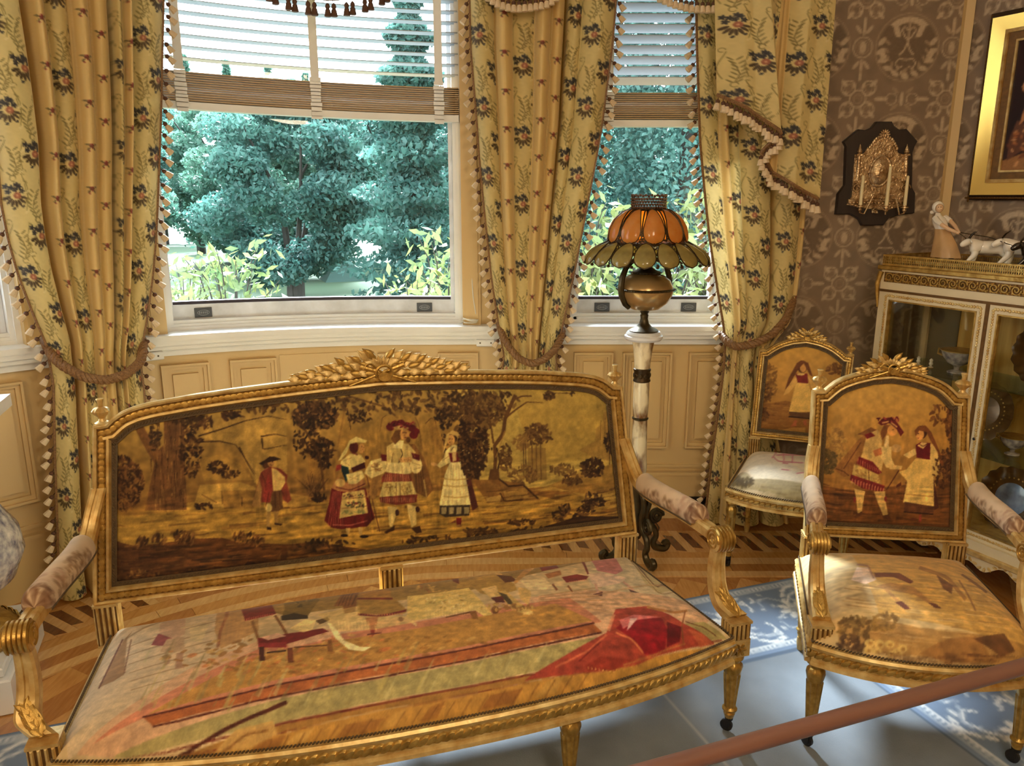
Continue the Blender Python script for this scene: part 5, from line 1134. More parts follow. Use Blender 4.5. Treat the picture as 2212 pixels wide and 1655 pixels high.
    c.frame(0, 0, 1); c.tex((205, 1075, 1380, 1320), 0.26, 20, 4, 11); c.tex((205, 1150, 1000, 1320), 0.18, 12, 5, 12); c.tex((205, 820, 1100, 1090), 0.15, 9, 9, 13); c.tex((205, 800, 1380, 1100), 0.07, 30, 30, 14); c.tex((420, 880, 720, 1080), 0.15, 8, 22, 15); c.leaves((900, 868), (240, 26), 200, 7, [(96, 62, 30), (120, 82, 40), (70, 44, 22)], 0.8); c.leaves((660, 930), (30, 60), 60, 6, [(84, 52, 26), (60, 36, 18)]); c.leaves((1010, 930), (60, 80), 120, 6, [(84, 54, 26), (110, 74, 36), (62, 38, 20)]); c.leaves((560, 880), (140, 14), 70, 6, [(90, 58, 28), (112, 74, 36)]); c.line([(640, 900), (690, 980), (700, 1060)], 5, (96, 60, 28), 0.8); c.line([(700, 880), (760, 860), (830, 880), (860, 905)], 4, (96, 60, 28), 0.7); c.frame(520, 880, 5.517)
    # man in a red coat and broad hat
    c.poly([(160, 1180), (135, 1165), (240, 780), (330, 700), (480, 735), (560, 810), (545, 890), (605, 1100), (560, 1140), (500, 1100), (480, 980), (380, 1010), (350, 1135), (245, 1130), (255, 960)], (140, 66, 40)); c.poly([(160, 1180), (135, 1165), (225, 850), (250, 960), (230, 1190)], (166, 118, 60))
    c.poly([(330, 780), (300, 900), (255, 1120), (345, 1130), (375, 930)], (156, 62, 42)); c.poly([(370, 720), (425, 740), (525, 830), (530, 900), (480, 985), (390, 1000), (380, 850)], (212, 168, 92)); c.line([(440, 860), (530, 860)], 26, (200, 150, 80))
    c.poly([(380, 1005), (485, 985), (505, 1200), (430, 1250), (335, 1240), (360, 1130)], (112, 72, 36)); c.ell((335, 1195), (40, 50), (210, 170, 96)); c.poly([(300, 1240), (362, 1250), (345, 1425), (310, 1425)], (182, 134, 68)); c.poly([(395, 1235), (452, 1240), (440, 1375), (408, 1375)], (170, 122, 60)); c.poly([(310, 1420), (365, 1430), (366, 1460), (315, 1462)], (66, 38, 20)); c.poly([(400, 1375), (500, 1388), (480, 1408), (408, 1398)], (66, 38, 20))
    c.ell((300, 690), (42, 44), (100, 58, 28)); c.ell((362, 662), (42, 46), (190, 132, 70)); c.poly([(218, 672), (300, 622), (345, 588), (412, 590), (485, 620), (400, 642), (300, 662), (250, 692)], (66, 38, 20)); c.line([(350, 670), (356, 690)], 6, (110, 60, 30)); c.line([(300, 1180), (340, 1010)], 6, (90, 40, 26))
    # woman in red skirt and flowered apron
    c.poly([(1080, 960), (1210, 1000), (1480, 960), (1595, 1310), (1500, 1425), (1200, 1455), (1080, 1435), (995, 1350), (1060, 1100)], (112, 36, 28)); 
    for k in range(7): c.line([(1100 + k * 14, 1000), (1040 + k * 30, 1420)], 9, (176, 96, 66), 0.7)
    c.poly([(1210, 1020), (1470, 980), (1515, 1260), (1330, 1290), (1170, 1325)], (210, 168, 94)); [c.line([(1200, y), (1500, y - 30)], 12, (150, 100, 54), 0.8) for y in (1095, 1205)]; c.leaves((1350, 1060), (130, 30), 30, 14, [(120, 50, 36), (96, 84, 50)]); c.leaves((1350, 1160), (140, 34), 36, 16, [(120, 50, 36), (90, 80, 46)]); c.leaves((1340, 1250), (140, 26), 20, 22, [(140, 128, 72), (170, 150, 84)])
    c.line([(1090, 1400), (1300, 1410), (1510, 1350)], 14, (196, 110, 80), 0.8); c.poly([(1080, 960), (1150, 830), (1250, 900), (1470, 860), (1490, 930), (1300, 1015), (1150, 995)], (176, 116, 66)); c.line([(1130, 950), (1300, 990), (1480, 910)], 12, (110, 50, 34)); c.ell((1180, 900), (60, 50), (206, 160, 90))
    c.poly([(1195, 640), (1300, 555), (1430, 570), (1485, 650), (1400, 690), (1300, 745), (1185, 680)], (222, 184, 108)); c.poly([(1310, 725), (1470, 655), (1485, 720), (1335, 775)], (84, 28, 22)); c.poly([(1190, 690), (1280, 715), (1295, 800), (1250, 895), (1200, 760)], (42, 52, 44)); c.poly([(1250, 800), (1440, 755), (1475, 830), (1380, 910), (1285, 915)], (226, 190, 116)); c.poly([(1140, 690), (1200, 680), (1190, 740), (1130, 760)], (150, 60, 44))
    c.ell((1345, 480), (54, 72), (92, 38, 24)); c.ell((1435, 492), (38, 60), (200, 140, 72)); c.poly([(1290, 400), (1370, 352), (1502, 400), (1480, 424), (1380, 420), (1300, 440), (1262, 545), (1200, 620), (1158, 642), (1200, 560), (1260, 470)], (222, 186, 108)); c.line([(1455, 480), (1468, 482)], 7, (80, 40, 22)); c.line([(1452, 528), (1464, 528)], 7, (120, 50, 36)); c.line([(1320, 540), (1390, 570)], 12, (120, 40, 30))
    c.poly([(1250, 1440), (1305, 1440), (1290, 1520), (1260, 1520)], (196, 150, 82)); c.poly([(1395, 1430), (1450, 1430), (1445, 1530), (1415, 1530)], (196, 150, 82)); c.ell((1235, 1533), (46, 18), (48, 24, 18)); c.ell((1470, 1547), (52, 20), (48, 24, 18)); c.line([(1490, 790), (1655, 1490)], 10, (96, 52, 28)); c.ell((1500, 600), (26, 22), (60, 20, 18))
    # cavalier with plumed hat
    c.frame(780, 880, 5.517)
    c.poly([(240, 110), (560, 100), (640, 250), (900, 130), (960, 400), (940, 920), (820, 900), (780, 500), (640, 420), (220, 420), (60, 300)], (180, 130, 58), 0.6); c.line([(760, 200), (830, 130), (880, 160), (900, 300), (960, 420)], 9, (110, 70, 32)); c.line([(220, 290), (250, 130), (300, 100)], 8, (120, 80, 38)); c.line([(640, 120), (680, 200), (720, 500)], 12, (120, 80, 38), 0.7)
    c.poly([(860, 130), (960, 400), (965, 560), (840, 420), (790, 200)], (160, 112, 50), 0.8)
    c.poly([(230, 560), (60, 1070), (160, 1095), (260, 820)], (158, 110, 54)); c.poly([(560, 440), (630, 440), (740, 600), (855, 980), (775, 1075), (640, 1015), (560, 780)], (134, 88, 42)); [c.line([(640 + 22 * k, 620), (660 + 34 * k, 1010)], 8, (96, 58, 28), 0.8) for k in range(4)]; c.line([(740, 860), (775, 1070)], 14, (200, 156, 84))
    c.poly([(300, 470), (380, 420), (560, 440), (645, 540), (590, 665), (440, 675), (300, 665)], (208, 168, 96)); c.line([(470, 500), (490, 560), (440, 670)], 9, (70, 40, 24)); c.line([(380, 540), (360, 660)], 7, (110, 70, 36)); c.poly([(388, 398), (505, 398), (485, 495), (378, 485)], (230, 196, 124)); c.poly([(280, 765), (310, 660), (565, 665), (595, 785), (430, 805)], (232, 196, 124)); [c.line([(330 + 50 * k, 690), (320 + 55 * k, 780)], 6, (176, 130, 70), 0.7) for k in range(5)]
    c.poly([(110, 640), (250, 600), (305, 660), (270, 785), (120, 845), (30, 785)], (228, 190, 116)); c.leaves((170, 720), (70, 50), 14, 20, [(186, 140, 76), (150, 100, 54)]); c.ell((648, 695), (75, 95), (228, 190, 118)); c.poly([(440, 610), (590, 585), (605, 650), (460, 655)], (206, 150, 84)); c.poly([(230, 560), (300, 570), (300, 640), (240, 640)], (110, 36, 30)); c.poly([(590, 540), (690, 570), (690, 640), (610, 610)], (100, 32, 28))
    c.poly([(245, 830), (290, 780), (572, 800), (610, 885), (238, 895)], (136, 62, 40)); [c.line([(290 + 22 * k, 795), (280 + 24 * k, 880)], 9, (206, 140, 90), 0.75) for k in range(13)]
    c.poly([(262, 890), (600, 882), (665, 1065), (215, 1065)], (208, 172, 100)); c.leaves((340, 980), (70, 70), 26, 16, [(170, 130, 66), (150, 110, 56)]); c.leaves((540, 980), (70, 70), 26, 16, [(170, 130, 66), (150, 110, 56)]); c.line([(410, 900), (415, 1060)], 8, (110, 70, 36)); c.line([(455, 900), (465, 1060)], 8, (110, 70, 36))
    c.poly([(212, 1070), (665, 1035), (655, 1130), (420, 1165), (228, 1130)], (128, 58, 38)); [c.line([(240 + 24 * k, 1075), (240 + 24 * k, 1130)], 9, (206, 140, 90), 0.7) for k in range(17)]
    c.poly([(310, 1180), (425, 1190), (412, 1280), (372, 1425), (338, 1425)], (214, 174, 102)); c.poly([(540, 1150), (645, 1180), (655, 1400), (600, 1440), (558, 1280)], (214, 174, 102)); c.ell((425, 1255), (24, 40), (76, 40, 26)); c.ell((668, 1215), (26, 36), (76, 40, 26)); c.poly([(270, 1495), (400, 1415), (395, 1470), (300, 1512)], (76, 42, 22)); c.poly([(598, 1450), (700, 1415), (724, 1500), (660, 1515)], (76, 42, 22))
    c.poly([(350, 380), (400, 285), (475, 260), (465, 380), (400, 445)], (120, 76, 36)); c.ell((512, 325), (54, 68), (200, 140, 72)); c.ell((555, 390), (26, 36), (110, 68, 32)); c.line([(500, 300), (520, 305)], 8, (76, 40, 22)); c.line([(510, 360), (535, 362)], 9, (110, 40, 30)); [c.ell(p, (52, 44), (112, 34, 30)) for p in ((345, 240), (400, 205), (470, 195), (540, 225), (600, 250), (640, 290), (620, 335))]; c.poly([(370, 245), (470, 212), (570, 250), (520, 275), (400, 262)], (190, 144, 78)); c.leaves((480, 210), (170, 40), 24, 18, [(150, 60, 46), (80, 22, 22)])
    # girl with veil and white apron
    c.poly([(1225, 700), (1300, 860), (1388, 1190), (1320, 1235), (1255, 1000)], (92, 46, 32)); c.poly([(1000, 520), (1080, 450), (1200, 450), (1285, 490), (1388, 610), (1372, 722), (1262, 765), (1218, 690), (1240, 600), (1060, 655), (930, 725), (895, 690), (980, 600)], (230, 194, 120)); c.poly([(1035, 545), (1205, 535), (1240, 640), (1060, 655)], (116, 34, 30)); c.poly([(1075, 540), (1125, 540), (1130, 640), (1085, 645)], (206, 160, 96)); c.ell((862, 680), (42, 22), (206, 150, 84), rot=0.2)
    c.poly([(1050, 660), (1205, 650), (1300, 1165), (1080, 1195), (928, 1165), (990, 800)], (236, 202, 132)); [c.line([(970, y), (1120, y + 16), (1270, y)], 16, (186, 140, 70), 0.7) for y in (850, 930, 1060)]; [c.line([(1040 + 28 * k, 690), (975 + 52 * k, 1150)], 6, (196, 152, 84), 0.7) for k in range(6)]
    c.poly([(930, 1172), (1292, 1162), (1282, 1292), (1000, 1312), (930, 1272)], (74, 54, 38)); [c.poly([(950 + 90 * k, 1190), (1010 + 90 * k, 1190), (1010 + 90 * k, 1270), (950 + 90 * k, 1275)], (190, 160, 104), 0.8) for k in range(4)]
    c.poly([(1128, 1320), (1192, 1320), (1192, 1410), (1140, 1432)], (116, 36, 30)); c.ell((1165, 1420), (34, 18), (150, 104, 56)); c.poly([(1060, 1385), (1125, 1345), (1130, 1380)], (110, 60, 34))
    c.ell((1085, 350), (62, 60), (70, 40, 22)); c.ell((1066, 392), (46, 64), (206, 148, 78)); c.poly([(1008, 330), (1080, 276), (1165, 310), (1255, 470), (1200, 470), (1125, 345), (1050, 320), (1000, 480), (958, 600), (988, 430)], (204, 158, 84)); c.line([(1042, 380), (1060, 380)], 7, (80, 40, 22)); c.line([(1040, 420), (1056, 420)], 7, (120, 50, 36))
    c.leaves((1000, 100), (120, 120), 90, 28, [(56, 34, 18), (84, 54, 26), (120, 82, 40)]); c.leaves((1200, 60), (220, 70), 90, 28, [(100, 66, 32), (76, 48, 24), (130, 90, 44)])
    c.frame(520, 880, 5.517); dk = (72, 30, 22); lt = (232, 196, 126)
    for P in ([(250, 790), (300, 900), (290, 1100)], [(430, 720), (520, 790), (555, 850)], [(480, 990), (560, 1120)], [(330, 900), (370, 905)], [(410, 1010), (420, 1220)], [(460, 1010), (470, 1200)]): c.line(P, 8, dk, 0.7, True)
    for P in ([(260, 760), (330, 720)], [(400, 760), (420, 960)], [(440, 840), (510, 850)], [(245, 1000), (230, 1170)]): c.line(P, 8, (206, 140, 90), 0.6)
    for P in ([(1220, 640), (1330, 600)], [(1240, 660), (1300, 700)], [(1290, 830), (1400, 860)], [(1300, 870), (1420, 800)]): c.line(P, 7, (170, 120, 66), 0.8)
    for k in range(5): c.line([(1520 + 8 * k, 1000 + 60 * k), (1560 + 6 * k, 1340)], 7, (70, 22, 20), 0.6)
    c.ell((1440, 470), (6, 8), dk); c.ell((1452, 505), (5, 8), (150, 90, 50)); c.ell((345, 650), (6, 5), dk); c.ell((378, 650), (6, 5), dk); c.line([(352, 688), (374, 690)], 6, dk)
    c.frame(780, 880, 5.517)
    for P in ([(320, 480), (330, 650)], [(540, 460), (560, 640)], [(600, 520), (640, 600)], [(110, 690), (250, 640)], [(90, 760), (240, 720)], [(600, 660), (700, 690)], [(620, 740), (700, 720)]): c.line(P, 7, (160, 112, 58), 0.85)
    for P in ([(300, 900), (270, 1050)], [(560, 900), (600, 1050)], [(500, 900), (510, 1050)], [(350, 900), (345, 1050)]): c.line(P, 6, (160, 116, 60), 0.8)
    c.ell((492, 305), (8, 6), dk); c.ell((530, 308), (8, 6), dk); c.ell((512, 335), (7, 10), (160, 100, 52)); c.ell((1050, 378), (7, 6), dk); c.ell((1078, 380), (7, 6), dk); c.line([(1100, 470), (1060, 520)], 6, dk); c.line([(1270, 520), (1340, 620)], 7, (170, 122, 66)); c.line([(1300, 560), (1350, 680)], 7, (170, 122, 66)); c.line([(960, 640), (1040, 580)], 7, (170, 122, 66)); [c.line([(440 + 30 * k, 615), (455 + 34 * k, 650)], 5, (150, 96, 50)) for k in range(5)]
    c.frame(0, 0, 1); [c.tex(b_, 0.17, 4, 14, 20 + i_) for i_, b_ in enumerate(((540, 985, 632, 1145), (700, 940, 812, 1165), (780, 905, 945, 1150), (930, 925, 1040, 1140)))]
    # right: twisted tree, grove, cliffs, plants
    c.frame(1000, 830, 4.355)
    c.leaves((90, 560), (140, 340), 620, 24, [(70, 42, 22), (92, 58, 28), (120, 80, 38), (60, 36, 20)]); c.leaves((180, 240), (210, 160), 360, 26, [(110, 74, 36), (140, 100, 48), (88, 56, 28)])
    br = (112, 72, 34); c.line([(285, 900), (300, 700), (290, 580), (370, 470), (390, 330), (470, 160), (500, 110)], 34, br); c.line([(380, 330), (500, 240), (600, 175), (760, 180)], 20, br, 1, True); c.line([(280, 560), (250, 350), (215, 220)], 20, br, 1, True); c.line([(470, 160), (560, 120), (650, 120)], 14, br); c.line([(310, 600), (340, 720), (300, 900)], 14, (70, 42, 22)); c.line([(300, 690), (350, 560), (385, 440)], 9, (176, 126, 60), 0.8)
    c.poly([(230, 900), (250, 800), (330, 800), (345, 960), (300, 940)], br); c.leaves((820, 110), (60, 40), 24, 24, [(84, 54, 26), (112, 74, 36)]); c.leaves((400, 105), (60, 26), 16, 22, [(84, 54, 26)]); c.line([(760, 150), (860, 95), (1040, 95)], 6, (100, 64, 32)); c.leaves((1020, 98), (40, 16), 8, 16, [(84, 54, 26)])
    c.leaves((700, 470), (130, 100), 130, 22, [(112, 76, 38), (132, 92, 46), (96, 62, 32)]); c.leaves((540, 550), (80, 70), 70, 20, [(140, 100, 50), (156, 112, 56)]); [c.line([(x, 560), (x + 6, 900)], 10, (100, 66, 34), 0.8) for x in (640, 680, 720, 560, 580)]; c.poly([(600, 600), (770, 600), (780, 900), (600, 900)], (130, 90, 44), 0.5); c.leaves((560, 860), (140, 90), 90, 22, [(130, 92, 46), (150, 108, 54), (110, 74, 38)]); c.leaves((390, 700), (60, 130), 60, 22, [(96, 62, 30), (120, 82, 40)])
    c.poly([(1080, 620), (1240, 540), (1250, 420), (1320, 380), (1330, 280), (1420, 240), (1440, 180), (1500, 170), (1520, 760), (1240, 700)], (164, 120, 58), 0.75); [c.line([(x, 260 + (1480 - x) * 0.5), (x - 8, 460 + (1480 - x) * 0.4)], 8, (120, 82, 40), 0.7) for x in (1300, 1350, 1390, 1430, 1470)]; c.leaves((1430, 560), (90, 110), 110, 22, [(76, 46, 24), (100, 64, 32), (60, 36, 20)]); [c.line([(x, 640), (x, 770)], 8, (84, 52, 26)) for x in (1390, 1430, 1470)]
    c.poly([(780, 960), (1100, 830), (1480, 750), (1530, 780), (1530, 1000), (1100, 1060)], (164, 116, 52), 0.8); c.leaves((1210, 790), (110, 90), 100, 24, [(84, 52, 26), (112, 74, 36), (66, 40, 20)]); c.leaves((1010, 890), (100, 60), 60, 22, [(96, 60, 30), (120, 82, 40)]); c.leaves((930, 800), (120, 50), 60, 20, [(120, 84, 42), (140, 100, 50)])
    c.poly([(640, 1000), (820, 960), (1000, 1010), (1200, 1090), (1540, 1100), (1540, 1030), (1200, 1040), (900, 1000)], (196, 150, 70), 0.7)
    c.poly([(80, 900), (330, 900), (560, 940), (640, 1000), (720, 1090), (400, 1110), (220, 1110)], (140, 92, 42), 0.85); c.poly([(370, 1000), (590, 970), (610, 1060), (400, 1100)], (172, 124, 58)); c.poly([(210, 1070), (360, 1040), (340, 1110), (220, 1120)], (190, 142, 70)); c.line([(330, 890), (420, 960), (560, 950), (700, 1080)], 16, (80, 48, 24)); c.line([(340, 1020), (380, 1100), (560, 1090)], 10, (76, 46, 22))
    c.streaks((120, 1000, 1530, 1330), 90, 150, 12, [(90, 54, 26), (120, 78, 36), (196, 150, 72)], 0.6, -0.1)
    for x, y in ((900, 1250), (960, 1190), (1100, 1230), (1180, 1180), (1200, 1080), (1270, 1110), (1160, 1140)): c.leaves((x, y), (60, 60), 24, 24, [(62, 38, 20), (88, 56, 28), (124, 84, 42)], aspect=0.4)
    c.line([(1180, 1200), (1190, 1100), (1170, 1010)], 6, (70, 44, 22)); c.poly([(760, 1360), (1100, 1250), (1540, 1260), (1540, 1310), (900, 1400)], (66, 38, 20), 0.85); c.leaves((560, 1310), (130, 26), 40, 22, [(76, 46, 24), (100, 64, 32)]); c.leaves((150, 1400), (180, 40), 60, 24, [(80, 50, 26), (110, 72, 36)]); c.leaves((650, 1400), (200, 34), 50, 22, [(66, 40, 20), (90, 56, 28)])
    c.frame(0, 0, 1); c.tex((1040, 1040, 1380, 1180), 0.18, 18, 4, 31); c.tex((1280, 860, 1380, 1040), 0.15, 6, 16, 32); c.mottle(0.12, 6, 8); c.punch(1.25, 0.92); c.A *= np.array((0.98, 1.04, 1.04))
def sofa_seat_picture(c):
    c.frame(0, 0, 1); c.A[:] = (206, 176, 128); c.mottle(0.12, 40, 4)
    c.poly([(150, 1660), (150, 1440), (270, 1330), (420, 1300), (560, 1420), (300, 1560)], (204, 178, 142), 0.8); c.poly([(1250, 1180), (1400, 1180), (1600, 1330), (1560, 1390), (1400, 1330), (1280, 1300)], (206, 184, 146), 0.8)
    c.poly([(400, 1330), (840, 1240), (1360, 1170), (1400, 1215), (1000, 1280), (620, 1330)], (160, 126, 66), 0.95)       # dim back wall of the room
    c.frame(0, 1150, 3.277)
    [c.line([(890 + 6 * k, 760 + 60 * k), (1560 - 20 * k, 560 + 70 * k)], 7, (150, 116, 78), 0.6) for k in range(7)]; c.poly([(690, 1110), (880, 760), (940, 700), (900, 760), (880, 1010), (800, 1060)], (150, 106, 60), 0.75); c.line([(870, 760), (700, 1110)], 10, (120, 70, 44)); c.line([(930, 760), (880, 1000)], 8, (130, 84, 52))
    c.poly([(1400, 480), (1850, 480), (1830, 700), (1560, 830), (1520, 700), (1560, 560)], (176, 128, 74), 0.7); c.line([(1620, 560), (1560, 700), (1540, 820)], 20, (150, 90, 56), 0.7); [c.line([(1600 + 30 * k, 600), (1580 + 30 * k, 780)], 9, (196, 150, 94), 0.6) for k in range(7)]
    # page at the left
    c.poly([(1070, 800), (1120, 720), (1230, 720), (1200, 810)], (150, 80, 74)); c.poly([(1130, 660), (1250, 600), (1330, 590), (1310, 720), (1240, 760), (1130, 720)], (196, 158, 124)); c.poly([(1180, 760), (1300, 740), (1310, 830), (1220, 860), (1130, 850)], (190, 156, 118)); c.poly([(1200, 610), (1260, 570), (1345, 575), (1330, 600)], (128, 88, 70)); c.poly([(1170, 860), (1210, 870), (1200, 930), (1160, 950)], (176, 136, 104)); c.poly([(1250, 860), (1300, 850), (1290, 930), (1310, 960), (1240, 970)], (176, 136, 104)); c.line([(1280, 680), (1500, 630)], 10, (206, 176, 130)); c.poly([(1340, 680), (1480, 650), (1430, 780), (1350, 770)], (214, 188, 138), 0.8)
    # carpet with border, stone edge, planks
    c.frame(0, 0, 1)
    c.poly([(165, 1632), (420, 1440), (560, 1385), (900, 1330), (1270, 1275), (1560, 1340), (1500, 1400), (1000, 1490), (600, 1565), (250, 1655)], (206, 160, 120), 0.85)
    c.poly([(200, 1612), (430, 1462), (560, 1402), (900, 1345), (1230, 1292), (1300, 1345), (1000, 1410), (600, 1487), (320, 1548)], (196, 120, 86), 0.75)
    c.poly([(320, 1545), (480, 1455), (570, 1412), (900, 1358), (1200, 1305), (1280, 1343), (1000, 1398), (600, 1470)], (184, 136, 66), 0.95); c.leaves((760, 1415), (420, 45), 240, 9, [(206, 162, 92), (160, 108, 50), (196, 120, 66), (146, 104, 52)], 0.7, ang=-0.2, aspect=0.35)
    c.poly([(308, 1552), (600, 1482), (1000, 1408), (1282, 1350), (1300, 1366), (1000, 1428), (600, 1503), (330, 1570)], (176, 104, 54)); c.line([(308, 1552), (600, 1480), (1000, 1406), (1284, 1347)], 4, (96, 42, 24)); c.line([(330, 1572), (600, 1505), (1000, 1430), (1300, 1368)], 4, (96, 42, 24))
    c.poly([(240, 1640), (600, 1512), (1000, 1436), (1310, 1374), (1520, 1345), (1570, 1390), (1300, 1428), (1000, 1484), (600, 1565), (300, 1650)], (172, 152, 96)); c.streaks((300, 1430, 1300, 1560), 120, 24, 7, [(196, 178, 120), (150, 130, 80), (184, 160, 92)], 0.5, -2.0)
    c.poly([(200, 1690), (600, 1567), (1000, 1487), (1300, 1432), (1500, 1400), (1560, 1400), (1300, 1450), (1000, 1505), (600, 1590), (250, 1700)], (168, 122, 60)); c.line([(180, 1675), (600, 1567), (1000, 1487), (1300, 1431), (1560, 1385)], 4, (120, 52, 34)); c.line([(220, 1690), (600, 1588), (1000, 1504), (1300, 1450)], 3, (130, 70, 40))
    c.poly([(100, 1720), (600, 1592), (1000, 1507), (1300, 1452), (1580, 1400), (1590, 1440), (1000, 1570), (600, 1660), (100, 1760)], (190, 140, 66)); 
    for k, (x, w, col) in enumerate(((560, 60, (160, 108, 52)), (640, 40, (206, 160, 84)), (750, 80, (164, 112, 54)), (850, 30, (200, 152, 76)), (930, 34, (160, 108, 50)), (1060, 70, (156, 104, 50)), (1180, 40, (196, 150, 76)))): y = 1592 - (x - 600) * 0.21; c.poly([(x, y + 6), (x + w, y - 8), (x + w - 20, y + 32), (x - 24, y + 44)], col, 0.9)
    for x in range(480, 1300, 36): y = 1597 - (x - 600) * 0.21; c.line([(x, y), (x - 24, y + 50)], 2.5, (132, 88, 42), 0.8)
    c.line([(385, 1640), (500, 1570), (620, 1518)], 8, (92, 44, 24)); c.poly([(465, 1630), (510, 1580), (590, 1560), (600, 1590), (540, 1640)], (200, 158, 90), 0.9); c.line([(480, 1630), (530, 1590), (580, 1580)], 5, (150, 104, 54))
    # upset chair with red cover, feathers and hat
    c.frame(480, 1200, 3.03)
    c.poly([(108, 345), (290, 308), (352, 385), (150, 432)], (128, 32, 30)); [c.line([(160 + 15 * k, 430 - 3 * k), (164 + 15 * k, 412 - 3 * k)], 6, (196, 110, 84)) for k in range(12)]; c.line([(195, 430), (235, 545)], 20, (150, 104, 56)); c.line([(345, 395), (430, 530)], 18, (134, 88, 46)); c.poly([(230, 545), (400, 520), (660, 480), (700, 500), (430, 580), (240, 600)], (120, 32, 30)); c.poly([(250, 540), (360, 510), (420, 530), (300, 556)], (226, 176, 140)); c.poly([(425, 580), (700, 510), (715, 545), (440, 610)], (206, 160, 120)); c.poly([(235, 575), (420, 570), (420, 605), (240, 605)], (150, 52, 48))
    c.poly([(240, 600), (275, 600), (280, 690), (245, 695)], (84, 40, 26)); c.poly([(425, 610), (460, 605), (470, 705), (430, 706)], (120, 66, 36)); c.poly([(690, 555), (715, 550), (725, 635), (690, 635)], (140, 92, 46)); c.line([(290, 640), (420, 625)], 10, (70, 38, 22)); c.line([(470, 605), (690, 590)], 8, (96, 56, 30))
    c.poly([(440, 480), (540, 420), (620, 425), (590, 490), (530, 505)], (232, 200, 132)); c.poly([(610, 430), (690, 405), (705, 425), (640, 455)], (96, 70, 36)); c.poly([(685, 440), (720, 450), (800, 560), (900, 600), (975, 600), (930, 630), (830, 620), (740, 545)], (240, 216, 152)); c.poly([(390, 300), (450, 250), (540, 280), (640, 300), (600, 340), (560, 400), (470, 415), (385, 420), (410, 350)], (132, 104, 48)); c.poly([(385, 400), (470, 380), (560, 395), (560, 415), (390, 428)], (58, 40, 22)); c.leaves((480, 300), (80, 40), 26, 14, [(160, 130, 66), (96, 72, 34)])
    # gentleman stepping, back view
    c.poly([(730, 335), (880, 180), (900, 250), (870, 370), (800, 385), (790, 330)], (140, 90, 46)); [c.line([(760 + 22 * k, 330), (880, 190 + 20 * k)], 6, (96, 56, 30)) for k in range(5)]; c.poly([(890, 200), (1000, 170), (1100, 230), (1110, 290), (900, 290)], (176, 130, 66)); c.leaves((960, 165), (60, 24), 16, 16, [(80, 44, 26), (120, 70, 38)]); c.poly([(880, 290), (1115, 275), (1210, 360), (1200, 380), (1100, 395), (890, 385)], (168, 130, 66)); c.line([(885, 285), (1115, 285)], 12, (130, 54, 40)); c.line([(885, 388), (1010, 400), (1100, 388), (1205, 360)], 14, (120, 42, 36)); [c.line([(920 + 16 * k, 396), (920 + 16 * k, 380)], 5, (206, 130, 90)) for k in range(17)]
    c.poly([(935, 410), (1020, 405), (1005, 500), (1010, 540), (985, 540), (965, 480)], (150, 62, 46)); c.poly([(1000, 430), (1010, 490), (1000, 530)], (220, 160, 110)); c.ell((1010, 540), (28, 20), (190, 140, 76)); c.line([(950, 522), (1040, 512)], 8, (110, 50, 36)); c.ell((1170, 420), (18, 16), (80, 34, 28)); c.poly([(1190, 410), (1215, 405), (1273, 450), (1273, 470)], (226, 186, 130))
    c.poly([(620, 390), (900, 330), (900, 400), (1200, 400), (1273, 300), (1273, 440), (1000, 490), (760, 500), (700, 440)], (222, 186, 110), 0.55); [c.line([(760 + 22 * k, 430 + 0 * k), (764 + 22 * k, 495 - k)], 8, (236, 204, 136), 0.6) for k in range(10)]
    # table cloth, seated musician, stool
    c.frame(880, 1180, 3.03)
    c.poly([(0, 330), (110, 320), (400, 275), (560, 450), (500, 460), (440, 420), (60, 490), (0, 470)], (224, 190, 112)); c.poly([(115, 355), (250, 320), (255, 360), (120, 392)], (206, 180, 104), 0.8); [c.line([(120 + 18 * k, 420 - k * 2), (124 + 18 * k, 480 - k * 2)], 7, (240, 210, 142), 0.6) for k in range(22)]; c.leaves((250, 350), (150, 60), 40, 12, [(236, 206, 138), (190, 150, 80)]); c.leaves((120, 280), (60, 20), 14, 14, [(160, 110, 56), (206, 164, 92)])
    c.poly([(320, 280), (360, 190), (420, 150), (540, 150), (620, 200), (700, 250), (720, 290), (560, 330), (480, 310), (430, 270)], (184, 144, 72)); c.ell((480, 130), (50, 30), (150, 104, 52)); c.line([(430, 190), (520, 170), (620, 190)], 14, (206, 168, 96)); c.poly([(580, 190), (680, 200), (720, 230), (640, 240)], (110, 60, 32)); c.line([(700, 245), (820, 145)], 18, (200, 150, 86)); c.line([(795, 135), (825, 155)], 14, (220, 180, 120)); c.poly([(480, 280), (580, 260), (600, 320), (540, 340)], (224, 186, 118)); c.poly([(560, 310), (640, 290), (740, 380), (820, 430), (800, 455), (720, 430), (640, 370)], (206, 168, 98)); c.poly([(590, 300), (650, 320), (700, 390), (660, 380)], (90, 72, 38)); c.poly([(720, 270), (800, 280), (810, 320), (790, 390), (740, 350)], (214, 174, 104)); c.poly([(750, 430), (820, 430), (822, 448), (760, 452)], (220, 182, 112)); c.poly([(545, 340), (620, 330), (640, 370), (580, 370)], (104, 40, 30)); c.ell((575, 420), (26, 26), (130, 84, 40)); c.poly([(405, 430), (450, 425), (465, 480), (425, 482)], (150, 100, 50)); c.line([(250, 470), (410, 435)], 10, (120, 76, 36)); c.poly([(245, 195), (320, 190), (340, 250), (300, 240)], (120, 50, 36)); c.leaves((650, 400), (180, 24), 40, 14, [(206, 166, 92), (160, 112, 54)])
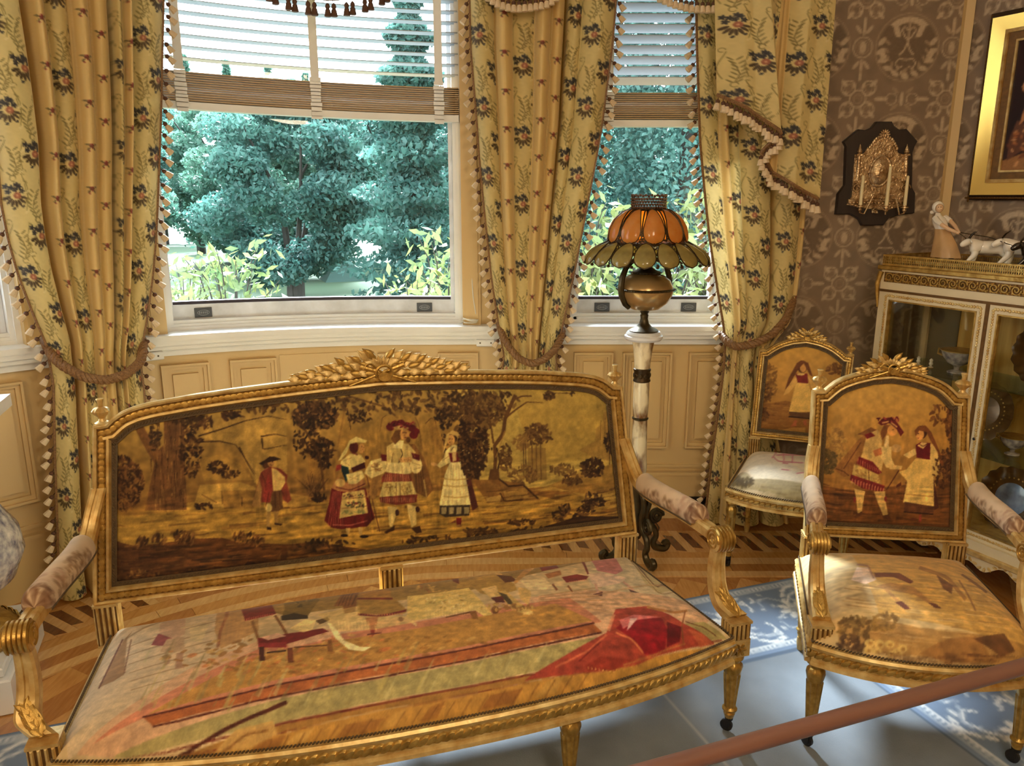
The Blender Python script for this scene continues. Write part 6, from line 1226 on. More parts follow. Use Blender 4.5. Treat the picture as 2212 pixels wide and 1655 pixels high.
    c.poly([(830, 130), (920, 112), (990, 150), (880, 165)], (128, 40, 36)); c.poly([(900, 185), (1000, 160), (1010, 190), (920, 215)], (180, 120, 70)); c.poly([(1010, 205), (1110, 185), (1185, 200), (1170, 220), (1040, 240)], (136, 48, 40)); [c.line([(1060 + 14 * k, 245 - 2 * k), (1064 + 14 * k, 232 - 2 * k)], 5, (214, 150, 110)) for k in range(9)]; c.poly([(740, 230), (900, 210), (960, 280), (790, 290)], (236, 206, 150), 0.9); c.line([(950, 250), (980, 290)], 12, (140, 84, 46)); c.line([(1050, 260), (1080, 300)], 12, (140, 84, 46)); [c.line([(860, 330 + 12 * k), (1273, 270 + 30 * k)], 5, (170, 120, 70), 0.6) for k in range(6)]
    # far right: rosy figure, pale wall panel, red cushion and drapery
    c.frame(1140, 1000, 2.527)
    c.poly([(300, 530), (420, 500), (520, 590), (480, 610), (380, 590)], (190, 110, 110), 0.8); c.poly([(330, 610), (400, 600), (540, 630), (500, 660), (390, 680), (350, 660)], (226, 190, 160), 0.9); c.line([(370, 660), (385, 720)], 14, (206, 160, 130)); c.line([(520, 650), (580, 700)], 14, (206, 160, 130)); c.poly([(355, 720), (410, 705), (405, 730)], (110, 66, 56)); c.poly([(550, 690), (610, 712), (560, 706)], (110, 66, 56)); c.line([(280, 540), (330, 610)], 10, (130, 60, 46))
    c.poly([(540, 520), (640, 580), (870, 710), (720, 720), (640, 660)], (190, 166, 110), 0.8); c.line([(590, 560), (700, 680), (820, 668)], 5, (130, 92, 52)); c.line([(560, 540), (720, 720), (870, 710)], 4, (160, 124, 80)); [c.line([(300 - 10 * k, 740 + 14 * k), (820 - 20 * k, 720 + 36 * k)], 5, (196, 150, 100), 0.6) for k in range(5)]
    c.poly([(-20, 1195), (200, 1060), (430, 930), (480, 800), (650, 785), (770, 830), (850, 880), (1020, 1005), (900, 1015), (700, 1060), (600, 1110), (400, 1145), (100, 1175)], (168, 74, 52)); c.poly([(480, 905), (560, 838), (730, 850), (765, 925), (745, 1040), (640, 1052), (595, 985)], (152, 30, 36)); c.poly([(500, 860), (580, 830), (730, 845), (600, 860), (520, 910)], (214, 120, 110)); c.poly([(560, 850), (600, 850), (560, 900), (540, 920)], (236, 190, 176)); c.poly([(760, 870), (840, 900), (830, 980), (760, 1010)], (110, 24, 28)); [c.line([(480, 930), (560, 960), (630, 1040)], 10, (206, 120, 76)), c.line([(430, 940), (330, 1030), (150, 1120)], 12, (206, 116, 76), 0.8), c.line([(400, 980), (280, 1090)], 10, (120, 44, 34), 0.8), c.line([(470, 830), (440, 920)], 18, (216, 150, 110), 0.8), c.line([(650, 790), (800, 820), (870, 810)], 14, (176, 120, 66)), c.line([(860, 810), (840, 900), (850, 990)], 7, (140, 84, 46))]
    c.poly([(870, 910), (950, 930), (1010, 1000), (940, 1010)], (186, 96, 62)); c.poly([(310, 1110), (400, 1060), (580, 1080), (470, 1140), (330, 1145)], (150, 60, 40)); [c.ell((330 + 20 * k, 1125 + 3 * k), 4, (230, 180, 110)) for k in range(8)]; c.line([(520, 1110), (640, 1070), (860, 990)], 10, (176, 110, 62)); c.line([(860, 870), (960, 900), (1030, 950)], 5, (120, 76, 42))
    c.frame(0, 0, 1); c.tex((150, 1180, 1600, 1660), 0.08, 14, 5, 41); c.tex((500, 1230, 1400, 1480), 0.09, 7, 7, 42); c.tex((1130, 1300, 1560, 1480), 0.14, 10, 6, 43); c.mottle(0.1, 7, 5); c.punch(1.15, 1.0)
def courting_picture(c):                              # armchair back
    c.frame(0, 0, 1); g = np.linspace(0, 1, c.h)[:, None, None]; c.A[:] = np.array((150, 98, 44)) * (1 - g) + np.array((206, 158, 72)) * g; c.mottle(0.06, 50, 2)
    c.poly([(1750, 1050), (1850, 1060), (2090, 1030), (2090, 1190), (1740, 1180)], (128, 80, 36), 0.9); c.streaks((1760, 1040, 2060, 1150), 70, 60, 5, [(96, 58, 26), (150, 100, 48), (84, 50, 24)], 0.6, 0.05)
    c.frame(1720, 760, 5.5175)
    c.leaves((1900, 850), (110, 260), 130, 40, [(122, 76, 36), (92, 54, 26), (150, 98, 46)]); c.leaves((1720, 760), (130, 120), 24, 34, [(116, 72, 34), (140, 92, 44)]); c.leaves((1830, 1350), (120, 200), 110, 36, [(120, 76, 36), (84, 50, 26), (146, 98, 48)]); c.leaves((480, 1100), (120, 180), 90, 34, [(176, 132, 62), (150, 108, 52)]); c.leaves((390, 1320), (90, 140), 80, 34, [(96, 74, 38), (120, 92, 46)])
    # bowing cavalier
    c.poly([(450, 1410), (720, 1060), (830, 960), (900, 960), (800, 1120), (740, 1300), (640, 1480), (560, 1500)], (158, 106, 50)); c.line([(470, 1400), (560, 1430), (620, 1480)], 12, (110, 66, 32)); c.line([(760, 1080), (560, 1400)], 12, (116, 70, 34)); c.poly([(720, 985), (880, 900), (960, 940), (800, 1000)], (134, 86, 42))
    c.poly([(830, 980), (960, 930), (1010, 1040), (1000, 1200), (900, 1230), (780, 1190)], (206, 164, 92)); c.poly([(800, 990), (880, 960), (930, 1000), (830, 1040)], (130, 44, 34)); c.poly([(760, 1250), (790, 1190), (900, 1220), (1040, 1240), (1000, 1420), (880, 1380)], (222, 178, 100)); c.poly([(705, 1330), (740, 1250), (900, 1310), (1010, 1440), (960, 1460), (820, 1390)], (132, 44, 36)); [c.line([(730 + 26 * k, 1270 + 14 * k), (720 + 30 * k, 1340 + 12 * k)], 9, (206, 130, 84), 0.7) for k in range(10)]
    c.poly([(680, 1340), (960, 1460), (1030, 1640), (640, 1560)], (206, 166, 88)); c.line([(850, 1400), (860, 1620)], 10, (120, 76, 38)); c.leaves((760, 1470), (70, 70), 20, 20, [(176, 130, 66)]); c.leaves((940, 1540), (60, 60), 16, 20, [(176, 130, 66)])
    c.poly([(1000, 1130), (1120, 1130), (1120, 1260), (1170, 1380), (1060, 1380), (1000, 1260)], (230, 190, 112)); c.poly([(900, 1180), (1000, 1140), (1010, 1220), (930, 1250)], (196, 120, 66)); c.ell((1180, 1150), (60, 50), (196, 150, 86)); c.poly([(1080, 1340), (1250, 1360), (1240, 1400), (1100, 1400)], (220, 176, 100)); c.line([(1210, 1410), (1060, 1650)], 12, (96, 50, 28)); c.poly([(1180, 1590), (1235, 1550), (1240, 1590), (1180, 1620)], (96, 50, 28)); c.poly([(1060, 1000), (1090, 1000), (1090, 1130), (1030, 1130)], (230, 190, 120))
    c.poly([(990, 960), (1040, 860), (1110, 880), (1060, 990), (1010, 1060)], (140, 86, 40)); c.ell((1130, 940), (58, 66), (214, 150, 76)); c.poly([(960, 850), (1010, 800), (1120, 780), (1180, 830), (1270, 960), (1230, 1010), (1180, 920), (1100, 850), (1000, 880)], (110, 40, 30)); c.line([(1010, 850), (1100, 830), (1190, 900)], 18, (196, 140, 80)); c.leaves((1090, 805), (130, 30), 18, 22, [(160, 66, 50), (90, 28, 24)]); c.line([(1130, 930), (1150, 930)], 10, (80, 40, 24))
    # girl
    c.poly([(1570, 1090), (1650, 1120), (1710, 1300), (1690, 1480), (1600, 1480), (1570, 1290)], (228, 186, 104)); c.poly([(1410, 1110), (1470, 1080), (1590, 1090), (1585, 1290), (1420, 1260)], (116, 34, 32)); c.poly([(1430, 1120), (1480, 1080), (1560, 1090), (1500, 1160)], (226, 180, 104)); c.poly([(1260, 1230), (1400, 1150), (1420, 1220), (1330, 1270)], (228, 186, 108)); c.poly([(1410, 1270), (1580, 1290), (1660, 1600), (1610, 1700), (1290, 1700), (1310, 1540), (1210, 1430), (1300, 1400)], (226, 182, 96)); c.line([(1300, 1560), (1450, 1580), (1630, 1560)], 12, (186, 134, 64)); 
    c.ell((1480, 960), (70, 80), (90, 50, 26)); c.ell((1460, 985), (52, 70), (222, 158, 82)); c.poly([(1395, 940), (1440, 890), (1530, 880), (1600, 960), (1660, 1090), (1770, 1340), (1720, 1380), (1680, 1200), (1590, 1060), (1540, 960), (1450, 940), (1410, 1010)], (134, 80, 38)); c.line([(1430, 975), (1450, 975)], 9, (80, 40, 24)); c.line([(1430, 1030), (1450, 1030)], 9, (130, 54, 40)); c.line([(1450, 1100), (1500, 1130), (1560, 1090)], 8, (90, 40, 26))
    c.frame(1680, 720, 3.31)
    c.poly([(520, 1010), (760, 1090), (740, 1130), (600, 1110), (510, 1050)], (132, 46, 38)); [c.line([(530 + 20 * k, 1040 + 6 * k), (526 + 20 * k, 1080 + 6 * k)], 7, (214, 140, 92), 0.8) for k in range(12)]; c.poly([(540, 1110), (620, 1130), (610, 1170), (600, 1290), (570, 1290), (555, 1180)], (222, 178, 100)); c.poly([(680, 1130), (760, 1130), (765, 1200), (790, 1310), (755, 1310), (710, 1210)], (222, 178, 100)); c.poly([(545, 1320), (600, 1275), (610, 1300), (560, 1330)], (110, 66, 34)); c.poly([(745, 1310), (790, 1300), (825, 1345), (760, 1335)], (110, 66, 34)); c.ell((545, 1190), (10, 22), (140, 60, 44)); c.ell((765, 1185), (10, 20), (140, 60, 44))
    c.poly([(930, 980), (1110, 980), (1115, 1240), (890, 1210)], (232, 188, 102)); c.line([(910, 1150), (1110, 1170)], 8, (190, 140, 70)); c.poly([(900, 1205), (1115, 1240), (1110, 1300), (900, 1280)], (110, 68, 38)); c.line([(900, 1280), (1110, 1298)], 8, (60, 34, 22)); c.poly([(1110, 1030), (1150, 1250), (1115, 1270)], (100, 56, 34)); c.line([(1018, 1300), (1022, 1360)], 18, (150, 70, 50)); c.ell((970, 1335), (26, 8), (120, 66, 40))
    c.frame(0, 0, 1); c.tex((1790, 890, 1960, 1140), 0.13, 5, 14, 51); c.tex((1940, 910, 2050, 1130), 0.10, 5, 16, 52); c.tex((1740, 1040, 2090, 1190), 0.2, 18, 4, 53); c.frame(1680, 720, 3.31)
    c.leaves((1180, 1000), (70, 120), 60, 16, [(110, 68, 34), (84, 50, 26)]); c.leaves((700, 1420), (500, 24), 60, 24, [(96, 56, 26), (120, 74, 36)], ang=0.1); c.mottle(0.12, 7, 6); c.punch(1.2, 0.95)
def chair_seat_picture(c):                            # armchair seat: meadow with hunters, roses
    c.frame(0, 0, 1); c.A[:] = (204, 172, 116); c.mottle(0.14, 30, 9); c.poly([(1840, 1200), (2000, 1205), (2212, 1330), (2212, 1420), (1900, 1330)], (206, 156, 72), 0.8)
    c.frame(1680, 1150, 3.276)
    c.poly([(430, 800), (420, 640), (700, 620), (1000, 680), (1400, 720), (1743, 800), (1743, 1000), (1300, 960), (800, 900)], (170, 124, 62), 0.85); c.streaks((420, 320, 1500, 800), 90, 220, 10, [(170, 130, 70), (226, 190, 130), (140, 98, 50)], 0.5, 0.12)
    c.leaves((560, 680), (130, 80), 60, 26, [(106, 78, 38), (140, 108, 56)]); c.leaves((760, 640), (90, 60), 40, 26, [(130, 96, 44), (160, 120, 56)]); c.leaves((540, 800), (120, 70), 60, 26, [(72, 48, 26), (100, 70, 36)])
    for p in ((720, 800), (790, 800), (650, 790), (850, 850), (800, 880), (880, 830), (700, 850), (640, 840)): c.ell(p, (36, 30), (206, 170, 96)); c.ell((p[0] + 6, p[1] + 4), (16, 13), (160, 116, 56))
    c.poly([(1000, 870), (1200, 760), (1400, 740), (1500, 880), (1600, 900), (1500, 960), (1200, 950)], (150, 102, 50), 0.8); c.poly([(1380, 760), (1600, 720), (1680, 850), (1580, 890)], (92, 54, 28), 0.8); c.streaks((700, 860, 1600, 980), 40, 160, 14, [(84, 50, 26), (110, 70, 34)], 0.7, 0.06)
    c.poly([(680, 290), (860, 290), (960, 350), (940, 370), (820, 320), (690, 320)], (120, 66, 40)); c.poly([(700, 380), (800, 360), (960, 390), (1080, 490), (1160, 540), (1100, 520), (980, 450), (840, 420), (730, 400)], (176, 126, 66)); c.line([(760, 400), (850, 490), (920, 540)], 22, (184, 134, 72)); c.line([(960, 430), (1090, 510)], 20, (170, 120, 62)); c.poly([(830, 500), (880, 490), (940, 545), (900, 550)], (110, 56, 34)); c.poly([(1060, 500), (1120, 510), (1160, 545), (1110, 540)], (100, 54, 34)); c.poly([(520, 340), (560, 250), (640, 250), (700, 340), (620, 370)], (230, 200, 180), 0.8); c.line([(560, 230), (640, 240), (680, 330)], 14, (150, 104, 84), 0.7)
    c.line([(1000, 250), (1200, 320), (1330, 480)], 26, (150, 104, 52), 0.8); c.poly([(1120, 300), (1240, 380), (1230, 440), (1170, 400)], (124, 78, 40)); c.line([(1280, 340), (1400, 560)], 12, (150, 104, 54)); c.line([(1300, 300), (1480, 430)], 16, (120, 78, 40), 0.8); c.frame(0, 0, 1); c.tex((1740, 1210, 2212, 1470), 0.12, 16, 5, 61); c.tex((1800, 1330, 2212, 1470), 0.14, 8, 8, 62); c.mottle(0.1, 8, 3)
def dancer_picture(c):                                # side chair back
    c.frame(0, 0, 1); g = np.linspace(0, 1, c.h)[:, None, None]; c.A[:] = np.array((160, 108, 50)) * (1 - g) + np.array((204, 156, 72)) * g; c.mottle(0.1, 40, 4)
    c.frame(1560, 700, 3.066)
    c.leaves((320, 370), (50, 110), 70, 16, [(150, 108, 52), (126, 86, 42)]); c.poly([(245, 540), (420, 510), (580, 540), (580, 740), (230, 730)], (140, 92, 42), 0.9); c.streaks((250, 520, 560, 720), 40, 70, 6, [(96, 58, 28), (176, 126, 60)], 0.6, 0.05); c.leaves((290, 460), (40, 60), 40, 14, [(110, 72, 36), (84, 52, 26)]); c.leaves((275, 600), (30, 40), 30, 14, [(76, 44, 26), (104, 66, 34)])
    c.leaves((750, 300), (60, 40), 30, 16, [(120, 80, 40), (96, 60, 30)]); c.line([(700, 330), (790, 325)], 8, (110, 70, 36)); c.poly([(330, 720), (470, 690), (550, 690), (550, 740)], (190, 140, 68), 0.7)
    c.poly([(490, 385), (570, 385), (620, 580), (440, 590)], (224, 178, 92)); c.poly([(440, 580), (560, 590), (620, 580), (600, 630), (450, 620)], (96, 62, 36)); c.line([(440, 615), (600, 632)], 8, (50, 28, 20)); c.poly([(485, 330), (565, 330), (570, 395), (495, 390)], (120, 38, 34)); c.poly([(440, 400), (490, 350), (500, 390), (440, 460), (405, 475)], (214, 164, 86)); c.poly([(565, 345), (620, 400), (620, 450), (590, 430)], (214, 164, 86)); c.ell((530, 285), (34, 42), (86, 46, 24)); c.ell((536, 290), (22, 32), (206, 146, 76)); c.poly([(495, 260), (530, 245), (570, 260), (600, 350), (580, 340), (540, 262), (505, 300), (440, 410), (415, 440), (440, 360)], (110, 62, 32)); c.ell((520, 335), (26, 8), (226, 180, 104)); c.poly([(475, 640), (497, 640), (490, 680), (450, 685), (470, 660)], (176, 96, 58)); c.poly([(535, 640), (560, 640), (560, 680), (540, 670)], (176, 96, 58)); c.mottle(0.12, 7, 7)
def side_seat_picture(c):  # side chair seat: near-white glare on its top is put into the pale colours
    c.frame(0, 0, 1); c.A[:] = (230, 214, 184); c.mottle(0.12, 30, 5); c.frame(1560, 700, 3.066)
    c.poly([(40, 1010), (200, 1030), (540, 1060), (540, 1220), (40, 1120)], (168, 152, 116), 0.9); c.leaves((120, 1050), (90, 30), 40, 22, [(104, 86, 48), (84, 68, 38)]); c.streaks((200, 1060, 540, 1180), 30, 120, 12, [(176, 160, 116), (120, 104, 66)], 0.6, 0.1)
    c.poly([(60, 960), (300, 860), (540, 980), (540, 1050), (200, 1030)], (236, 226, 206), 0.7); pk = (206, 120, 132)
    for P in ([(330, 890), (360, 850), (540, 845)], [(340, 880), (370, 910), (540, 920)], [(360, 870), (540, 880)], [(400, 850), (410, 915)], [(460, 848), (465, 920)], [(400, 920), (440, 925)], [(390, 965), (445, 970)], [(490, 990), (540, 985)]): c.line(P, 9, pk, 0.8)
    c.mottle(0.08, 8, 3)
def pad_picture():
    c = Canvas(-0.03, 0.15, 0, 0.30, 0.003, (204, 178, 146)); c.mottle(0.16, 20, 2)
    c.leaves((0.005, 0.15), (0.028, 0.10), 130, 0.008, [(110, 78, 46), (136, 100, 62), (92, 62, 38)], 0.4); c.leaves((0.10, 0.15), (0.028, 0.10), 130, 0.008, [(110, 78, 46), (136, 100, 62), (92, 62, 38)], 0.4)
    c.leaves((0.05, 0.285), (0.09, 0.022), 160, 0.008, [(96, 62, 40), (120, 80, 52)], 0.45); c.leaves((0.05, 0.22), (0.04, 0.04), 40, 0.009, [(176, 136, 108), (190, 150, 124)], 0.4); return c
PAD = pad_picture()

# ================================================================ sofa
def place(name, label, cat, loc, rz, group=None):
    t = thing(name, label, cat, loc, rz, group); return t, Matrix.Translation(Vector(loc)) @ Matrix.Rotation(rz, 4, 'Z')
SOFA, SM_ = place('sofa', 'long gilt carved sofa upholstered in pictorial tapestry, standing before the bay window', 'sofa', (-0.196, 1.719, 0.005), R_(16.76))
bk = Back(-0.028, -0.028, 0.835, 0.79, 0.427, 0.933, [(0.032, 0.935), (0.045, 0.947), (0.07, 0.964), (0.105, 0.977), (0.15, 0.986), (0.26, 0.999), (0.36, 1.008), (0.54, 1.020), (0.79, 1.032)], 0.54, 0.115, 0.046)
cv = Canvas(-0.90, 0.86, 0.42, 1.06, 0.0022, (180, 134, 60)); cv.mapper = frame_map(SM_, bk.p3((0, 0.43), 0.02), bk.N); sofa_back_picture(cv)
bk.build(SOFA, canvas=cv, res=0.0027)
for sx in (-1, 1):
    x = bk.post_z(0.933, sx, 0.022); inst('finial', FINIAL, SOFA, Matrix.Translation(Vector(bk.p3((x, 0.934), 0.0)) + Vector((0, 0.0, 0))))
crest(SOFA, bk, -0.025, 0.27, 0.052, 5, 11)
for sx in (-1, 0, 1):                               # stubs joining back and seat
    x = bk.cx0 + sx * (bk.hw0 - 0.03); fluted_block(SOFA, x, 0.545, 0.30, 0.43, 0.055 if sx else 0.06, 'back_stub')
st = Seat(0.85, 0.80, 0.115, 0.515, 0.332, 0.05, 0.045, -0.02, 2.4)
cs = Canvas(-0.90, 0.90, -0.16, 0.56, 0.0022, (200, 168, 110)); cs.mapper = st.mapper(SM_.inverted(), (0, 1150, 1660, 1720)); sofa_seat_picture(cs)
st.build(SOFA, cs, 0.0029, railh=0.072)
lm = leg_mesh(0.262, 1.15)
for x, y in ((-0.872, 0.035), (0.886, 0.035)):
    fluted_block(SOFA, x, y, 0.312, 0.372, 0.058, 'fluted_block', (0.262, 0.312)); add_leg(SOFA, x, y, 0.262, me=lm)
for u_ in (-0.40, 0.40): x, y = st.front(u_); add_leg(SOFA, x, y + 0.03, 0.262, me=lm)
for x in (-0.82, -0.02, 0.78): add_leg(SOFA, x, 0.53, 0.30, 1.1, caster=False)
for sx in (-1, 1):
    X = lambda a: (bk.cx0 + sx * a)
    rail_ = [(bk.post_z(0.76, sx, 0.016), bk.p3((0, 0.76), 0.01)[1], 0.76), (X(0.812), 0.555, 0.69), (X(0.822), 0.525, 0.635), (X(0.828), 0.47, 0.605), (X(0.842), 0.38, 0.602), (X(0.856), 0.28, 0.605), (X(0.868), 0.18, 0.606), (X(0.874), 0.10, 0.602)]
    armrest(SOFA, sx, rail_, (0.40, 0.88), (X(0.876), 0.082, 0.600), [(X(0.876), 0.088, 0.580), (X(0.874), 0.095, 0.52), (X(0.876), 0.088, 0.45), (X(0.884), 0.06, 0.40), (0.007 + sx * 0.879, 0.036, 0.374)], PAD, 0.033)

# ================================================================ armchair
ACH, AM = place('armchair', 'gilt armchair with tapestry of a bowing gentleman and a girl, beside the sofa', 'armchair', (1.128, 1.878, 0.005), R_(-7), 'gilt tapestry chairs')
bk = Back(0.05, 0.035, 0.256, 0.243, 0.430, 0.919, [(0.034, 0.920), (0.05, 0.936), (0.068, 0.952), (0.09, 0.965), (0.125, 0.979), (0.18, 0.995), (0.243, 1.002)], 0.55, 0.10, 0.036)
cv = Canvas(-0.24, 0.34, 0.42, 1.03, 0.0020, (200, 150, 70)); cv.mapper = frame_map(AM, bk.p3((0, 0.43), 0.02), bk.N); courting_picture(cv)
bk.build(ACH, canvas=cv, res=0.0024)
for sx in (-1, 1): inst('finial', FINIAL, ACH, Matrix.Translation(Vector(bk.p3((bk.post_z(0.919, sx, 0.02), 0.920), 0.0))))
crest(ACH, bk, 0.03, 0.115, 0.036, 8, 6)
for sx in (-1, 1): fluted_block(ACH, bk.cx0 + sx * (bk.hw0 - 0.026), 0.55, 0.31, 0.432, 0.05, 'back_stub')
st = Seat(0.30, 0.262, 0.075, 0.52, 0.352, 0.045, 0.05, 0.045, 2.2)
cs = Canvas(-0.34, 0.36, -0.12, 0.56, 0.0024, (200, 168, 110)); cs.mapper = st.mapper(AM.inverted(), (1680, 1160, 2330, 1520)); chair_seat_picture(cs)
st.build(ACH, cs, 0.0032, railh=0.062)
lm = leg_mesh(0.288, 1.05); lb = leg_mesh(0.30, 0.95)
for sx in (-1, 1):
    fluted_block(ACH, sx * 0.278 + 0.0, 0.028, 0.325, 0.400, 0.052, 'fluted_block', (0.288, 0.325)); add_leg(ACH, sx * 0.278, 0.028, 0.288, me=lm)
    add_leg(ACH, bk.cx0 + sx * 0.235, 0.54, 0.30, me=lb, caster=False)
    X = lambda a: a * sx + 0.0
    cx = 0.045
    rail_ = [(bk.post_z(0.74, sx, 0.014), bk.p3((0, 0.74), 0.01)[1], 0.74), (cx + sx * 0.246, 0.562, 0.68), (cx + sx * 0.25, 0.535, 0.632), (cx * 0.9 + sx * 0.256, 0.48, 0.607), (cx * 0.7 + sx * 0.262, 0.38, 0.604), (cx * 0.5 + sx * 0.270, 0.28, 0.606), (cx * 0.2 + sx * 0.276, 0.20, 0.604), (sx * 0.279, 0.135, 0.598)]
    armrest(ACH, sx, rail_, (0.38, 0.86), (sx * 0.279, 0.115, 0.594), [(sx * 0.279, 0.12, 0.575), (sx * 0.278, 0.12, 0.52), (sx * 0.278, 0.10, 0.46), (sx * 0.278, 0.06, 0.42), (sx * 0.278, 0.03, 0.402)], PAD, 0.029)

# ================================================================ side chair
SCH, CM = place('side_chair', 'small gilt side chair with tapestry of a dancing girl, before the right curtain', 'chair', (1.125, 2.965, 0.004), R_(-21), 'gilt tapestry chairs')
bk = Back(0.005, 0.015, 0.198, 0.199, 0.470, 0.871, [(0.03, 0.872), (0.05, 0.888), (0.075, 0.905), (0.10, 0.918), (0.14, 0.932), (0.199, 0.942)], 0.425, 0.10, 0.030)
cv = Canvas(-0.22, 0.24, 0.46, 0.96, 0.003, (196, 148, 70)); cv.mapper = frame_map(CM, bk.p3((0, 0.47), 0.02), bk.N); dancer_picture(cv)
bk.build(SCH, canvas=cv, res=0.0036)
fm = finial_mesh(0.8)
for sx in (-1, 1): inst('finial', fm, SCH, Matrix.Translation(Vector(bk.p3((bk.post_z(0.871, sx, 0.016), 0.872), 0.0))))
crest(SCH, bk, 0.015, 0.085, 0.030, 11, 5)
for sx in (-1, 1): fluted_block(SCH, bk.cx0 + sx * (bk.hw0 - 0.022), 0.425, 0.33, 0.472, 0.042, 'back_stub')
st = Seat(0.235, 0.195, 0.065, 0.42, 0.365, 0.055, 0.03, 0.0, 2.2)
cs = Canvas(-0.28, 0.28, -0.1, 0.46, 0.0035, (210, 190, 150)); cs.mapper = st.mapper(CM.inverted(), (1540, 940, 1900, 1120)); side_seat_picture(cs)
st.build(SCH, cs, 0.005, railh=0.055)
lm = leg_mesh(0.306, 0.92); lb = leg_mesh(0.31, 0.8)
for sx in (-1, 1):
    m = MB(); m.box((-0.024, -0.024, 0.306), (0.024, 0.024, 0.352), bev=0.002); b = m.build('corner_block', 'gilt_pale', SCH, M=Matrix.Translation((sx * 0.222, 0.02, 0)))
    for A in range(4):
        q = MB()
        for k in range(5): a = k * 1.257; dome(q, (0.009 * math.cos(a), -0.0242, 0.329 + 0.009 * math.sin(a)), (math.cos(a), 0, math.sin(a)), (0, -1, 0), 0.007, 0.004, 0.004, 6)
        q.build('rosette', 'gilt', b, M=Matrix.Rotation(A * math.pi / 2, 4, 'Z'))
    add_leg(SCH, sx * 0.222, 0.02, 0.306, me=lm); add_leg(SCH, sx * 0.175, 0.42, 0.31, me=lb, caster=False)
# ================================================================ floor lamp with petal shade
LMP = thing('floor_lamp', 'tall onyx floor lamp with amber and olive petal glass shade before the narrow window', 'lamp', (0.54, 3.15, 0), 0)
m = MB()
for k in range(4):                                   # scrolled bronze feet
    a = k * math.pi / 2 + 0.35; ca, sa = math.cos(a), math.sin(a); q = []
    for r_, z in ((0.028, 0.33), (0.055, 0.30), (0.062, 0.25), (0.045, 0.21), (0.055, 0.16), (0.095, 0.13), (0.105, 0.09), (0.085, 0.065), (0.10, 0.035), (0.15, 0.022), (0.165, 0.045), (0.150, 0.058), (0.140, 0.044)): q.append((r_ * ca, r_ * sa, z))
    Q = np.array(q); tt = np.linspace(0, 1, len(Q)); f = np.linspace(0, 1, 60); Q = np.stack([np.interp(f, tt, Q[:, c]) for c in range(3)], 1)
    for _ in range(3): Q[1:-1] = 0.25 * Q[:-2] + 0.5 * Q[1:-1] + 0.25 * Q[2:]
    mm = MB(); mm.tube(Q, [0.010, 0.015, 0.013, 0.017, 0.012], 8)
    b = np.linspace(0, 4 * math.pi, 40); rr = 0.034 * (1 - b / b[-1] * 0.8); cx_ = 0.098
    mm.tube([((cx_ + rr[i] * math.cos(b[i])) * ca, (cx_ + rr[i] * math.cos(b[i])) * sa, 0.185 + rr[i] * math.sin(b[i])) for i in range(40)], 0.010, 7)
    mm.build('scroll_foot', 'bronze', LMP)
m = MB(); m.lathe([(0.022, 0.10), (0.03, 0.13), (0.022, 0.17), (0.03, 0.24), (0.026, 0.29), (0.036, 0.33), (0.042, 0.375), (0.038, 0.38), (0.03, 0.382)], 24); m.build('stem_cup', 'bronze', LMP)
m = MB(); m.lathe([(0.030, 0.375), (0.036, 0.42), (0.033, 0.50), (0.031, 0.58), (0.0305, 0.638)], 32); m.build('column', 'onyx', LMP)
m = MB(); m.lathe([(0.030, 0.636), (0.034, 0.640), (0.034, 0.645), (0.030, 0.649)], 28); m.build('ring', 'bronze', LMP)
m = MB(); m.lathe([(0.0305, 0.648), (0.033, 0.70), (0.0325, 0.78), (0.032, 0.803)], 32); m.build('column', 'onyx', LMP)
m = MB(); m.lathe([(0.032, 0.80), (0.036, 0.803), (0.036, 0.808), (0.0335, 0.812), (0.0335, 0.845), (0.036, 0.849), (0.036, 0.855), (0.032, 0.858)], 28)
for k in range(10): a = k * 0.628; dome(m, (0.0335 * math.cos(a), 0.0335 * math.sin(a), 0.828), (0, 0, 1), (math.cos(a), math.sin(a), 0), 0.011, 0.008, 0.004)
m.build('band', 'brass_dark', LMP)
m = MB(); m.lathe([(0.032, 0.855), (0.034, 0.89), (0.040, 0.94), (0.046, 0.975)], 32); m.build('column', 'onyx', LMP)
m = MB(); m.lathe([(0.044, 0.972), (0.070, 0.976), (0.078, 0.985), (0.078, 0.995), (0.070, 1.000), (0.072, 1.004), (0.066, 1.012), (0.045, 1.014)], 36); m.build('collar', 'marble', LMP)
m = MB(); m.lathe([(0.058, 1.012), (0.060, 1.017), (0.052, 1.022), (0.035, 1.030), (0.020, 1.045), (0.015, 1.065), (0.017, 1.080), (0.014, 1.084), (0.020, 1.096), (0.030, 1.102)], 28); m.build('neck', 'bronze', LMP)
m = MB(); m.lathe([(0.025, 1.098), (0.06, 1.106), (0.092, 1.132), (0.108, 1.160), (0.113, 1.182), (0.110, 1.196), (0.098, 1.222), (0.075, 1.240), (0.055, 1.247), (0.05, 1.25)], 40); bowl = m.build('font_bowl', 'bronze_bowl', LMP)
m = MB(); m.lathe([(0.112, 1.180), (0.116, 1.183), (0.116, 1.188), (0.111, 1.191)], 40)
for k in range(60): a = k * 2 * math.pi / 60; dome(m, (0.116 * math.cos(a), 0.116 * math.sin(a), 1.1855), (0, 0, 1), (math.cos(a), math.sin(a), 0), 0.0035, 0.005, 0.003, 6)
m.build('beaded_band', 'bronze', bowl)
m = MB(); m.lathe([(0.055, 1.246), (0.060, 1.250), (0.056, 1.256), (0.040, 1.262), (0.022, 1.275), (0.018, 1.30), (0.022, 1.33), (0.010, 1.36), (0.008, 1.49), (0.012, 1.50)], 28)
for k in range(30): a = k * 2 * math.pi / 30; dome(m, (0.060 * math.cos(a), 0.060 * math.sin(a), 1.251), (0, 0, 1), (math.cos(a), math.sin(a), 0), 0.003, 0.005, 0.003, 6)
m.build('burner', 'bronze', LMP)
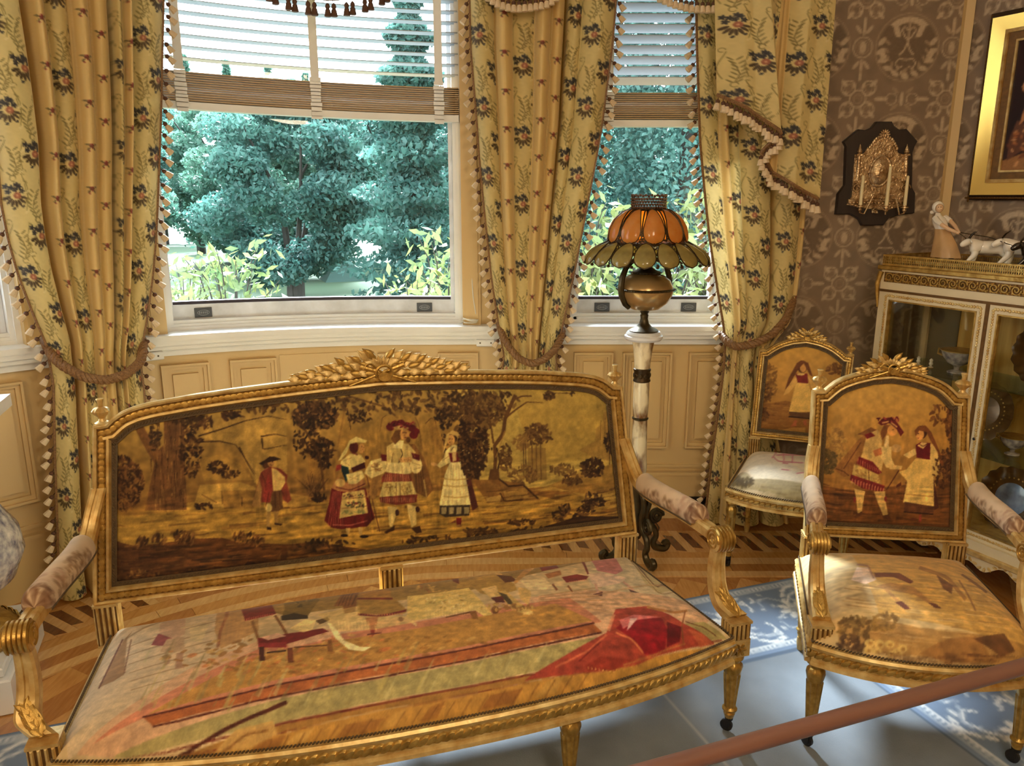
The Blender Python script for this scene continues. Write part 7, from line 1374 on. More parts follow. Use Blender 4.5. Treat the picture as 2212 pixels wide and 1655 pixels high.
for a in (0.5, 0.5 + math.pi):
    m = MB(); ca, sa = math.cos(a), math.sin(a); m.tube([(r_ * ca, r_ * sa, z) for r_, z in ((0.03, 1.30), (0.07, 1.30), (0.10, 1.275), (0.118, 1.235), (0.122, 1.20), (0.118, 1.165), (0.10, 1.13), (0.08, 1.115))], [0.008, 0.012, 0.013, 0.010], 8); m.build('handle', 'bronze', LMP)
SHADE = MB(); SHADE.lathe([(0.066, 1.495), (0.070, 1.500), (0.068, 1.504), (0.064, 1.500)], 36); shade = SHADE.build('shade_rim', 'brass_dark', LMP)
up = np.array([(0.072, 1.500), (0.098, 1.490), (0.128, 1.462), (0.148, 1.425), (0.156, 1.390), (0.157, 1.366)]); lo = np.array([(0.150, 1.378), (0.185, 1.360), (0.215, 1.338), (0.238, 1.312), (0.250, 1.285)])
def prof(P, s): t = np.linspace(0, 1, len(P)); return np.interp(s, t, P[:, 0]), np.interp(s, t, P[:, 1])
def petal(P, w, s0, s1, bulge, eg, top):
    n, k = 13, 9; V = []; Fs = []
    for side in (0, 1):
        for i in range(n):
            e = i / (n - 1); s = s0 + (s1 - s0) * e; ov = max(0.0, 1 - abs(2 * e - 1) ** eg) ** 0.5 * (top + (1 - top) * min(1, e * 1.6))
            for j in range(k):
                q = 2 * j / (k - 1) - 1; r_, z = prof(P, s); rr = r_ + bulge * (1 - q * q) * (1 - (2 * e - 1) ** 2) - side * 0.003; a = w * ov * q; V.append((rr * math.cos(a), rr * math.sin(a), z + (0.003 if side == 0 else 0)))
    for side in (0, 1):
        b = side * n * k
        for i in range(n - 1):
            for j in range(k - 1): x = b + i * k + j; Fs.append((x, x + 1, x + k + 1, x + k) if side == 0 else (x, x + k, x + k + 1, x + 1))
    for i in range(n - 1):
        for j in (0, k - 1): x = i * k + j; Fs.append((x, x + k, x + k + n * k, x + n * k))
    mb = MB(); mb.add(V, Fs)
    edge = [V[i * k] for i in range(n)] + [V[i * k + k - 1] for i in range(n - 1, -1, -1)]; cm = MB(); cm.tube(edge, 0.0022, 5, True)
    return mb, cm
a, b = petal(up, R_(16.6), 0.02, 0.98, 0.008, 2.6, 0.55); pu = a.mesh('petal_pane', 'amber_glass', 60); pc = b.mesh('came', 'brass_dark')
a, b = petal(lo, R_(10.6), 0.06, 1.0, 0.012, 2.4, 0.8); pl_ = a.mesh('petal_pane', 'olive_glass', 60); plc = b.mesh('came', 'brass_dark')
for k in range(10): o = inst('petal_pane', pu, shade, Matrix.Rotation(-math.pi / 2 + k * math.pi / 5, 4, 'Z')); inst('shade_came', pc, shade, Matrix.Rotation(-math.pi / 2 + k * math.pi / 5, 4, 'Z'))
for k in range(16): o = inst('petal_pane', pl_, shade, Matrix.Rotation(-math.pi / 2 + (k + 0.5) * math.pi / 8, 4, 'Z')); inst('shade_came', plc, shade, Matrix.Rotation(-math.pi / 2 + (k + 0.5) * math.pi / 8, 4, 'Z'))
m = MB(); rg_ = np.random.default_rng(6)
for k in range(10):                                  # cast filigree in the gaps
    a0 = -math.pi / 2 + (k + 0.5) * math.pi / 5
    for i in range(26):
        s = 0.62 + 0.38 * rg_.random(); half = 0.02 + 0.22 * max(0, s - 0.62); a = a0 + (rg_.random() * 2 - 1) * half; r_, z = prof(up, s); c = np.array([r_ * math.cos(a), r_ * math.sin(a), z]); t_ = rg_.normal(size=3); n_ = np.array([math.cos(a), math.sin(a), 0.4]); n_ /= np.linalg.norm(n_); t_ -= n_ * (t_ @ n_); t_ /= np.linalg.norm(t_); dome(m, c, t_, n_, 0.007, 0.003, 0.003, 6)
    m.tube([(prof(up, s)[0] * math.cos(a0), prof(up, s)[0] * math.sin(a0), prof(up, s)[1]) for s in np.linspace(0, 0.8, 10)], 0.003, 5)
for k in range(16):
    a0 = -math.pi / 2 + k * math.pi / 8
    for i in range(22):
        s = 0.9 * rg_.random(); half = 0.012 + 0.05 * (1 - s) ** 2; a = a0 + (rg_.random() * 2 - 1) * half; r_, z = prof(lo, s); c = np.array([r_ * math.cos(a), r_ * math.sin(a), z]); t_ = rg_.normal(size=3); n_ = np.array([math.cos(a) * 0.6, math.sin(a) * 0.6, 0.8]); t_ -= n_ * (t_ @ n_); t_ /= np.linalg.norm(t_); dome(m, c, t_, n_, 0.007, 0.003, 0.003, 6)
    r_, z = prof(lo, 0.93); m.ellip((r_ * math.cos(a0), r_ * math.sin(a0), z), (0.007, 0.007, 0.006), 8, 5)
m.lathe([(0.155, 1.374), (0.160, 1.371), (0.160, 1.366), (0.155, 1.364)], 48); m.build('filigree', 'brass_dark', shade, kind='stuff')
m = MB()
for r in range(5):
    for k in range(36): a = (k + 0.5 * (r % 2)) * 2 * math.pi / 36; m.ellip((0.066 * math.cos(a), 0.066 * math.sin(a), 1.507 + r * 0.011 + (0.003 if r == 4 and k % 2 else 0)), (0.0058, 0.0058, 0.0058), 6, 4)
m.build('bead_crown', 'bead_glass', shade, kind='stuff')
m = MB(); q = [at_z(1420, 1152, 0.006), at_z(1424, 1140, 0.006), at_z(1418, 1130, 0.006), at_z(1400, 1128, 0.006), at_z(1392, 1135, 0.006)]; m.tube([np.array(p) - np.array((0.54, 3.15, 0)) for p in q], 0.003, 5); m.build('flex', 'brass_dark', LMP)

# ================================================================ vitrine cabinet on the right wall
cr = math.atan2(RDIR[1], RDIR[0])
CAB = thing('display_cabinet', 'ivory and gilt glazed display cabinet with pierced gallery against the papered wall', 'cabinet', (1.586, 3.42, 0), cr)
X0, X1, DP = 0.035, 1.045, 0.335
def cbx(name, lo, hi, matn, parent=None, bev=0.0): m = MB(); m.box(lo, hi, bev=bev); return m.build(name, matn, parent or CAB)
cbx('top', (X0 - 0.012, -0.012, 1.243), (X1 + 0.012, DP + 0.004, 1.262), 'gilt', bev=0.003); cbx('top_board', (X0 + 0.01, 0.01, 1.2615), (X1 - 0.01, DP - 0.01, 1.268), 'dark_wood')
m = MB()                                             # pierced brass gallery
for y0, y1, x0, x1 in ((0.0, 0.004, X0, X1), (DP - 0.004, DP, X0, X1)):
    m.box((x0, y0, 1.262), (x1, y1, 1.270)); m.box((x0, y0 - 0.001, 1.300), (x1, y1 + 0.001, 1.307))
    for x in np.arange(x0, x1, 0.0085): m.box((x, y0 + 0.0005, 1.268), (x + 0.0035, y1 - 0.0005, 1.302))
    for z in (1.278, 1.288): m.box((x0, y0 + 0.0005, z), (x1, y1 - 0.0005, z + 0.003))
for x0 in (X0, X1 - 0.004):
    m.box((x0, 0, 1.262), (x0 + 0.004, DP, 1.270)); m.box((x0 - 0.001, 0, 1.300), (x0 + 0.005, DP, 1.307))
    for y in np.arange(0, DP, 0.0085): m.box((x0 + 0.0005, y, 1.268), (x0 + 0.0035, y + 0.0035, 1.302))
m.build('gallery', 'gilt', CAB, kind='stuff')
cbx('frieze', (X0, 0, 1.158), (X1, DP, 1.243), 'ivory_paint'); cbx('frieze_ground', (X0 + 0.018, -0.003, 1.192), (X1 - 0.018, 0.002, 1.234), 'gilt_deep')
sg = MB()                                            # running scroll mount, one repeat
for k, (c, d) in enumerate(((0.0, 1), (0.042, -1))):
    b = np.linspace(0, 3.2 * math.pi, 34); rr = 0.019 * (1 - b / b[-1] * 0.82); sg.tube([(c + rr[i] * math.cos(b[i]) * 1.0, -0.006, 1.213 + d * rr[i] * math.sin(b[i])) for i in range(34)], 0.0032, 5)
    for a in (0.6, 2.2, 3.9, 5.2): dome(sg, (c + 0.019 * math.cos(a), -0.003, 1.213 + 0.018 * math.sin(a)), (math.cos(a + 0.8), 0, math.sin(a + 0.8)), (0, -1, 0), 0.009, 0.004, 0.005, 6)
sg.tube([(0.019, -0.006, 1.213), (0.021, -0.007, 1.225), (0.042, -0.006, 1.232)], 0.003, 5); sg.tube([(-0.02, -0.006, 1.205), (0.0, -0.006, 1.196), (0.021, -0.006, 1.203)], 0.003, 5)
sgm = sg.mesh('scroll_mount', 'gilt'); x = X0 + 0.045
while x < X1 - 0.06: inst('scroll_mount', sgm, CAB, Matrix.Translation((x, 0, 0))); x += 0.083
cbx('frieze_bead', (X0 - 0.004, -0.006, 1.150), (X1 + 0.004, 0.002, 1.160), 'gilt_deep')
def beaded_frame(name, x0, x1, z0, z1, wd, parent):
    m = MB(); y = -0.004
    m.box((x0, y, z1 - wd), (x1, 0.02, z1)); m.box((x0, y, z0), (x1, 0.02, z0 + wd)); m.box((x0, y, z0 + wd), (x0 + wd, 0.02, z1 - wd)); m.box((x1 - wd, y, z0 + wd), (x1, 0.02, z1 - wd))
    o = m.build(name, 'ivory_paint', parent); r = random.Random(int(x0 * 100)); m = MB()
    def run(p, q):
        p, q = np.array(p), np.array(q); L = np.linalg.norm(q - p); n = int(L / 0.011); d = (q - p) / L
        for i in range(n): c = p + d * (i + 0.5) * L / n; dome(m, c + np.array([0, 0, 0]) + 0.002 * (r.random() - 0.5), d, (0, -1, 0), 0.0065, 0.0055 + 0.002 * r.random(), 0.005, 6)
    a, b, c_, d_ = x0 + wd * 0.5, x1 - wd * 0.5, z0 + wd * 0.5, z1 - wd * 0.5
    run((a, y, d_), (b, y, d_)); run((a, y, c_), (b, y, c_)); run((a, y, c_), (a, y, d_)); run((b, y, c_), (b, y, d_)); m.build('bead_moulding', 'gilt_pale', o)
    m = MB(); w2 = wd; 
    for A in ((x0 + w2, x1 - w2, z1 - w2 - 0.006, z1 - w2), (x0 + w2, x1 - w2, z0 + w2, z0 + w2 + 0.006)): m.box((A[0], -0.006, A[2]), (A[1], 0.012, A[3]))
    for A in ((x0 + w2, x0 + w2 + 0.006), (x1 - w2 - 0.006, x1 - w2)): m.box((A[0], -0.006, z0 + w2), (A[1], 0.012, z1 - w2))
    m.build('inner_bead', 'gilt', o); m = MB(); m.box((x0 + wd, 0.006, z0 + wd), (x1 - wd, 0.009, z1 - wd)); m.build('pane', 'cabinet_glass', o)
    return o
XM = 0.522
cbx('post', (X0, 0, 0.0), (X0 + 0.022, 0.022, 1.158), 'ivory_paint'); cbx('post', (X1 - 0.022, 0, 0.0), (X1, 0.022, 1.158), 'ivory_paint'); cbx('post', (X0, DP - 0.03, 0.0), (X0 + 0.03, DP, 1.158), 'ivory_paint'); cbx('post', (X1 - 0.03, DP - 0.03, 0.0), (X1, DP, 1.158), 'ivory_paint')
d1 = beaded_frame('door', X0 + 0.022, XM - 0.008, 0.215, 1.150, 0.032, CAB); d2 = beaded_frame('door', XM + 0.008, X1 - 0.022, 0.215, 1.150, 0.032, CAB)
cbx('centre_stile', (XM - 0.0075, -0.006, 0.215), (XM + 0.0075, 0.02, 1.150), 'gilt_deep'); m = MB(); m.lathe([(0.004, 0), (0.006, 0.003), (0.003, 0.006)], 10, M=TRS((XM + 0.022, -0.006, 0.62), rx=R_(90))); m.build('escutcheon', 'black_rubber', d2)
for z0, z1, yo, name in ((0.150, 0.215, -0.02, 'base_moulding'),): cbx(name, (X0 - 0.01, yo, z0 + 0.02), (X1 + 0.01, DP, z1), 'ivory_paint'); cbx('base_step', (X0 - 0.018, yo - 0.012, z0 + 0.005), (X1 + 0.018, DP, z0 + 0.028), 'gilt_pale', bev=0.004)
m = MB(); xs = np.linspace(X0, X1, 60); pts = [(x, 0.158) for x in xs] + [(x, 0.118 + 0.016 * math.sin(x * 45) - 0.012 * math.cos(x * 12)) for x in xs[::-1]]; m.loft([[(x, y, z) for x, z in pts] for y in (-0.018, 0.0)]); m.build('apron', 'ivory_paint', CAB)
m = MB()
for x in np.arange(X0 + 0.01, X1, 0.02): dome(m, (x, -0.018, 0.128 + 0.016 * math.sin(x * 45) - 0.012 * math.cos(x * 12)), (math.cos(x * 40), 0, math.sin(x * 40)), (0, -1, 0), 0.011, 0.006, 0.007, 6)
m.build('apron_carving', 'gilt_pale', CAB, kind='stuff')
for x in (X0 + 0.012, X1 - 0.012): m = MB(); m.lathe([(0.012, 0.0), (0.02, 0.02), (0.012, 0.05), (0.016, 0.12), (0.02, 0.15)], 14, (x, 0.0, 0)); m.build('foot', 'gilt_pale', CAB)
cbx('bottom_board', (X0 + 0.02, 0.02, 0.215), (X1 - 0.02, DP - 0.012, 0.232), 'gold_silk'); cbx('back_panel', (X0 + 0.02, DP - 0.012, 0.215), (X1 - 0.02, DP - 0.002, 1.158), 'gold_silk')
cbx('pane', (X0 + 0.006, 0.03, 0.23), (X0 + 0.009, DP - 0.035, 1.15), 'cabinet_glass'); cbx('pane', (X1 - 0.009, 0.03, 0.23), (X1 - 0.006, DP - 0.035, 1.15), 'cabinet_glass'); cbx('side_mirror', (X0 + 0.012, DP - 0.016, 0.24), (X0 + 0.17, DP - 0.0125, 1.14), 'mirror_grey')
m = MB(); m.tube([(X0 + 0.002, -0.004, 1.235), (X0 - 0.008, -0.01, 1.18), (X0 - 0.004, -0.006, 1.12), (X0, -0.004, 1.08)], [0.012, 0.009, 0.006, 0.003], 7); m.build('corner_mount', 'gilt', CAB)
for z in (0.548, 0.828): cbx('shelf', (X0 + 0.024, 0.03, z - 0.006), (X1 - 0.024, DP - 0.02, z), 'shelf_glass')
# china inside: things of their own
cabM = Matrix.Translation((1.586, 3.42, 0)) @ Matrix.Rotation(cr, 4, 'Z')
def china(name, label, cat, lx, ly, lz, rx=0.0): 
    p = cabM @ Vector((lx, ly, lz)); t = thing(name, label, cat, p, cr); t.rotation_euler = (rx, 0, cr); return t
mat('gilt_china', (226, 196, 130), 0.25, 0.3, var=0.3, vscale=60, col2=(60, 60, 84)); mat('blue_china', (222, 216, 206), 0.12, var=0.9, vscale=34, col2=(54, 60, 96), coat=0.5); mat('plate_dark', (112, 82, 46), 0.25, 0.3, var=0.4, vscale=40)
def cup(label, lx, ly, lz, s, handle=True):
    t = china('footed_cup', label, 'cup', lx, ly, lz); m = MB(); m.lathe([(0.026 * s, 0), (0.026 * s, 0.004 * s), (0.008 * s, 0.010 * s), (0.009 * s, 0.02 * s), (0.03 * s, 0.032 * s), (0.044 * s, 0.052 * s), (0.050 * s, 0.072 * s), (0.046 * s, 0.072 * s), (0.04 * s, 0.054 * s), (0.02 * s, 0.038 * s), (0.004 * s, 0.035 * s)], 28); m.build('bowl', 'blue_china', t)
    m = MB(); m.lathe([(0.0505 * s, 0.069 * s), (0.0515 * s, 0.072 * s), (0.046 * s, 0.073 * s)], 28); m.build('rim', 'gilt', t)
    if handle:
        for sx in (-1, 1): m = MB(); m.tube([(sx * 0.046 * s, 0, 0.064 * s), (sx * 0.066 * s, 0, 0.066 * s), (sx * 0.068 * s, 0, 0.050 * s), (sx * 0.040 * s, 0, 0.044 * s)], 0.003 * s, 6); m.build('handle', 'gilt', t)
def plate(label, lx, ly, lz, R, center):
    t = china('display_plate', label, 'plate', lx, ly, lz); m = MB(); M_ = TRS((0, 0, R), rx=R_(78)); n = 72
    rings = []
    for r_, z in ((0.0, 0.0), (R * 0.5, 0.0), (R * 0.62, 0.004), (R * 0.78, 0.008), (R * 0.98, 0.014), (R, 0.014), (R * 0.98, 0.010), (R * 0.6, -0.002)):
        rings.append([((r_ if r_ < R * 0.7 else r_ * (1 + 0.022 * math.cos(18 * 2 * math.pi * j / n))) * math.cos(2 * math.pi * j / n), (r_ if r_ < R * 0.7 else r_ * (1 + 0.022 * math.cos(18 * 2 * math.pi * j / n))) * math.sin(2 * math.pi * j / n), z + (0.003 * math.cos(18 * 2 * math.pi * j / n) if r_ > R * 0.7 else 0)) for j in range(n)])
    m.loft(rings, True, False, M_); m.build('rim', 'plate_dark', t)
    m = MB(); m.lathe([(R * 0.5, 0.003), (R * 0.46, 0.004), (0.001, 0.004)], 30, M=M_); m.build('well', center, t)
    m = MB(); [dome(m, (R * 0.66 * math.cos(a), R * 0.66 * math.sin(a), 0.0055), (1, 0, 0), (0, 0, 1), 0.004, 0.004, 0.003, 6) for a in np.arange(0, 6.28, 6.283 / 30)]; m.v = [tuple(M_ @ Vector(p)) for p in m.v]; m.build('gilt_dots', 'gilt', t)
mat('blue_well', (150, 178, 220), 0.15, var=0.8, vscale=20, col2=(72, 84, 120), coat=0.6)
cup('blue and white footed cup with gilt rim on the upper glass shelf', 0.33, 0.15, 0.829, 1.35, True)
cup('white two handled cup with blue sprigs on the lower glass shelf', 0.60, 0.16, 0.549, 1.05)
cup('blue sprigged cup on the lower glass shelf beside the two handled cup', 0.76, 0.20, 0.549, 1.0)
plate('large scalloped dark plate standing on the upper glass shelf', 0.66, 0.20, 0.829, 0.135, 'gilt_china'); plate('scalloped dark plate standing on the lower glass shelf beside the centre stile', 0.42, 0.24, 0.549, 0.125, 'plate_dark'); plate('scalloped gilt plate with pale blue centre on the cabinet floor', 0.62, 0.17, 0.233, 0.13, 'blue_well')
for i, x in enumerate((0.14, 0.20)):
    t = china('figurine', 'tiny white china figure with gilt feet on the upper glass shelf', 'figurine', x + 0.02, 0.14, 0.829); tag(t, group='tiny china figures'); m = MB(); m.lathe([(0.010, 0), (0.011, 0.004), (0.004, 0.008), (0.009, 0.018), (0.006, 0.026), (0.008, 0.034), (0.002, 0.041)], 14); m.build('body', 'porcelain', t); m = MB(); m.lathe([(0.0105, 0), (0.0115, 0.003), (0.009, 0.005)], 14); m.build('foot', 'gilt', t)

# ================================================================ porcelain group on the cabinet top
FG = thing('porcelain_group', 'white porcelain group of a girl hauling two goats on the cabinet top', 'figurine', cabM @ Vector((0.40, 0.165, 1.268)), cr)
m = MB(); m.prism([(-0.29, -0.06), (0.32, -0.055), (0.33, 0.05), (-0.28, 0.06)], 0, 0.014, bev=0.003); m.build('base', 'porcelain_base', FG)
def skin(name, V, E, Rr, matn, parent, M=None, sub=2):
    me = bpy.data.meshes.new(name); me.from_pydata(V, E, []); o = bpy.data.objects.new(name, me); link(o, parent); me.materials.append(MATS[matn])
    md = o.modifiers.new('skin', 'SKIN'); md.use_smooth_shade = True; sv = me.skin_vertices[0] if me.skin_vertices else None
    if sv is None:
        bm = bmesh.new(); bm.from_mesh(me); bm.verts.layers.skin.verify(); bm.to_mesh(me); bm.free(); sv = me.skin_vertices[0]
    for i, r in enumerate(Rr): sv.data[i].radius = (r, r); sv.data[i].use_root = (i == 0)
    s_ = o.modifiers.new('smooth', 'SUBSURF'); s_.levels = sub; s_.render_levels = sub
    if M is not None: o.matrix_local = M
    return o
# girl: leaning back, bonnet, rolled sleeves, long skirt (one mesh, several glazes)
m = MB(); m.cm = 0
rings = []
for z, r, dx in ((0.032, 0.060, 0.004), (0.05, 0.056, 0.002), (0.09, 0.046, -0.008), (0.125, 0.034, -0.020), (0.150, 0.027, -0.032)):
    rings.append([(-0.195 + dx + r * 1.05 * math.cos(a) * (1 + 0.06 * math.cos(5 * a)), r * 0.75 * math.sin(a) * (1 + 0.06 * math.cos(5 * a)), z) for a in np.linspace(0, 2 * math.pi, 25)[:-1]])
m.loft(rings); m.cm = 1
rings = []
for z, r, dx in ((0.148, 0.028, -0.032), (0.170, 0.031, -0.042), (0.192, 0.028, -0.052), (0.205, 0.013, -0.056), (0.214, 0.010, -0.058)):
    rings.append([(-0.195 + dx + r * math.cos(a), r * 0.8 * math.sin(a), z) for a in np.linspace(0, 2 * math.pi, 17)[:-1]])
m.loft(rings)
m.ellip((-0.258, 0.002, 0.238), (0.024, 0.022, 0.025), 14, 9); m.ellip((-0.283, 0.004, 0.216), (0.011, 0.006, 0.008), 8, 5)
m.tube([(-0.245, -0.024, 0.192), (-0.225, -0.034, 0.178), (-0.205, -0.036, 0.168)], [0.013, 0.013, 0.010], 8); m.tube([(-0.235, 0.022, 0.194), (-0.205, 0.018, 0.182)], [0.013, 0.011], 8)
m.cm = 2; m.ellip((-0.243, -0.009, 0.234), (0.0165, 0.016, 0.018), 12, 8); m.ellip((-0.227, -0.016, 0.232), (0.004, 0.004, 0.004), 6, 4)
m.tube([(-0.207, -0.036, 0.169), (-0.175, -0.030, 0.150), (-0.145, -0.020, 0.138)], [0.009, 0.008, 0.006], 8); m.tube([(-0.205, 0.018, 0.182), (-0.17, 0.004, 0.16), (-0.142, -0.012, 0.140)], [0.009, 0.008, 0.006], 8); m.ellip((-0.140, -0.017, 0.137), (0.010, 0.009, 0.008), 10, 6)
m.cm = 3; m.tube([(-0.215, -0.02, 0.034), (-0.215, -0.024, 0.016)], 0.009, 7); m.tube([(-0.165, -0.01, 0.034), (-0.150, -0.014, 0.018)], 0.009, 7); m.ellip((-0.222, -0.028, 0.018), (0.016, 0.008, 0.006), 8, 5); m.ellip((-0.138, -0.016, 0.019), (0.016, 0.008, 0.006), 8, 5)
m.ellip((-0.236, -0.025, 0.238), (0.002, 0.0016, 0.002), 6, 4); m.ellip((-0.2285, -0.0205, 0.2385), (0.002, 0.0016, 0.002), 6, 4)
girl = m.build('girl', ['porcelain_tan', 'porcelain', 'porcelain_skin', 'porcelain_dark'], FG)
def goat(name, x, y, matn, s=1.0, rz=0.0):
    V = [(0, 0, 0.060), (0.028, 0, 0.062), (0.052, 0, 0.060), (-0.028, 0, 0.062), (-0.046, -0.004, 0.070), (-0.060, -0.012, 0.084), (-0.076, -0.022, 0.078), (-0.092, -0.030, 0.066),
         (-0.042, -0.016, 0.036), (-0.062, -0.022, 0.016), (-0.070, -0.024, 0.006), (-0.036, 0.016, 0.036), (-0.040, 0.018, 0.006), (0.050, -0.016, 0.038), (0.060, -0.018, 0.022), (0.052, -0.018, 0.006), (0.052, 0.016, 0.038), (0.062, 0.018, 0.022), (0.056, 0.018, 0.006), (0.070, 0, 0.070), (0.080, 0, 0.058)]
    E = [(0, 1), (1, 2), (0, 3), (3, 4), (4, 5), (5, 6), (6, 7), (4, 8), (8, 9), (9, 10), (4, 11), (11, 12), (2, 13), (13, 14), (14, 15), (2, 16), (16, 17), (17, 18), (2, 19), (19, 20)]
    Rr = [0.025, 0.026, 0.024, 0.025, 0.021, 0.0125, 0.0135, 0.0075, 0.012, 0.0065, 0.0055, 0.011, 0.0055, 0.014, 0.007, 0.0055, 0.014, 0.007, 0.0055, 0.006, 0.003]
    o = skin(name, [(a * s, b * s, c * s) for a, b, c in V], E, [r * s for r in Rr], matn, FG, Matrix.Translation((x, y, 0.0135)) @ Matrix.Rotation(rz, 4, 'Z'))
    for sy in (-1, 1):
        m = MB(); m.tube([(-0.066 * s, (-0.016 + sy * 0.006) * s, 0.092 * s), (-0.058 * s, (-0.014 + sy * 0.010) * s, 0.106 * s), (-0.046 * s, (-0.012 + sy * 0.013) * s, 0.116 * s)], [0.0032 * s, 0.0026 * s, 0.001], 6); m.build('horn', 'porcelain_dark', o)
        m = MB(); m.ellip((0, 0, 0), (0.011 * s, 0.0035 * s, 0.005 * s), 8, 5); m.build('ear', matn, o, M=TRS((-0.062 * s, (-0.016 + sy * 0.018) * s, 0.084 * s), rz=sy * 1.3, ry=0.5))
goat('white_goat', -0.005, -0.014, 'porcelain', 1.15, 0.75); goat('dark_goat', 0.20, -0.016, 'porcelain_dark', 1.1, 0.6); goat('white_goat', 0.115, 0.022, 'porcelain', 1.2, 0.5)
m = MB(); m.tube([(-0.138, -0.018, 0.137), (-0.09, -0.04, 0.118), (-0.062, -0.075, 0.094)], 0.0018, 5); m.tube([(-0.138, -0.016, 0.138), (0.0, -0.03, 0.125), (0.12, -0.07, 0.10)], 0.0018, 5); m.build('reins', 'porcelain_dark', FG)

# ================================================================ sconce on its dark board
def sc(x, y): p = at_y(x / 6.365 + 1800, y / 6.365 + 240, TCY + RW - 0.02); return (p[0], p[2])
ctr = np.array(sc(640, 800)); SCN = thing('wall_sconce', 'silver repousse wall sconce with three candle arms on a dark shaped board', 'sconce', (ctr[0], TCY + RW - 0.004, ctr[1]), 0)
loc = lambda pts: [tuple(np.array(sc(*p)) - ctr) for p in pts]
m = MB(); m.prism(loc([(590, 145), (800, 145), (830, 205), (900, 255), (1000, 245), (1150, 415), (1115, 480), (1085, 560), (1075, 1050), (1120, 1130), (1110, 1400), (900, 1430), (760, 1470), (680, 1570), (390, 1575), (350, 1490), (230, 1420), (30, 1420), (60, 1140), (150, 1020), (165, 560), (170, 490), (135, 420), (340, 250), (430, 265), (520, 230)]), 0.0, -0.024, 'y', 0.004); m.build('board', 'walnut_board', SCN)
m = MB(); m.prism(loc([(275, 600), (400, 580), (470, 480), (560, 370), (680, 320), (790, 380), (850, 520), (880, 580), (1000, 600), (970, 950), (960, 1200), (965, 1300), (700, 1370), (480, 1350), (160, 1290), (230, 1180), (250, 960)]), -0.022, -0.032, 'y', 0.003); plt = m.build('back_plate', 'silver', SCN)
c0 = np.array(sc(620, 830)) - ctr; m = MB(); m.v = []; M_ = TRS((c0[0], -0.031, c0[1]), rx=R_(90)) @ Matrix.Rotation(R_(-6), 4, 'Z') @ Matrix.Diagonal((1, 1.45, 1, 1))
m.lathe([(0.046, 0.0), (0.049, 0.004), (0.045, 0.008), (0.040, 0.006), (0.036, 0.010), (0.025, 0.018), (0.012, 0.022), (0.001, 0.023)], 32, M=M_); m.build('boss', 'silver', SCN)
m = MB()
for sx, px in ((-1, 300), (1, 960)):
    b = np.array(sc(px, 960)) - ctr; t_ = np.array(sc(px + (10 if sx > 0 else 30), 620)) - ctr; m.tube([(b[0], -0.036, b[1]), (t_[0], -0.036, t_[1])], 0.009, 10); m.box((t_[0] - 0.014, -0.046, t_[1]), (t_[0] + 0.014, -0.026, t_[1] + 0.008)); f0 = (t_[0], -0.036, t_[1] + 0.008)
    m.lathe([(0.006, 0), (0.012, 0.008), (0.009, 0.02), (0.004, 0.032), (0.001, 0.042)], 12, f0)
    q = np.array(sc(px, 1060)) - ctr; b2 = np.linspace(0, 3.4 * math.pi, 30); rr = 0.022 * (1 - b2 / b2[-1] * 0.8); m.tube([(q[0] + rr[i] * math.cos(b2[i]), -0.036, q[1] + rr[i] * math.sin(b2[i])) for i in range(30)], 0.004, 5)
m.build('pilaster', 'silver', plt, kind='stuff')
m = MB(); arc = loc([(480, 500), (560, 390), (680, 330), (790, 400), (850, 520)]); A_ = np.array(arc); f = np.linspace(0, 1, 16)
for i in f: p = (np.interp(i, np.linspace(0, 1, 5), A_[:, 0]), np.interp(i, np.linspace(0, 1, 5), A_[:, 1])); dome(m, (p[0], -0.032, p[1]), (0, 0, 1), (0, -1, 0), 0.010, 0.007, 0.008)
s0 = loc([(680, 340)])[0]
for a in np.arange(0.2, 3.0, 0.45): dome(m, (s0[0] + 0.016 * math.cos(a), -0.033, s0[1] + 0.018 * math.sin(a)), (math.cos(a), 0, math.sin(a)), (0, -1, 0), 0.012, 0.005, 0.008)
b0 = loc([(540, 1400)])[0]
for k in range(18): dome(m, (b0[0] + 0.022 * (random.random() - .5), -0.034, b0[1] + 0.024 * random.random()), (1, 0, 0), (0, -1, 0), 0.006, 0.005, 0.008, 6)
rb = loc([(170, 1240), (560, 1230), (960, 1250)]); m.tube([(p[0], -0.038, p[1]) for p in rb], 0.010, 8)
for k in range(16): p = np.array(rb[0]) + (np.array(rb[2]) - np.array(rb[0])) * (k + 0.5) / 16; dome(m, (p[0], -0.045, p[1] - 0.006), (1, 0, 0), (0, -1, 0), 0.006, 0.006, 0.006, 6)
m.build('repousse', 'silver', plt, kind='stuff')
for (cx_, y0, y1) in ((300, 1300, 885), (630, 1310, 760), (900, 1310, 890)):
    b = np.array(sc(cx_, y0)) - ctr; t_ = np.array(sc(cx_ + 35, y1)) - ctr; dpt = -0.085 if cx_ == 630 else -0.07; r0 = np.array(sc(620, 1130)) - ctr
    m = MB(); m.tube([(r0[0], -0.034, r0[1]), ((r0[0] + b[0]) / 2 + 0.01, dpt * 0.8, r0[1] - 0.01), (b[0] + (0.02 if cx_ < 620 else -0.02 if cx_ > 640 else 0.0), dpt, b[1] - 0.035), (b[0], dpt, b[1] - 0.030), (b[0], dpt, b[1] - 0.012)], 0.0035, 7)
    m.lathe([(0.004, -0.026), (0.009, -0.018), (0.006, -0.010), (0.018, -0.006), (0.017, -0.002), (0.009, 0.0), (0.009, 0.004)], 16, (b[0], dpt, b[1])); arm = m.build('candle_arm', 'silver', SCN)
    h = (t_[1] - b[1]); m = MB(); m.lathe([(0.0075, 0.0), (0.007, h * 0.6), (0.006, h * 0.97), (0.002, h)], 14, (b[0], dpt, b[1])); m.build('candle', 'candle_wax', arm)

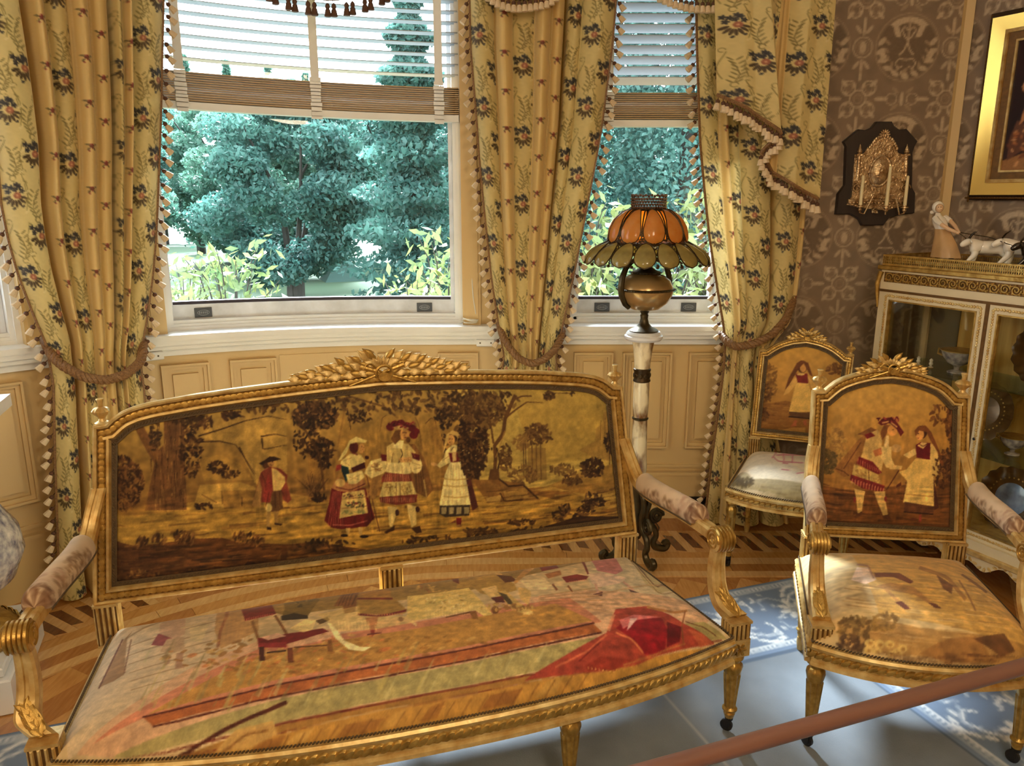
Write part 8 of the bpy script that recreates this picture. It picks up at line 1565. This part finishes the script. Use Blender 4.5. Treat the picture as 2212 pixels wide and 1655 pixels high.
# ================================================================ gilt-framed painting on the right wall
PIC = thing('framed_painting', 'dark oil painting in a broad gilt frame on the papered wall above the cabinet', 'painting', (CORN[0] + RDIR[0] * 0.12, CORN[1] + RDIR[1] * 0.12, 1.534), cr)
PW, PH = 1.15, 0.75
def pframe(name, a, w, y0, y1, matn):
    out = [(a, a), (PW - a, a), (PW - a, PH - a), (a, PH - a)]; inn = [(a + w, a + w), (PW - a - w, a + w), (PW - a - w, PH - a - w), (a + w, PH - a - w)]
    m = MB(); rg2 = [[(x, -0.004, z) for x, z in out], [(x, y0, z) for x, z in out], [(x, y1, z) for x, z in inn], [(x, -0.004, z) for x, z in inn]]; m.loft(rg2 + [rg2[0]], True, False); return m.build(name, matn, PIC)
pframe('outer_edge', 0.0, 0.022, -0.03, -0.048, 'dark_wood'); pframe('cove', 0.022, 0.05, -0.05, -0.028, 'gilt_smooth'); pframe('bead', 0.072, 0.014, -0.034, -0.036, 'gilt_pale'); pframe('flat', 0.086, 0.028, -0.026, -0.020, 'gilt_deep'); pframe('slip', 0.114, 0.008, -0.022, -0.022, 'gilt_pale')
m = MB(); r = random.Random(2)
for i in range(60):
    z = PH * i / 60; dome(m, (0.010, -0.036, z), (0, 0.0, 1), (-0.3, -0.95, 0), 0.009, 0.005, 0.006, 6)
for i in range(90): dome(m, (PW * i / 90, -0.036, 0.010), (1, 0, 0), (0, -0.95, -0.3), 0.009, 0.005, 0.006, 6)
m.build('leaf_edge', 'gilt_deep', PIC, kind='stuff')
cp = Canvas(0, PW, 0, PH, 0.004, (44, 20, 16)); cp.mottle(0.4, 40, 2)
cp.poly([(0.12, 0.12), (0.5, 0.12), (0.5, 0.2), (0.3, 0.22), (0.12, 0.16)], (150, 104, 60)); cp.poly([(0.14, 0.16), (0.2, 0.2), (0.2, 0.3), (0.16, 0.32), (0.135, 0.24)], (96, 58, 40)); cp.poly([(0.17, 0.30), (0.22, 0.34), (0.28, 0.42), (0.24, 0.46), (0.19, 0.40)], (190, 130, 80)); cp.ell((0.2, 0.45), (0.04, 0.03), (196, 140, 96)); cp.poly([(0.2, 0.2), (0.4, 0.2), (0.38, 0.42), (0.26, 0.42)], (150, 90, 60)); cp.leaves((0.2, 0.22), (0.06, 0.08), 40, 0.012, [(176, 110, 60), (110, 60, 40), (206, 150, 96)]); cp.leaves((0.55, 0.3), (0.3, 0.15), 80, 0.02, [(120, 70, 46), (160, 110, 70), (70, 36, 26)])
gx, gz = np.meshgrid(np.linspace(0.118, PW - 0.118, 150), np.linspace(0.118, PH - 0.118, 100)); inst('canvas', grid_mesh('canvas', np.stack([gx, np.full_like(gx, -0.014), gz], -1), cp.sample(gx, gz), 'oil_paint'), PIC)

# ================================================================ barrier rail in front
a_, b_ = np.array((0.266, 1.143, 0.6)), np.array((1.064, 1.434, 0.6)); dd = (b_ - a_) / np.linalg.norm(b_ - a_); A0, B0 = a_ - dd * 0.95, b_ + dd * 0.75
BAR = thing('barrier_rail', 'long round brown wooden barrier rail in front of the armchair', 'rail', (A0[0], A0[1], 0), math.atan2(dd[1], dd[0])); Lr = np.linalg.norm(B0 - A0)
m = MB(); m.tube([(0, 0, 0.6), (Lr, 0, 0.6)], 0.0165, 24); m.build('rail', 'rail_wood', BAR)
for x in (0.02, Lr - 0.02): m = MB(); m.lathe([(0.10, 0.006), (0.10, 0.02), (0.02, 0.03), (0.013, 0.05), (0.013, 0.61), (0.02, 0.615), (0.02, 0.63), (0.005, 0.64)], 20, (x, 0, 0)); m.build('stanchion', 'brass_dark', BAR)

# ================================================================ left edge: marble plinth, porcelain vase, white stand top
pl_c = np.array((-1.83, 2.225)); PLN = thing('marble_plinth', 'low stepped white marble plinth standing on the parquet behind the sofa arm', 'plinth', (pl_c[0], pl_c[1], 0), R_(21)); 
m = MB(); m.box((-0.235, -0.235, 0.0), (0.235, 0.235, 0.118), bev=0.005); m.build('block', 'marble', PLN); m = MB(); m.box((-0.215, -0.215, 0.118), (0.215, 0.215, 0.150), bev=0.005); m.build('step', 'marble', PLN)
VAS = thing('porcelain_vase', 'blue and white porcelain vase on a gilt foot standing on the marble plinth', 'vase', (pl_c[0] + 0.03, pl_c[1] + 0.0, 0.15), 0)
m = MB(); m.lathe([(0.06, 0.10), (0.12, 0.14), (0.21, 0.21), (0.243, 0.29), (0.235, 0.36), (0.19, 0.44), (0.12, 0.50), (0.09, 0.56), (0.11, 0.62), (0.10, 0.62), (0.08, 0.56)], 48); m.build('body', 'blue_china', VAS)
m = MB(); m.lathe([(0.19, 0.0), (0.20, 0.02), (0.17, 0.05), (0.10, 0.07), (0.07, 0.10), (0.05, 0.10)], 48)
for k in range(40): a = k * 2 * math.pi / 40; dome(m, (0.196 * math.cos(a), 0.196 * math.sin(a), 0.024), (-math.sin(a) * 0.8, math.cos(a) * 0.8, 0.6), (math.cos(a), math.sin(a), 0), 0.018, 0.011, 0.010)
m.build('gilt_foot', 'gilt', VAS)
STD = thing('reading_stand', 'white angular stand top rising beside the marble plinth', 'stand', (-1.783, 1.823, 0.005), R_(18)); m = MB()
m.loft([[(x * 0.42, y * 0.26, z) for x, y in ((-0.2, -1), (1, -1), (1, 1), (-0.2, 1))] for z in (0.95, 0.985)]); m.loft([[(x * a, y * a * 0.6, z) for x, y in ((-0.2, -1), (1, -1), (1, 1), (-0.2, 1))] for z, a in ((0.87, 0.30), (0.95, 0.42))]); m.build('top', 'white_paint', STD)
m = MB(); m.tube([(0, 0, 0.03), (0, 0, 0.9)], 0.02, 12); m.build('post', 'white_paint', STD); m = MB(); m.lathe([(0.08, 0.0), (0.08, 0.015), (0.03, 0.03)], 20); m.build('foot', 'white_paint', STD)
